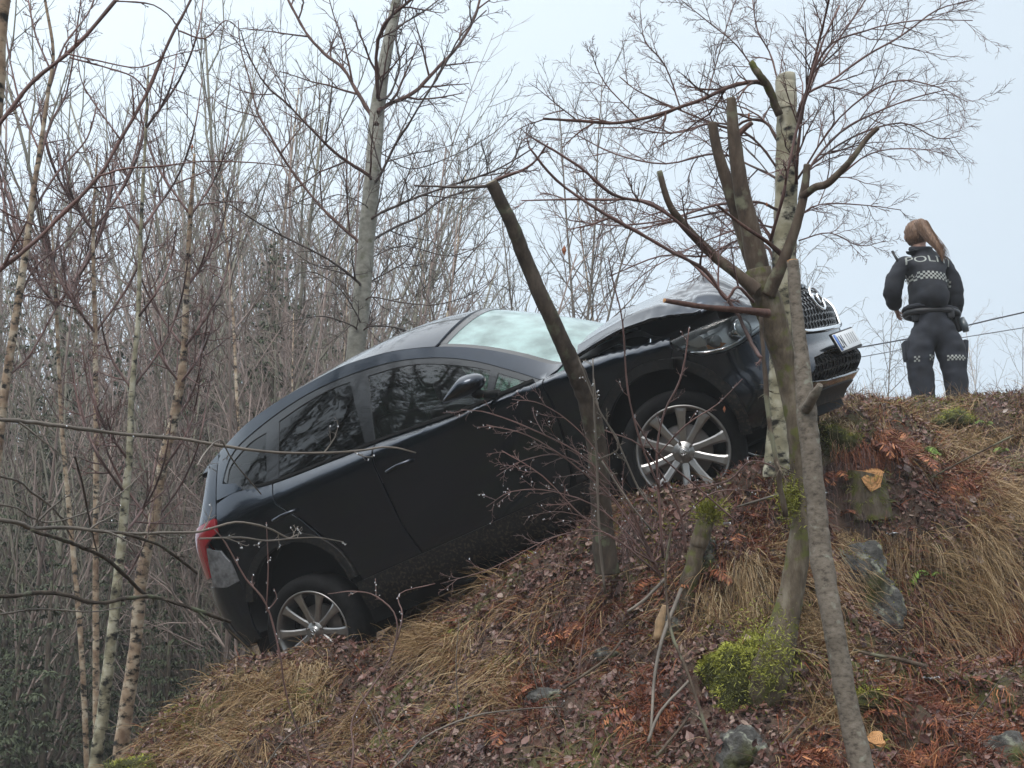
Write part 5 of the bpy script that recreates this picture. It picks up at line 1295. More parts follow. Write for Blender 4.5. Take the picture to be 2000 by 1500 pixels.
for i, (u, y, top, k) in enumerate([(120, 24, 560, 0), (20, 27, 500, 2), (230, 26, 640, 1), (330, 28, 560, 0), (430, 22, 560, 1), (530, 21, 450, 2), (600, 24, 560, 0), (660, 26, 590, 1), (80, 34, 600, 2), (280, 36, 560, 0), (480, 33, 520, 2), (180, 31, 650, 1), (-60, 25, 560, 0), (395, 40, 560, 2), (760, 30, 600, 1), (560, 38, 560, 0), (40, 20, 900, 1), (340, 19, 1000, 0), (130, 18, 1000, 1), (20, 17.5, 1080, 2), (460, 20, 900, 2), (250, 22, 850, 0), (-120, 21, 800, 1), (560, 27, 700, 1), (60, 15.5, 1120, 0), (-30, 16, 1000, 2), (330, 17, 1150, 1), (420, 16.5, 1200, 0), (100, 22, 760, 2), (210, 19, 980, 2), (300, 24, 800, 1), (380, 30, 640, 0), (640, 32, 540, 2), (500, 26, 620, 0)]):
    x = xat(u, y); z0 = tz(x, y); H = 1.6 + y * math.tan(PITCH + math.atan((750 - top) / F_PX)) - z0
    put('s', k, x, y, H / [9, 7.5, 10.5][k], ('tall' if top < 600 else 'low' if top > 900 else 'middling') + ' dark green spruce in the hollow ' + ('at the far left edge' if u < 60 else 'left of the speckled birches' if u < 190 else 'around the speckled birches' if u < 340 else 'between the birches and the tail lamp' if u < 470 else 'above the car tail' if u < 620 else 'near the tall pale trunk'), 'spruces in the hollow behind the saplings')
for i, (u, y, top, k, lab, grp) in enumerate([
    (1132, 30, 235, 6, 'bare tree with a straight thin trunk rising behind the windscreen', None), (1050, 26, 150, 6, 'thin bare tree left of the straight one behind the windscreen', None),
    (1240, 27, 330, 5, 'bare twiggy tree behind the bonnet', None), (960, 24, 330, 5, 'low bare tree over the car roof', None), (800, 22, 560, 1, 'bare bush just right of the tall pale trunk', None), (870, 30, 500, 1, 'faint bare bush above the car roof', None),
    (1605, 60, 400, 7, 'hazy weeping birch behind the car nose', None), (1680, 60, 600, 7, 'low hazy weeping birch beside the number plate', None), (1560, 75, 470, 7, 'faint weeping birch behind the lopped tree', None),
    (1930, 190, 640, 6, 'foggy bare tree far away right of the police officer', 'faint bare trees in the fog at the right'), (1985, 170, 600, 5, 'foggy bare tree far away at the right edge', 'faint bare trees in the fog at the right'), (1960, 230, 655, 4, 'palest foggy bare tree at the right edge', None), (1890, 230, 690, 6, 'foggy bush far away beside the officer', None)]):
    x = xat(u, y); z0 = 3.0 if u > 1300 and y < 100 else (2.0 if y < 50 else 3.2)
    H = 1.6 + y * math.tan(PITCH + math.atan((750 - top) / F_PX)) - z0; base = [8.5, 7.5, 9.5, 8, 11, 10, 9, 9.5][k]
    put('t', k, x, y, H / base, lab, grp or 'trees beyond the road', z=z0)
for i in range(46):                      # wood on the other side, behind the camera, mirrored in the wet paint and glass
    x = rng.uniform(-34, 34); y = rng.uniform(-36, -14)
    put('s', i % 3, x, y, rng.uniform(1.3, 2.0), 'spruce of the wood across the hollow behind the photographer', 'spruces behind the photographer')

for i in range(30):                      # the wood closes in on the left, outside the picture, and shows dark in the side glass
    x = rng.uniform(-26, -12); y = rng.uniform(-14, 7)
    put('s', i % 3, x, y, rng.uniform(1.5, 2.3), 'tall dark spruce of the wood left of the photographer', 'spruces left of the photographer')
# ================================================================== ground cover
R_ = np.random.RandomState(11)
def project(p):
    c = (p - EYE) @ _W
    return 1000 + F_PX * c[:, 0] / c[:, 2], 750 + F_PX * c[:, 1] / c[:, 2]
def tnormal(x, y):
    e = .03
    zx = (terrain(x + e, y) - terrain(x - e, y)) / (2 * e); zy = (terrain(x, y + e) - terrain(x, y - e)) / (2 * e)
    n = np.stack([-zx, -zy, np.ones_like(zx)], -1); return n / np.linalg.norm(n, axis=1, keepdims=True)
_NS = 230000
sx = R_.uniform(-3.9, 5.4, _NS); sy = R_.uniform(6.0, 14.3, _NS)
keep = R_.rand(_NS) < np.clip(1.15 - (sy - 6) * .07, .35, 1)
sx, sy = sx[keep], sy[keep]; sz = terrain(sx, sy); sp_ = np.stack([sx, sy, sz], -1); su, sv = project(sp_)
m_ = (su > -40) & (su < 2060) & (sv < 1560) & (sv > 600)
q_ = np.c_[sp_, np.ones(len(sp_))] @ _car_inv.T
m_ &= ~((q_[:, 0] > -.7) & (q_[:, 0] < 3.4) & (q_[:, 1] > -.72) & (q_[:, 1] < .8) & (q_[:, 2] > -.6))
sp_, su, sv = sp_[m_], su[m_], sv[m_]; sn = tnormal(sp_[:, 0], sp_[:, 1])
_k = np.concatenate([np.nonzero(R_.rand(len(sp_)) < np.clip((1 / np.maximum(sn[:, 2], .2) - 1.15) * .9, 0, 1))[0] for _ in range(3)])   # steep faces get their fair share
_x = sp_[_k, 0] + R_.normal(size=len(_k)) * .02; _y = sp_[_k, 1] + R_.normal(size=len(_k)) * .02
_p = np.stack([_x, _y, terrain(_x, _y)], -1); sp_ = np.concatenate([sp_, _p]); su, sv = project(sp_); sn = tnormal(sp_[:, 0], sp_[:, 1])
def zone(lst):
    w = np.zeros(len(su))
    for u, v, ru, rv, a in lst: w = np.maximum(w, a * np.exp(-((su - u) / ru) ** 2 - ((sv - v) / rv) ** 2))
    return w
z_straw = zone([(510, 1360, 90, 60, 1), (450, 1430, 110, 60, .8), (600, 1330, 70, 40, .8), (860, 1270, 70, 45, .9), (1480, 1150, 70, 70, .9), (1930, 1090, 90, 120, 1), (1960, 980, 70, 50, .8), (1560, 1220, 50, 90, .8), (1640, 1080, 50, 50, .6), (1000, 1200, 130, 90, .2), (1900, 860, 130, 50, .7), (1650, 830, 70, 35, .7), (1420, 1190, 60, 50, .8), (1620, 1400, 60, 60, .6), (1880, 1150, 60, 110, .8), (700, 1420, 90, 50, .4), (950, 1330, 80, 60, .5), (1190, 870, 30, 20, .8)])
z_moss = zone([(240, 1490, 80, 40, 1), (620, 1370, 50, 40, .8), (350, 1400, 60, 40, .9), (870, 1250, 60, 35, .5), (1240, 1050, 90, 60, .9), (1640, 825, 60, 28, 1), (1850, 800, 120, 30, 1), (1950, 850, 80, 50, .7), (1385, 995, 35, 40, .9), (1100, 1240, 40, 60, .4), (1700, 1360, 60, 30, .7), (980, 1310, 40, 30, .6), (1450, 1250, 70, 60, .7), (1000, 1100, 60, 40, .4)])
z_red = zone([(1740, 870, 55, 50, 1), (1690, 880, 50, 40, .8), (1850, 940, 90, 40, .9), (1620, 1000, 60, 40, .6), (1900, 1450, 160, 60, 1), (1980, 1250, 60, 60, .9), (1130, 1240, 60, 50, .8), (1270, 1400, 60, 60, .9), (1050, 1350, 60, 40, .6), (1600, 1490, 80, 40, .8), (1450, 1060, 70, 40, .7), (1780, 1380, 120, 50, .7), (720, 1180, 60, 30, .5)])
nz_ = fbm(sp_[:, 0] * 2.2 + 9, sp_[:, 1] * 2.2, 3)
downh = np.stack([sn[:, 0], sn[:, 1], -np.sqrt(np.clip(1 - sn[:, 2] ** 2, 0, 1))], -1)
downh[:, 2] = -(sn[:, 0] ** 2 + sn[:, 1] ** 2) / np.maximum(sn[:, 2], .2); downh /= np.linalg.norm(downh, axis=1, keepdims=True) + 1e-6

def leaf_mat(name, stops, rough=.6):
    m, nt, b = nodes_of(name); L = nt.links.new
    b.inputs['Roughness'].default_value = rough; b.inputs['Specular IOR Level'].default_value = .4
    at = nt.nodes.new('ShaderNodeAttribute'); at.attribute_name = 'seed'
    rp = nt.nodes.new('ShaderNodeValToRGB'); cr = rp.color_ramp
    while len(cr.elements) < len(stops): cr.elements.new(.5)
    for e, (p, c) in zip(cr.elements, stops): e.position = p; e.color = (*c, 1)
    L(at.outputs['Fac'], rp.inputs[0]); L(rp.outputs[0], b.inputs['Base Color'])
    return m
def blades(name, root, dr, ln, wd, droop, seed, mat, seg=3, kind='stuff', label=None, parent=None):
    N = len(root); side_ = np.cross(dr, R_.normal(size=(N, 3))); side_ /= np.linalg.norm(side_, axis=1, keepdims=True) + 1e-9
    t = np.linspace(0, 1, seg + 1)
    c = root[:, None] + dr[:, None] * (ln[:, None] * t)[:, :, None]
    c[:, :, 2] -= (droop * ln)[:, None] * (t ** 2)[None]
    c += (R_.normal(size=(N, 1, 3)) * .12 * ln[:, None, None]) * (t ** 2)[None, :, None]
    w = wd[:, None] * (1 - .75 * t)[None]
    V = np.stack([c - side_[:, None] * w[:, :, None], c + side_[:, None] * w[:, :, None]], 2).reshape(-1, 3)
    b = (np.arange(N) * (seg + 1) * 2)[:, None] + (np.arange(seg) * 2)[None]
    Q = np.stack([b, b + 1, b + 3, b + 2], -1).reshape(-1, 4)
    me = mesh_np(name, V, Q, True); add_attr(me, 'seed', np.repeat(seed, (seg + 1) * 2))
    o = link(name, me, parent, mat)
    if kind: o['kind'] = kind
    if label: o['label'] = label
    return o
def leaves(name, root, nrm, size, seed, mat, label):
    N = len(root); n = nrm + R_.normal(size=(N, 3)) * .85; n /= np.linalg.norm(n, axis=1, keepdims=True)
    a = np.cross(n, R_.normal(size=(N, 3))); a /= np.linalg.norm(a, axis=1, keepdims=True); b = np.cross(n, a)
    s = size[:, None]; curl = n * s * R_.uniform(.1, .5, (N, 1))
    V = np.stack([root - a * s, root - b * s * .55 - a * s * .1 + curl * .4, root - a * s * .0 , root + b * s * .55 - a * s * .1 + curl * .4, root + a * s * .9 + curl, root + b * s * .5 + a * s * .45 + curl * .9, root - b * s * .5 + a * s * .45 + curl * .9], 1).reshape(-1, 3)
    k = (np.arange(N) * 7)[:, None]
    F = np.concatenate([k + np.array([[0, 1, 2, 3]]), k + np.array([[2, 1, 6, 4]]), k + np.array([[2, 4, 5, 3]])], 0)
    me = mesh_np(name, V, F, False); add_attr(me, 'seed', np.repeat(seed, 7))
    o = link(name, me, None, mat); o['kind'] = 'stuff'; o['label'] = label; return o

leafm = leaf_mat('litter_leaf', [(0, (.030, .015, .014)), (.3, (.095, .042, .036)), (.55, (.17, .085, .068)), (.75, (.22, .145, .115)), (.92, (.30, .225, .185)), (1, (.42, .37, .34))], .38)
strawm = leaf_mat('dry_grass_blade', [(0, (.10, .06, .03)), (.35, (.22, .135, .06)), (.7, (.35, .24, .12)), (1, (.52, .42, .27))])
redm = leaf_mat('dead_fern_blade', [(0, (.060, .014, .009)), (.4, (.145, .038, .018)), (.75, (.24, .075, .030)), (1, (.46, .19, .075))])
mossm = leaf_mat('moss_blade', [(0, (.035, .040, .010)), (.35, (.12, .13, .02)), (.7, (.24, .245, .032)), (1, (.40, .42, .07))])
up3 = np.array([0, 0, 1.])
# leaf litter
sel = R_.rand(len(sp_)) < np.clip(.72 - .25 * z_straw - .25 * z_moss, .1, 1)
N = sel.sum(); leaves('leaf_litter', sp_[sel] + sn[sel] * R_.uniform(0, .05, (N, 1)) * R_.rand(N, 1), sn[sel], R_.uniform(.006, .020, N) * (1 + .9 * (R_.rand(N) < .10)), np.clip(R_.beta(2, 2.2, N) + .2 * (nz_[sel] - .5) - .25 * z_red[sel] * R_.rand(N), 0, 1), leafm, 'wet brown and purplish fallen leaves covering the bank')
# fine twiggy litter and bilberry-like stalks
sel = R_.rand(len(sp_)) < .20
N = sel.sum(); d_ = sn[sel] * .6 + R_.normal(size=(N, 3)) * .7; d_ /= np.linalg.norm(d_, axis=1, keepdims=True)
blades('twig_litter', sp_[sel], d_, R_.uniform(.03, .16, N), R_.uniform(.0008, .0022, N), R_.uniform(0, .4, N), R_.rand(N) * .7, strawm if False else leafm, 2, label='fine broken twigs and dead stalks mixed with the leaves')
# dry grass
def grass(zw, name, mat, kmul, l0, l1, w0, w1, lab, lift=.5, dn=.7, base=0.0, clump=True):
    pr = zw * kmul + base
    if clump: pr = pr * np.clip((fbm(sp_[:, 0] * 6 + 3, sp_[:, 1] * 6, 2) - .30) * 3.2, 0, 1.3)
    sel = R_.rand(len(sp_)) < pr
    rt = np.repeat(sp_[sel], 3, 0); N = len(rt); rt = rt + R_.normal(size=(N, 3)) * .012
    n_ = np.repeat(sn[sel], 3, 0); dh = np.repeat(downh[sel], 3, 0)
    cl_ = np.stack([fbm(rt[:, 0] * 5, rt[:, 1] * 5 + 9 * c, 2) - .5 for c in range(3)], -1) * 1.6
    d_ = n_ * lift + dh * dn + up3 * .25 + cl_ + R_.normal(size=(N, 3)) * .36; d_ /= np.linalg.norm(d_, axis=1, keepdims=True)
    sd_ = np.clip(np.repeat(nz_[sel], 3) * .5 + R_.rand(N) * .6 - .05, 0, 1)
    return blades(name, rt, d_, R_.uniform(l0, l1, N), R_.uniform(w0, w1, N), R_.uniform(.2, .9, N), sd_, mat, 3, label=lab)
grass(z_straw, 'dry_grass', strawm, .68, .07, .32, .0012, .0032, 'straw coloured dead grass hanging down the bank in tufts', base=.030)
grass(z_red, 'bracken_litter', redm, 1.0, .04, .15, .0014, .0038, 'rust red broken bracken lying over the bank', lift=.45, dn=.5, base=.11)
grass(z_moss, 'moss', mossm, 1.5, .012, .045, .0018, .0040, 'olive and yellow green moss cushions on the bank', lift=1, dn=.2, base=.06)
# tall stems on the crest against the sky
selc = (su > 1560) & (sv < 860) & (R_.rand(len(su)) < np.where(su < 1740, .22, .05))
N = selc.sum(); d_ = up3 + R_.normal(size=(N, 3)) * .35; d_ /= np.linalg.norm(d_, axis=1, keepdims=True)
blades('crest_stalks', sp_[selc], d_, R_.uniform(.05, .30, N) * (R_.rand(N) * .7 + .3), R_.uniform(.001, .0022, N), R_.uniform(0, .4, N), R_.rand(N) * .8, strawm, 3, label='thin dead stalks along the top edge of the bank')

# ---- grass hanging in curtains over the ledges
def ground_at(u, v):
    """first point of the bank along the sight line"""
    d = np.linspace(6.2, 13.8, 400); pts = np.array([P(u, v, q) for q in d]); h = terrain(pts[:, 0], pts[:, 1]); k = np.argmax(h > pts[:, 2])
    return pts[k] if (h > pts[:, 2]).any() else None
def curtain(name, boxes_, n_cl, per, l0, l1, mat, lab, lo=.2, hi=1.0):
    rt, dr, ln, sd = [], [], [], []
    for i in range(n_cl):
        u0, u1, v0, v1 = boxes_[R_.randint(len(boxes_))]
        g = ground_at(R_.uniform(u0, u1), R_.uniform(v0, v1))
        if g is None: continue
        cd = np.array([R_.normal() * .35, -1.0, R_.uniform(-.5, .7)]); base_l = R_.uniform(l0, l1); bs = R_.uniform(lo, hi)
        for j in range(per):
            rt.append(g + R_.normal(size=3) * (.03, .02, .012)); dr.append(cd + R_.normal(size=3) * .42); ln.append(base_l * R_.uniform(.5, 1.15)); sd.append(np.clip(bs + R_.normal() * .18, 0, 1))
    rt = np.array(rt); dr = np.array(dr); dr /= np.linalg.norm(dr, axis=1, keepdims=True); ln = np.array(ln); N = len(rt)
    # bend each blade over into a hanging curve
    t = np.linspace(0, 1, 6); c = rt[:, None] + dr[:, None] * (ln[:, None] * .55 * (1 - (1 - t) ** 2))[:, :, None]
    c[:, :, 2] -= ln[:, None] * .95 * t[None] ** 1.6
    c += (R_.normal(size=(N, 1, 3)) * .07 * ln[:, None, None]) * (t ** 2)[None, :, None] + (R_.normal(size=(N, 6, 3)) * .004)
    sv_ = np.cross(dr, R_.normal(size=(N, 3))); sv_ /= np.linalg.norm(sv_, axis=1, keepdims=True); w = R_.uniform(.0010, .0026, N)[:, None] * (1 - .7 * t)[None]
    V = np.stack([c - sv_[:, None] * w[:, :, None], c + sv_[:, None] * w[:, :, None]], 2).reshape(-1, 3)
    b = (np.arange(N) * 12)[:, None] + (np.arange(5) * 2)[None]; Q = np.stack([b, b + 1, b + 3, b + 2], -1).reshape(-1, 4)
    me = mesh_np(name, V, Q, True); add_attr(me, 'seed', np.repeat(sd, 12)); o = link(name, me, None, mat); o['kind'] = 'stuff'; o['label'] = lab; return o
curtain('hanging_grass', [(1860, 2010, 980, 1070), (1860, 2010, 1000, 1060), (1620, 1760, 1040, 1075), (1740, 1880, 1030, 1090), (1900, 2010, 930, 980), (1560, 1640, 1180, 1240)], 115, 28, .12, .38, strawm, 'long dead grass hanging like a curtain over the ledge at the right', .0, .8)
curtain('slope_grass', [(1420, 1500, 1080, 1150), (790, 930, 1225, 1260), (400, 640, 1300, 1400), (1170, 1200, 860, 880), (1380, 1480, 1150, 1210), (1600, 1660, 820, 850), (1800, 2000, 860, 900), (560, 640, 1290, 1330)], 300, 26, .08, .24, strawm, 'tufts of yellowish dead grass drooping down the slope', .3, 1.0)
curtain('dark_stalks', [(760, 1250, 1080, 1300), (700, 1300, 1250, 1450), (1220, 1500, 980, 1120), (1500, 1700, 850, 1000)], 360, 18, .06, .24, leafm, 'tangled dark brown dead stalks on the bank below the car', .0, .45)
curtain('rust_bracken', [(1700, 1780, 840, 880), (1650, 1720, 860, 900), (1820, 2010, 1400, 1460), (1700, 2010, 1300, 1400), (1950, 2010, 1230, 1280), (1560, 1700, 1450, 1500), (1230, 1300, 1380, 1430), (1100, 1160, 1220, 1260), (1820, 1900, 930, 960), (1780, 1860, 1470, 1500)], 320, 26, .06, .18, redm, 'rust red collapsed bracken matted over the ledges', .3, 1.0)
# ---- ferns: each clump a thing
def fern_tpl(i, mat_, nf, L, droop, name, pin=.075, cat='fern'):
    rng = random.Random(3000 + i); e = empty(name)
    for f in range(nf):
        a = rng.random() * 6.28; l = L * rng.uniform(.6, 1.1); el = rng.uniform(.5, 1.1)
        V = []; Q = []; S = []; p = Vector((0, 0, 0)); d = Vector((math.cos(a) * math.cos(el), math.sin(a) * math.cos(el), math.sin(el))); n = 14; sdv = Vector((-math.sin(a), math.cos(a), 0))
        for j in range(n):
            q = p + d * (l / n); d = (d + Vector((0, 0, -droop * 2.2 / n)) + Vector((rng.gauss(0, .03), rng.gauss(0, .03), 0))).normalized()
            b = len(V); w = .0022; V += [p - sdv * w, p + sdv * w, q + sdv * w, q - sdv * w]; Q.append((b, b + 1, b + 2, b + 3)); S += [rng.random() * .4] * 4
            ww = pin * math.sin(math.pi * (j + 1.5) / (n + 2)) * (l / L)
            for s_ in (-1, 1):
                tip = q + sdv * s_ * ww * rng.uniform(.7, 1.1) + d * ww * .35 + Vector((0, 0, -ww * rng.uniform(.0, .6) * (1.4 if droop > .9 else .5)))
                m2 = (q + tip) * .5; pr = d * (l / n) * .42
                b = len(V); V += [q - pr * .3, q + pr * .3, m2 + pr, tip, m2 - pr]; S += [rng.uniform(.2, 1)] * 5
                Q.append((b, b + 4, b + 3, b + 2)); Q.append((b, b + 2, b + 1, b + 1))
            p = q
        Fs = [q if q[2] != q[3] else q[:3] for q in Q]
        me = mesh_np('frond', np.array([tuple(v) for v in V]), Fs, False); add_attr(me, 'seed', S)
        link('frond', me, e, mat_)
    return e
greenm = leaf_mat('fern_green', [(0, (.06, .11, .018)), (.5, (.14, .24, .035)), (1, (.26, .36, .08))])
ft = [fern_tpl(0, redm, 6, .34, 1.1, 'dead_fern'), fern_tpl(1, redm, 5, .28, 1.3, 'dead_fern'), fern_tpl(2, redm, 7, .30, .9, 'dead_fern')]
def ground_at(u, v):
    """first point of the bank along the sight line"""
    d = np.linspace(6.2, 13.8, 400); pts = np.array([P(u, v, q) for q in d]); h = terrain(pts[:, 0], pts[:, 1]); k = np.argmax(h > pts[:, 2])
    return pts[k] if (h > pts[:, 2]).any() else None
_f = 0; rng = random.Random(55)
for u, v, lab in [(1745, 860, 'rust red dead fern under the feet of the officer'), (1700, 880, 'rust red dead fern above the orange cut stump'), (1770, 900, 'rust red dead fern right of the orange cut stump'), (1860, 950, 'dark red dead fern mid right'), (1900, 930, None), (1640, 1010, None), (1930, 1450, None), (1860, 1430, None), (1780, 1470, None), (1985, 1400, None), (1985, 1250, None), (1900, 1340, None), (1250, 1400, 'rust red dead fern left of the mossy boulder foot'), (1290, 1430, None), (1130, 1230, None), (1110, 1260, None), (1580, 1490, None), (1640, 1460, None), (1480, 1030, None), (1450, 1060, None), (1060, 1350, None), (980, 1440, None), (1820, 1380, None), (1730, 1400, None), (1240, 1180, None), (1630, 930, None), (880, 1420, None), (1380, 1130, None)]:
    g = ground_at(u, v)
    if g is None: continue
    src = ft[_f % 3]; s_ = rng.uniform(.5, .85)
    if _f < 3: o = src; o.location = g; o.rotation_euler = (0, 0, rng.random() * 6); o['category'] = 'fern'
    else: o = copy_thing(src, g, rng.random() * 6.28, s_, tilt=rng.gauss(0, .35))
    o['category'] = 'fern'; o['label'] = lab or 'rust brown dead fern clump lying ' + ('on the lower right slope' if u > 1700 and v > 1300 else 'at the right edge halfway down the bank' if u > 1700 and v > 1100 else 'just below the crest at the right' if u > 1700 else 'beside the foot of the grey young trunk' if u > 1550 and v > 1300 else 'behind the grey young trunk below the crest' if u > 1550 else 'around the front wheel and lopped tree' if v < 1180 and u > 1300 else 'left of the big mossy boulder' if u > 1200 else 'on the bare bank under the middle of the car' if v < 1300 else 'low on the bank left of the middle'); o['group'] = 'dead fern clumps on the bank'
    _f += 1
for i, (u, v, nf, L, dr_, lab) in enumerate([(1815, 1135, 5, .26, 1.9, 'bright green fern hanging down the bank at the right'), (1802, 890, 4, .20, 1.5, 'small light green fern arching beside the dead red fern'), (1925, 838, 3, .12, 1.0, 'small green fern just under the crest at the right'), (1958, 890, 4, .12, 1.2, 'bluish green sprig near the right edge'), (890, 1392, 3, .10, .6, 'tiny green sprig on the lower bank left of centre')]):
    g = ground_at(u, v)
    if g is None: continue
    e = fern_tpl(50 + i, greenm, nf, L, dr_, 'green_fern', pin=.055 if L > .15 else .03); e.location = g + np.array((0, -.05, .02)); tag(e, lab, 'fern')
# ---- rocks, stumps, scraps
rock_m = ramp_mat('rock', [(.3, (.035, .034, .032)), (.5, (.085, .083, .078)), (.7, (.16, .155, .145))], scale=13, detail=12, rough=.85, bump=1.0, bdist=.04)
_moss(rock_m, 16, .54, .62, (.26, .27, .22)); _moss(rock_m, 2.6, .56, .66, (.07, .075, .02))
mossrock_m = ramp_mat('mossy_rock', [(.3, (.018, .018, .010)), (.5, (.055, .058, .018)), (.7, (.11, .115, .03))], scale=12, detail=10, rough=.9, bump=1.0, bdist=.03)
def boulder(u, v, w, h, dp, mat_, lab, seed, push=.0, rz=0., moss=0, name='rock', dip=.0):
    g = ground_at(u, v)
    if g is None: return
    e = empty(name, tuple(g + np.array((0, push, -dip))), rz); tag(e, lab, 'rock')
    bm = bmesh.new(); bmesh.ops.create_icosphere(bm, subdivisions=5, radius=1)
    for vv in bm.verts:
        c = vv.co.copy(); f = 1 + .42 * noise.noise(c * 1.3 + Vector((seed, 0, 0))) + .16 * noise.noise(c * 3.7 + Vector((0, seed, 0))) + .055 * noise.noise(c * 11)
        b = Vector([math.copysign(abs(k) ** .9, k) for k in c]) * f
        vv.co = (b.x * w, b.y * dp, b.z * h)
    me = bpy.data.meshes.new('stone'); bm.to_mesh(me); bm.free(); me.polygons.foreach_set('use_smooth', [True] * len(me.polygons))
    o = link('stone', me, e, mat_)
    if moss:
        nv = len(me.vertices); co = np.array([v_.co[:] for v_ in me.vertices]); no = np.array([v_.normal[:] for v_ in me.vertices])
        pr = np.clip(no[:, 2] * .9 + .35 + .8 * (fbm(co[:, 0] * 9 + seed, co[:, 2] * 9 + co[:, 1] * 7, 2) - .5), 0.05, 1)
        k = R_.choice(nv, moss, p=pr / pr.sum()); rt = co[k] + R_.normal(size=(moss, 3)) * .008
        d_ = no[k] + R_.normal(size=(moss, 3)) * .5; d_ /= np.linalg.norm(d_, axis=1, keepdims=True)
        sdv = np.clip(R_.rand(moss) * .35 + .9 * np.clip((fbm(co[k, 0] * 30 + seed, co[k, 2] * 30 + co[k, 1] * 20, 2) - .42) * 3, 0, 1) * (no[k, 2] > -.1) + .6 * np.clip(no[k, 2], 0, 1) ** 1.5 * (fbm(co[k, 0] * 14, co[k, 2] * 14, 2)) * 1.5, 0, 1)
        blades('moss', rt, d_, R_.uniform(.007, .020, moss), R_.uniform(.0015, .0035, moss), R_.uniform(0, .5, moss), sdv, mossm, 2, parent=e)
    return e
boulder(1462, 1370, .20, .27, .22, mossrock_m, 'big boulder thickly covered in yellow green moss at the foot of the lopped tree', 3, push=.10, moss=26000, name='mossy_boulder')
boulder(1680, 1160, .23, .25, .16, rock_m, 'upright pale lichen rock in the bank behind the grey young trunk', 7, push=.07, moss=900)
boulder(1375, 1110, .085, .16, .10, rock_m, 'narrow grey lichen covered rock below the front wheel', 12, push=.02, moss=500)
boulder(1450, 1480, .10, .12, .10, rock_m, 'dark grey stone below the mossy boulder at the bottom', 15, push=.02)
boulder(1310, 1230, .06, .07, .06, rock_m, 'small pale grey stone left of the lopped tree', 18)
boulder(1880, 830, .20, .10, .14, mossrock_m, 'dark mossy rock shelf at the crest below the officer', 21, push=.04, moss=2200)
boulder(1640, 870, .16, .13, .12, mossrock_m, 'dark hollow rock capped with moss right of the trunks', 24, push=.05, moss=1800)
boulder(1070, 1370, .10, .06, .08, rock_m, 'flat bluish grey stone among leaves in the lower bank', 27, push=.02)
boulder(1190, 1290, .07, .06, .07, rock_m, 'grey stone above the flat bluish one', 30, push=.02)
boulder(262, 1512, .16, .09, .16, mossrock_m, 'mossy hummock in the lower left corner of the bank', 33, push=.10, moss=2200)
boulder(1700, 1370, .13, .06, .10, mossrock_m, 'low mossy hump right of the grey young trunk', 36, push=.04, moss=1600)
boulder(1960, 1480, .14, .10, .12, rock_m, 'grey rock in the lower right corner', 39, push=.04)
def stump(u, v, r, h, lab, seed, tilt, cutm, mossn=900, name='tree_stump', push=0):
    g = ground_at(u, v); e = empty(name, tuple(g + np.array((0, push, 0)))); tag(e, lab, 'stump')
    e.rotation_euler = (tilt, 0, 0)
    V = []; F = []; S = 26; rows = [(-h * .6, 1.35), (0, 1.18), (h * .5, 1.02), (h * .85, 1.0), (h, .97)]
    for z, k in rows:
        for i in range(S):
            a = 2 * math.pi * i / S; q = r * k * (1 + .10 * math.sin(3 * a + seed) + .06 * math.sin(7 * a + 2 * seed) + .03 * noise.noise(Vector((a * 3, z * 30, seed))))
            V.append((q * math.cos(a), q * math.sin(a), z + (.012 * math.sin(2 * a) if z == h else 0)))
    for j in range(len(rows) - 1):
        for i in range(S): F.append((j * S + i, j * S + (i + 1) % S, (j + 1) * S + (i + 1) % S, (j + 1) * S + i))
    me = mesh_np('bark', np.array(V), np.array(F)); link('bark', me, e, bark_mossy)
    # cut face: flat felling cut, then the slanting notch at the front
    top = V[-S:]; W_ = [(0, -.1 * r, h + .001)] + [(x * .95, y * .95, z + .001) for x, y, z in top]
    link('cut_face', mesh_np('cut_face', np.array(W_), [(0, 1 + i, 1 + (i + 1) % S) for i in range(S)], False), e, cutm)
    nt_ = [(-r * .55, -r * .90, h + .004), (r * .85, -r * .75, h + .004), (r * .62, -r * 1.06, h - r * .75), (.1 * r, -r * 1.12, h - r * 1.0), (-r * .2, -r * 1.10, h - r * .62)]
    bk = [(x, y + .02, z) for x, y, z in nt_]
    link('notch', mesh_np('notch', np.array(nt_ + bk), [(0, 1, 2, 3, 4), (0, 5, 6, 1), (1, 6, 7, 2), (2, 7, 8, 3), (3, 8, 9, 4), (4, 9, 5, 0)], False), e, cutm)
    n_ = mossn; k = R_.randint(0, len(V) - S, n_); vv = np.array(V)[k]; no = vv * (1, 1, 0); no /= np.linalg.norm(no, axis=1, keepdims=True) + 1e-9
    d_ = no + R_.normal(size=(n_, 3)) * .5; blades('moss', vv + R_.normal(size=(n_, 3)) * .012, d_, R_.uniform(.01, .035, n_), R_.uniform(.0015, .003, n_), R_.uniform(0, .5, n_), R_.rand(n_) * .7, mossm, 2, parent=e)
    return e
stump(1690, 975, .110, .17, 'mossy stump with a fresh orange saw cut on top, below the crest', 2, math.radians(14), cut_wood, push=.03)
stump(1704, 1462, .052, .05, 'small stump with a fresh orange saw cut at the bottom right', 5, math.radians(34), cut_wood, 150)
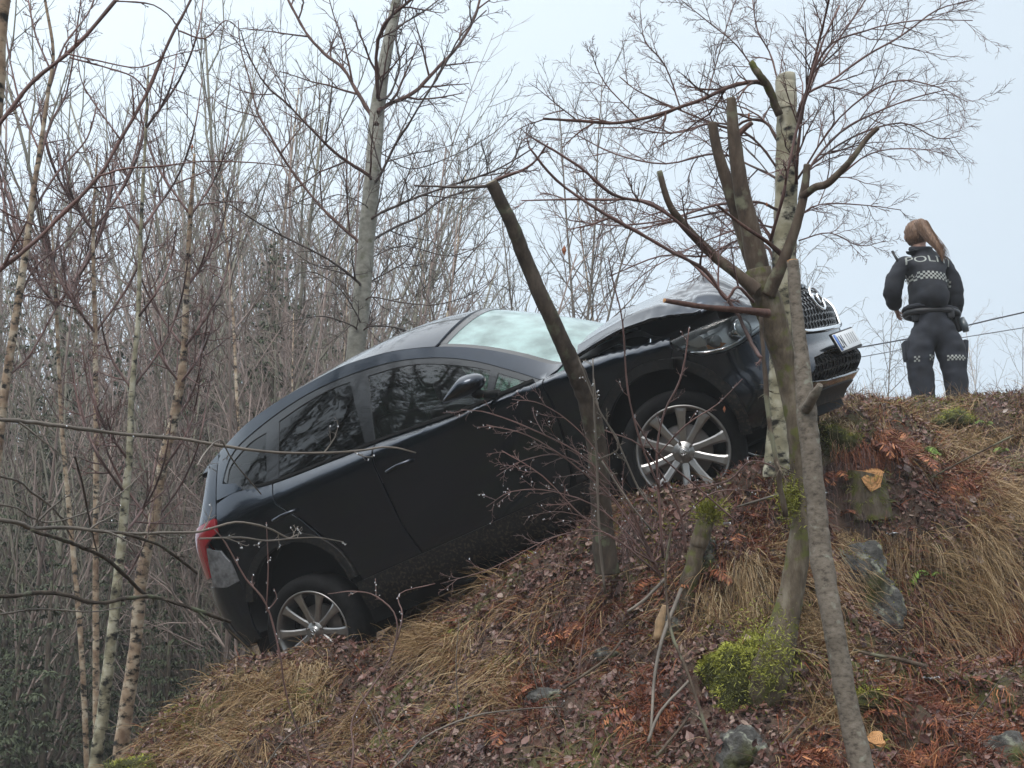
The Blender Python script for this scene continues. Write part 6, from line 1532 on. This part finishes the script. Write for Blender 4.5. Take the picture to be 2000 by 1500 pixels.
# rotten mossy post and split pale stub
g = ground_at(1368, 1130); t = empty('mossy_post', tuple(g)); tag(t, 'slim rotten post with a bright moss cap right below the front wheel', 'stump')
o = trunk_part('post', t, [(1322, 1240, 8.2, 54), (1345, 1150, 8.2, 42), (1360, 1080, 8.2, 40), (1375, 1030, 8.2, 42), (1386, 990, 8.25, 38)], bark_mossy, sides=12, seed=9, amp=.1)
n_ = 1800; a_ = R_.normal(size=(n_, 3)) * (.036, .03, .028) + P(1386, 1000, 8.2); d_ = a_ - P(1386, 1030, 8.25) + R_.normal(size=(n_, 3)) * .03; d_ /= np.linalg.norm(d_, axis=1, keepdims=True)
blades('moss_cap', a_, d_, R_.uniform(.01, .03, n_), R_.uniform(.0015, .0035, n_), R_.uniform(0, .3, n_), R_.rand(n_) * .5 + .45, mossm, 2, parent=t); adopt(t)
g = ground_at(1292, 1235); t = empty('split_stub', tuple(g)); tag(t, 'short splintered pale stub of wood beside the dark hole', 'stump')
trunk_part('stub', t, [(1284, 1250, 7.9, 20), (1290, 1215, 7.9, 19), (1297, 1182, 7.9, 10)], simple('pale_wood', (.38, .26, .15), rough=.7, noise_amt=.3, scale=30), sides=7, seed=12, amp=.15, n=3); adopt(t)
n_ = 1300; t = [o for o in bpy.data.objects if o.name == 'lopped_tree'][0]
for (u, v, d, su_, sv_, k) in [(1543, 975, 7.5, .030, .055, 1300), (1500, 1275, 7.25, .07, .09, 1800)]:
    a_ = P(u, v, d) + R_.normal(size=(k, 3)) * (su_, su_, sv_); d_ = R_.normal(size=(k, 3)) * .6 + (-.3, -.5, .3); d_ /= np.linalg.norm(d_, axis=1, keepdims=True)
    o = blades('trunk_moss', a_, d_, R_.uniform(.008, .028, k), R_.uniform(.0015, .0035, k), R_.uniform(0, .4, k), R_.rand(k) * .5 + .4, mossm, 2, parent=t); o.matrix_parent_inverse = Matrix.Translation(t.location).inverted()
scrap_m = simple('scrap_white', (.62, .66, .70), rough=.35)
for i, (u, v, s_, lab) in enumerate([(1815, 1332, .035, 'crumpled white plastic scrap lying low on the bank at the right'), (1712, 1300, .022, 'thin curved white sliver right of the grey young trunk'), (1742, 1050, .030, 'greyish broken plastic piece below the orange cut stump'), (1418, 1030, .018, 'pale curled leaf shaped scrap above the lichen rock'), (1610, 970, .02, 'small white scrap right behind the grey young trunk')]):
    g = ground_at(u, v)
    if g is None: continue
    e = empty('plastic_scrap', tuple(g + np.array((0, -.03, .02))), i); tag(e, lab, 'scrap')
    rg = random.Random(i); G = 6; V = [((a / (G - 1) - .5) * 2 * s_ * (1.2 if i != 1 else 1.6), (b / (G - 1) - .5) * 2 * s_ * (.7 if i != 1 else .35), s_ * .5 * noise.noise(Vector((a * .9, b * .9, i * 7.1)))) for a in range(G) for b in range(G)]
    V2 = V + [(x, y, z - .003) for x, y, z in V]; F = []
    for a in range(G - 1):
        for b in range(G - 1):
            k = a * G + b; F.append((k, k + G, k + G + 1, k + 1)); F.append((G * G + k + 1, G * G + k + G + 1, G * G + k + G, G * G + k))
    link('sheet', mesh_np('sheet', np.array(V2), np.array(F), False), e, scrap_m)
# fallen branches on the slope
for i, (pl, lab) in enumerate([([(1665, 1268, 8.0, 5), (1700, 1278, 7.9, 8), (1750, 1286, 7.85, 9), (1810, 1302, 7.8, 11)], 'bare fallen branch lying right of the grey young trunk'), ([(1440, 990, 8.2, 5), (1490, 975, 8.15, 6), (1535, 962, 8.1, 6)], 'thin fallen stick against the trunks'), ([(1280, 1480, 7.0, 7), (1330, 1420, 7.1, 6), (1350, 1390, 7.15, 4)], 'short stick leaning at the bottom left of the mossy boulder'),
                              ([(1265, 1450, 7.0, 7), (1290, 1390, 7.1, 7), (1345, 1330, 7.2, 5)], 'dark stick beside the red dead fern'), ([(1500, 1480, 6.8, 7), (1540, 1440, 6.85, 6), (1575, 1400, 6.9, 5)], 'forked stick at the bottom by the grey stone'), ([(1300, 1130, 7.9, 8), (1260, 1170, 7.85, 7), (1225, 1195, 7.8, 6)], 'broken stick right of centre below the car'), ([(1100, 1345, 7.4, 6), (1180, 1290, 7.5, 6), (1215, 1250, 7.6, 5)], 'slanting stick above the flat stone'),
                              ([(1270, 1440, 7.1, 6), (1285, 1280, 7.4, 8), (1330, 1150, 7.8, 8)], 'upright dead stick left of the mossy boulder'), ([(1770, 960, 9.8, 4), (1880, 900, 9.8, 4), (1980, 850, 9.8, 4)], 'thin dark stick slanting below the crest at the right')]):
    t = tree_root('fallen_branch', pl[0][0], pl[0][1], pl[0][2], lab, 'branch'); trunk_part('stick', t, pl, [bark_brown, twig_grey][i % 2], sides=7, seed=700 + i, amp=.12); adopt(t)
for i, (u, v, h, lab) in enumerate([(1625, 800, .42, 'brown twiggy shrublet on the crest under the number plate'), (1660, 815, .34, 'brown twiggy shrublet on the crest right of the car nose'), (1700, 822, .30, 'small reddish shrublet at the dip of the crest'), (1722, 800, .55, 'tall thin dead stalk left of the officer'), (1985, 775, .30, 'dark twig tuft on the crest at the right edge'), (1600, 790, .30, 'brown shrublet beside the grey young trunk on the crest')]):
    p = P(u, v + 20, 11.6 if u < 1690 else 12.4); e = empty('shrublet', (p[0], p[1], tz(p[0], p[1]) - .02)); tag(e, lab, 'shrub')
    rr = random.Random(1300 + i); T = Tubes()
    for q_ in range(1 if 'stalk' in lab else 9):
        grow(T, Vector((rr.gauss(0, .05), rr.gauss(0, .04), 0)), Vector((rr.gauss(0, .5) if 'stalk' not in lab else .05, rr.gauss(0, .3), 1)), h * rr.uniform(.6, 1.1), .0032, 0, rr, [LV(6, .10, .0, 5, 40, .45, .2, 4), LV(4, .14, .0, 3, 40, .5, .2, 3, rmin=.0012), LV(3, .14, 0, 0, 40, .5, .2, 3)])
    link('stems', T.build('stems'), e, [twig_red, bark_brown][i % 2])
# lone brown leaves still hanging
for i, (u, v, d, s_) in enumerate([(1102, 490, 7.3, .018), (1463, 226, 8.2, .012), (1498, 400, 8.2, .010), (375, 288, 13, .02), (1415, 800, 7.7, .012)]):
    p = P(u, v, d); V = [(0, 0, s_ * 1.6), (s_ * .6, .004, s_ * .3), (0, .006, -s_ * 1.2), (-s_ * .6, .004, s_ * .3), (0, -.004, 0)]
    o = link('hanging_leaf', mesh_np('hanging_leaf', np.array(V), [(0, 1, 4), (1, 2, 4), (2, 3, 4), (3, 0, 4)], False), None, simple('orange_leaf', (.30, .10, .04), rough=.6)); o.location = p
    tag(o, ['single orange brown leaf hanging over the windscreen', 'small red leaf beside the sawn birch top', 'tiny red leaf left of the birch trunk', 'brown leaf in the thicket at the left', 'curled leaf over the front wheel'][i], 'leaf')
# overhead wires beyond the road
for i, (pl, lab) in enumerate([([(2600, 478, 40, 4.2), (2000, 610, 34, 3.4), (1830, 650, 33, 3.2), (1670, 680, 32, 3.0), (1300, 740, 30, 3.0)], 'upper dark overhead cable running behind the officer'), ([(2600, 545, 44, 3), (2000, 640, 38, 2.2), (1830, 668, 37, 2.0), (1700, 694, 36, 2.0), (1300, 760, 34, 2.0)], 'lower thin grey overhead cable running behind the officer')]):
    p, r = limb3(pl, 5); T = Tubes(); T.add(p, r, 6); o = link('overhead_cable', T.build('overhead_cable'), None, simple('cable_%s' % 'ab'[i], (.02, .02, .025) if i == 0 else (.10, .11, .12), rough=.6)); tag(o, lab, 'cable')
# ================================================================== the police officer
off = P(1838, 805, 14.2)
off[2] = tz(off[0], off[1]) + .0
pr_ = empty('person', tuple(off)); pr_.scale = (1.04, 1.04, 1.06); tag(pr_, 'person in dark police uniform with reddish ponytail, seen from behind on the crest', 'person')
uniform = simple('uniform_cloth', (.012, .014, .021), rough=.85, noise_amt=.35, scale=14, bump=.25)
trouser = simple('uniform_trousers', (.015, .018, .027), rough=.85, noise_amt=.4, scale=12, bump=.35)
skin_m = simple('skin', (.42, .24, .18), rough=.55)
hair_m = ramp_mat('hair', [(.3, (.055, .030, .018)), (.5, (.14, .078, .047)), (.7, (.26, .165, .105))], scale=30, detail=4, rough=.5, bump=.3, bdist=.003, stretch=(3, 3, .4))
reflect_m = simple('reflective_print', (.30, .32, .30), rough=.45); gear_m = simple('belt_gear', (.010, .010, .012), rough=.45)
boot_m = simple('boot_leather', (.010, .010, .011), rough=.4)
def skin_mesh(name, verts, edges, radii, parent, mat, sub=2, root=0, wr=0.0, wscale=9, seed=0):
    me = bpy.data.meshes.new(name); me.from_pydata(verts, edges, []); o = bpy.data.objects.new(name, me); COL.objects.link(o)
    md = o.modifiers.new('s', 'SKIN'); md.use_smooth_shade = True; md.branch_smoothing = .6
    for i, r in enumerate(radii):
        r = r if isinstance(r, (tuple, list)) else (r, r); me.skin_vertices[0].data[i].radius = r; me.skin_vertices[0].data[i].use_root = (i == root)
    s = o.modifiers.new('u', 'SUBSURF'); s.levels = sub; s.render_levels = sub
    dg = bpy.context.evaluated_depsgraph_get(); m2 = bpy.data.meshes.new_from_object(o.evaluated_get(dg)); m2.name = name
    bpy.data.objects.remove(o); bpy.data.meshes.remove(me)
    if wr:
        for v in m2.vertices:
            c = v.co; f = noise.noise(Vector((c.x * wscale, c.y * wscale, c.z * wscale * 2.2 + seed))) + .5 * noise.noise(Vector((c.x * wscale * 2.3, c.y * wscale * 2.3, c.z * wscale * 4 + seed)))
            v.co = c + v.normal * f * wr
    m2.polygons.foreach_set('use_smooth', [True] * len(m2.polygons)); m2.update()
    return link(name, m2, parent, mat)
# local frame: x right in the picture, y away from the camera, z up
J = dict(pel=(-.03, 0, .86), sp1=(-.05, .0, 1.02), sp2=(-.065, .0, 1.22), nk=(-.085, .02, 1.42), nk2=(-.10, .035, 1.50), hd=(-.115, .045, 1.60), hd2=(-.12, .05, 1.70),
         ls=(-.25, .02, 1.375), le=(-.36, .03, 1.09), lw=(-.27, .26, 1.02), rs=(.11, .02, 1.35), re=(.195, .05, 1.06), rw=(.20, .22, .90),
         lh=(-.125, .0, .80), lk=(-.165, -.01, .46), la=(-.135, .0, .10), rh=(.07, .0, .80), rk=(.125, -.01, .47), ra=(.15, .0, .12), lt=(-.16, .17, .045), rt=(.19, .17, .06))
def chain(vs, es, rs, base, pts, rr):
    p = base
    for q, r in zip(pts, rr): vs.append(q); rs.append(r); es.append((p, len(vs) - 1)); p = len(vs) - 1
    return p
# body: one continuous skin
vs = [J['pel']]; rs = [(.125, .095)]; es = []
c3 = chain(vs, es, rs, 0, [J['sp1'], J['sp2']], [(.115, .085), (.135, .095)])
c4 = chain(vs, es, rs, c3, [J['nk'], J['nk2'], J['hd'], J['hd2']], [(.075, .065), (.055, .055), (.082, .092), (.062, .075)])
for s_, k in (('l', -1), ('r', 1)):
    a = chain(vs, es, rs, c3, [J[s_ + 's'], J[s_ + 'e'], J[s_ + 'w']], [.044, .038, .026])
    w_ = Vector(J[s_ + 'w']); e_ = Vector(J[s_ + 'e']); d = (w_ - e_).normalized(); pm = w_ + d * .055; side_v = Vector((k * .3, 0, -.9)).normalized()
    a2 = chain(vs, es, rs, a, [tuple(pm)], [(.030, .016)])
    for f in range(4):
        b = pm + side_v * (.024 - .016 * f) + d * .01; L = (.075, .085, .08, .062)[f]
        chain(vs, es, rs, a2, [tuple(b + d * .025), tuple(b + d * (L * .62) + Vector((-k * .012, 0, -.004))), tuple(b + d * (L * .85) + Vector((-k * .035, 0, -.012)))], [.009, .008, .006])
    chain(vs, es, rs, a, [tuple(w_ + d * .03 - side_v * .022), tuple(w_ + d * .06 - side_v * .045), tuple(w_ + d * .085 - side_v * .05)], [.011, .010, .007])
    chain(vs, es, rs, 0, [J[s_ + 'h'], J[s_ + 'k'], J[s_ + 'a'], J[s_ + 't']], [.085, .055, .038, .03])
body = skin_mesh('body', vs, es, rs, pr_, skin_m, 2)
# face on the far side: nose, ears, eyes
for nm, pts, rr in (('nose', [(-.125, .125, 1.615), (-.127, .155, 1.59)], [.010, .014]), ('ear', [(-.205, .045, 1.60), (-.212, .04, 1.575)], [.016, .012]), ('ear', [(-.030, .045, 1.60), (-.024, .04, 1.575)], [.016, .012])):
    T = Tubes(); T.add(pts, rr, 8); link(nm, T.build(nm), pr_, skin_m)
for ex_ in (-.155, -.095):
    T = Tubes(); T.add([(ex_, .122, 1.625), (ex_, .134, 1.625)], [.012, .007], 8); link('eye', T.build('eye'), pr_, gear_m)
T = Tubes(); T.add([(-.15, .130, 1.555), (-.125, .138, 1.553), (-.10, .130, 1.555)], [.003, .006, .003], 6); link('mouth', T.build('mouth'), pr_, simple('lips', (.35, .10, .09), rough=.5))
# jacket
vs = [(-.045, 0, .90)]; rs = [(.30, .18)]; es = []
c1 = chain(vs, es, rs, 0, [(-.05, 0, 1.08), (-.06, .0, 1.22), (-.065, .01, 1.33)], [(.30, .175), (.30, .18), (.25, .155)])
chain(vs, es, rs, c1, [(-.085, .02, 1.425), (-.095, .03, 1.475)], [(.125, .11), (.10, .09)])
for s_, k in (('l', -1), ('r', 1)):
    e_ = Vector(J[s_ + 'e']); sh = Vector(J[s_ + 's']); w_ = Vector(J[s_ + 'w'])
    chain(vs, es, rs, c1, [tuple(sh), tuple(sh.lerp(e_, .5) + Vector((k * .018, 0, 0))), tuple(e_), tuple(e_.lerp(w_, .55)), tuple(e_.lerp(w_, .92))], [.108, .094, .088, .074, .060])
jacket = skin_mesh('jacket', vs, es, rs, pr_, uniform, 3, wr=.012, wscale=7)
T = Tubes(); hem = [(-.045 + .222 * math.cos(a), .16 * math.sin(a), .945 + .01 * math.sin(2 * a)) for a in np.linspace(0, 2 * math.pi, 33)]; T.add(hem, [.020] * 33, 8); link('jacket_hem', T.build('jacket_hem'), jacket, uniform)
T = Tubes(); T.add([(-.09 + .078 * math.cos(a), .03 + .072 * math.sin(a), 1.485 + .02 * math.sin(a)) for a in np.linspace(0, 2 * math.pi, 25)], [.026] * 25, 8); link('collar', T.build('collar'), jacket, uniform)
# trousers
vs = [(-.04, 0, 1.02)]; rs = [(.21, .155)]; es = []
cc = chain(vs, es, rs, 0, [(-.035, 0, .90), (-.03, -.01, .76)], [(.225, .165), (.235, .175)])
for s_, k in (('l', -1), ('r', 1)):
    h_ = Vector(J[s_ + 'h']); k_ = Vector(J[s_ + 'k']); a_ = Vector(J[s_ + 'a'])
    chain(vs, es, rs, cc, [tuple(h_ + Vector((k * .01, -.01, -.14))), tuple(h_.lerp(k_, .65) + Vector((k * .012, -.01, 0))), tuple(k_ + Vector((0, -.01, .0))), tuple(k_.lerp(a_, .4) + Vector((0, -.012, 0))), tuple(k_.lerp(a_, .8)), tuple(a_ + Vector((0, 0, -.01)))], [(.150, .15), (.150, .145), (.118, .12), (.110, .11), (.105, .105), (.098, .10)])
trs = skin_mesh('trousers', vs, es, rs, pr_, trouser, 3, wr=.011, wscale=7, seed=4)
for s_, k in (('l', -1), ('r', 1)):
    x, y, z = J[s_ + 'a']; skin_mesh('boot', [(x, y, .16), (x, y, .06), (x + k * .01, y + .10, .045), (x + k * .02, y + .19, .035)], [(0, 1), (1, 2), (2, 3)], [.052, (.05, .048), (.045, .04), (.036, .028)], pr_, boot_m, 2)
    # thigh pocket
    q = Vector(J[s_ + 'h']).lerp(Vector(J[s_ + 'k']), .62) + Vector((k * .118, .0, 0)); b_ = link('thigh_pocket', box_mesh('thigh_pocket', .05, .13, .17, .018, 3), trs, trouser); b_.location = q; b_.rotation_euler = (0, k * .10, 0)
# hair: cap and ponytail swept to the right
bm = bmesh.new(); bmesh.ops.create_icosphere(bm, subdivisions=4, radius=1)
for v in bm.verts:
    c = v.co.copy(); n_ = noise.noise(Vector((c.x * 14, c.y * 14, c.z * 3))) * .012
    back = .92 if c.y < 0 else .86
    v.co = (-.117 + c.x * (.104 + n_), .038 + c.y * (.116 + n_) * back, 1.625 + c.z * (.120 + n_))
for v in list(bm.verts):
    if v.co.y > .09 and v.co.z < 1.66: bm.verts.remove(v)
me = bpy.data.meshes.new('hair'); bm.to_mesh(me); bm.free(); me.polygons.foreach_set('use_smooth', [True] * len(me.polygons)); hair = link('hair', me, pr_, hair_m)
rg = random.Random(4); T = Tubes()
core = crom([Vector((-.11, -.04, 1.71)), Vector((-.095, -.085, 1.685)), Vector((-.075, -.115, 1.61)), Vector((-.040, -.155, 1.525)), Vector((-.005, -.19, 1.45)), Vector((.022, -.205, 1.38)), Vector((.030, -.20, 1.31))], 5)
rad_ = [.034, .046, .050, .045, .034, .022, .004]
cr_ = [float(np.interp(i / (len(core) - 1) * 6, range(7), rad_)) for i in range(len(core))]
T.add([tuple(p) for p in core], [r * .72 for r in cr_], 12)
for i in range(300):
    a_ = rg.random() * 6.28; q_r = rg.uniform(.55, 1.08) + (.25 if rg.random() < .08 else 0); e0 = rg.uniform(.75, 1.0); tw = rg.gauss(0, .4); fly = rg.choice([0, 0, 0, rg.uniform(0, .07)]); pts = []
    n_ = 12
    for j in range(n_):
        t_ = j / (n_ - 1) * e0; f_ = t_ * (len(core) - 1); k_ = min(int(f_), len(core) - 2); c_ = Vector(core[k_]).lerp(Vector(core[k_ + 1]), f_ - k_); r_q = float(np.interp(t_ * 6, range(7), rad_)) * q_r
        aa = a_ + tw * t_; pts.append((c_.x + (fly * t_ * t_) + r_q * math.cos(aa), c_.y + r_q * .6 * math.sin(aa), c_.z + r_q * .3 * math.cos(aa)))
    T.add(pts, [.0022 * (1 - .6 * (j / (n_ - 1)) ** 3) for j in range(n_)], 3)
link('ponytail', T.build('ponytail'), hair, hair_m)
# writing and checked bands laid on the cloth
bpy.context.view_layer.update()
def bvh_of(o): me = o.data; return BVHTree.FromPolygons([v.co[:] for v in me.vertices], [tuple(p.vertices) for p in me.polygons])
bj, bt = bvh_of(jacket), bvh_of(trs)
def wrap(me, bvh, off_=.004):
    for v in me.vertices:
        h = bvh.ray_cast(Vector((v.co.x, -1, v.co.z)), Vector((0, 1, 0)))
        v.co = (v.co.x, (h[0].y if h[0] is not None else 0) - off_ - max(0, v.co.y), v.co.z)
tm = text_mesh('POLITI', .095, 'lettering', 0)
bm = bmesh.new(); bm.from_mesh(tm); bmesh.ops.triangulate(bm, faces=bm.faces)
bmesh.ops.subdivide_edges(bm, edges=[e for e in bm.edges if e.calc_length() > .02], cuts=2)
xs_ = [v.co.x for v in bm.verts]; x0_, x1_ = min(xs_), max(xs_)
for v in bm.verts:
    t_ = (v.co.x - x0_) / (x1_ - x0_); v.co = Vector((-.255 + t_ * .37, 0, 1.315 + v.co.y * 1.02 - .018 * t_ + .012 * math.sin(math.pi * t_)))
bm.to_mesh(tm); bm.free(); wrap(tm, bj, .005); link('lettering', tm, jacket, reflect_m)
def checks(name, x0, x1, z0, rows, cell, bvh, parent, slope=0.0):
    V = []; F = []; n_ = int((x1 - x0) / cell)
    for i in range(n_):
        for r in range(rows):
            if (i + r) % 2: continue
            xa = x0 + i * cell; za = z0 - r * cell - slope * (xa - x0); b = len(V)
            V += [(xa, 0, za), (xa + cell, 0, za - slope * cell), (xa + cell, 0, za - cell - slope * cell), (xa, 0, za - cell)]; F.append((b, b + 1, b + 2, b + 3))
    me = mesh_np(name, np.array(V), np.array(F), False); wrap(me, bvh, .005); o = link(name, me, parent, reflect_m); o['kind'] = 'stuff'; return o
checks('checked_band', -.25, .145, 1.24, 4, .0175, bj, jacket, .10)
checks('checked_band', -.105, -.045, .535, 3, .0155, bt, trs, .0); checks('checked_band', -.235, -.175, .520, 3, .0155, bt, trs, 0)
checks('checked_band', .045, .215, .530, 3, .0155, bt, trs, .0)
# belt with its gear, shoulder radio
T = Tubes(); T.add([(-.035 + .225 * math.cos(a), .168 * math.sin(a) - .003, .905) for a in np.linspace(0, 2 * math.pi, 33)], [.026] * 33, 6); belt = link('belt', T.build('belt'), pr_, gear_m)
h_ = link('holster', box_mesh('holster', .055, .15, .20, .015, 3), belt, gear_m); h_.location = (.175, .03, .86); h_.rotation_euler = (.1, -.22, 0)
T = Tubes(); T.add([(.205, -.04, .86), (.225, -.06, .80), (.235, -.06, .745)], [.030, .032, .026], 12); link('torch', T.build('torch'), belt, simple('torch_body', (.06, .075, .085), rough=.35, coat=.4))
T = Tubes(); T.add([(-.255, -.05, .965), (-.225, -.06, .93), (-.19, -.05, .895)], [.024, .024, .022], 10); link('baton', T.build('baton'), belt, gear_m)
b_ = link('pouch', box_mesh('pouch', .07, .05, .10, .012, 3), belt, gear_m); b_.location = (-.185, -.07, .875)
b_ = link('pouch', box_mesh('pouch', .06, .05, .09, .012, 3), belt, gear_m); b_.location = (.09, -.135, .885)
T = Tubes(); T.add([(-.285, -.03, 1.33), (-.345, .0, 1.46)], [.014, .010], 8); T.add([(-.30, -.02, 1.38), (-.335, .0, 1.465), (-.29, -.02, 1.40)], [.003, .003, .003], 4); r_ = link('radio_antenna', T.build('radio_antenna'), jacket, gear_m); r_['kind'] = 'stuff'
# ================================================================== fog
hz = bpy.data.materials.new('haze'); hz.use_nodes = True; nt = hz.node_tree; nt.nodes.clear()
_o = nt.nodes.new('ShaderNodeOutputMaterial'); _v = nt.nodes.new('ShaderNodeVolumePrincipled')
_v.inputs['Color'].default_value = (.90, .95, 1.0, 1); _v.inputs['Density'].default_value = .0019; _v.inputs['Anisotropy'].default_value = .2
nt.links.new(_v.outputs[0], _o.inputs['Volume'])
hb_ = box_mesh('haze', 420, 560, 60.0, 0)
haze = link('haze', hb_, None, hz); haze.location = (0, 150, -5.0 + 30.0)
tag(haze, 'thin winter fog lying over the bank and the trees', kind='stuff')
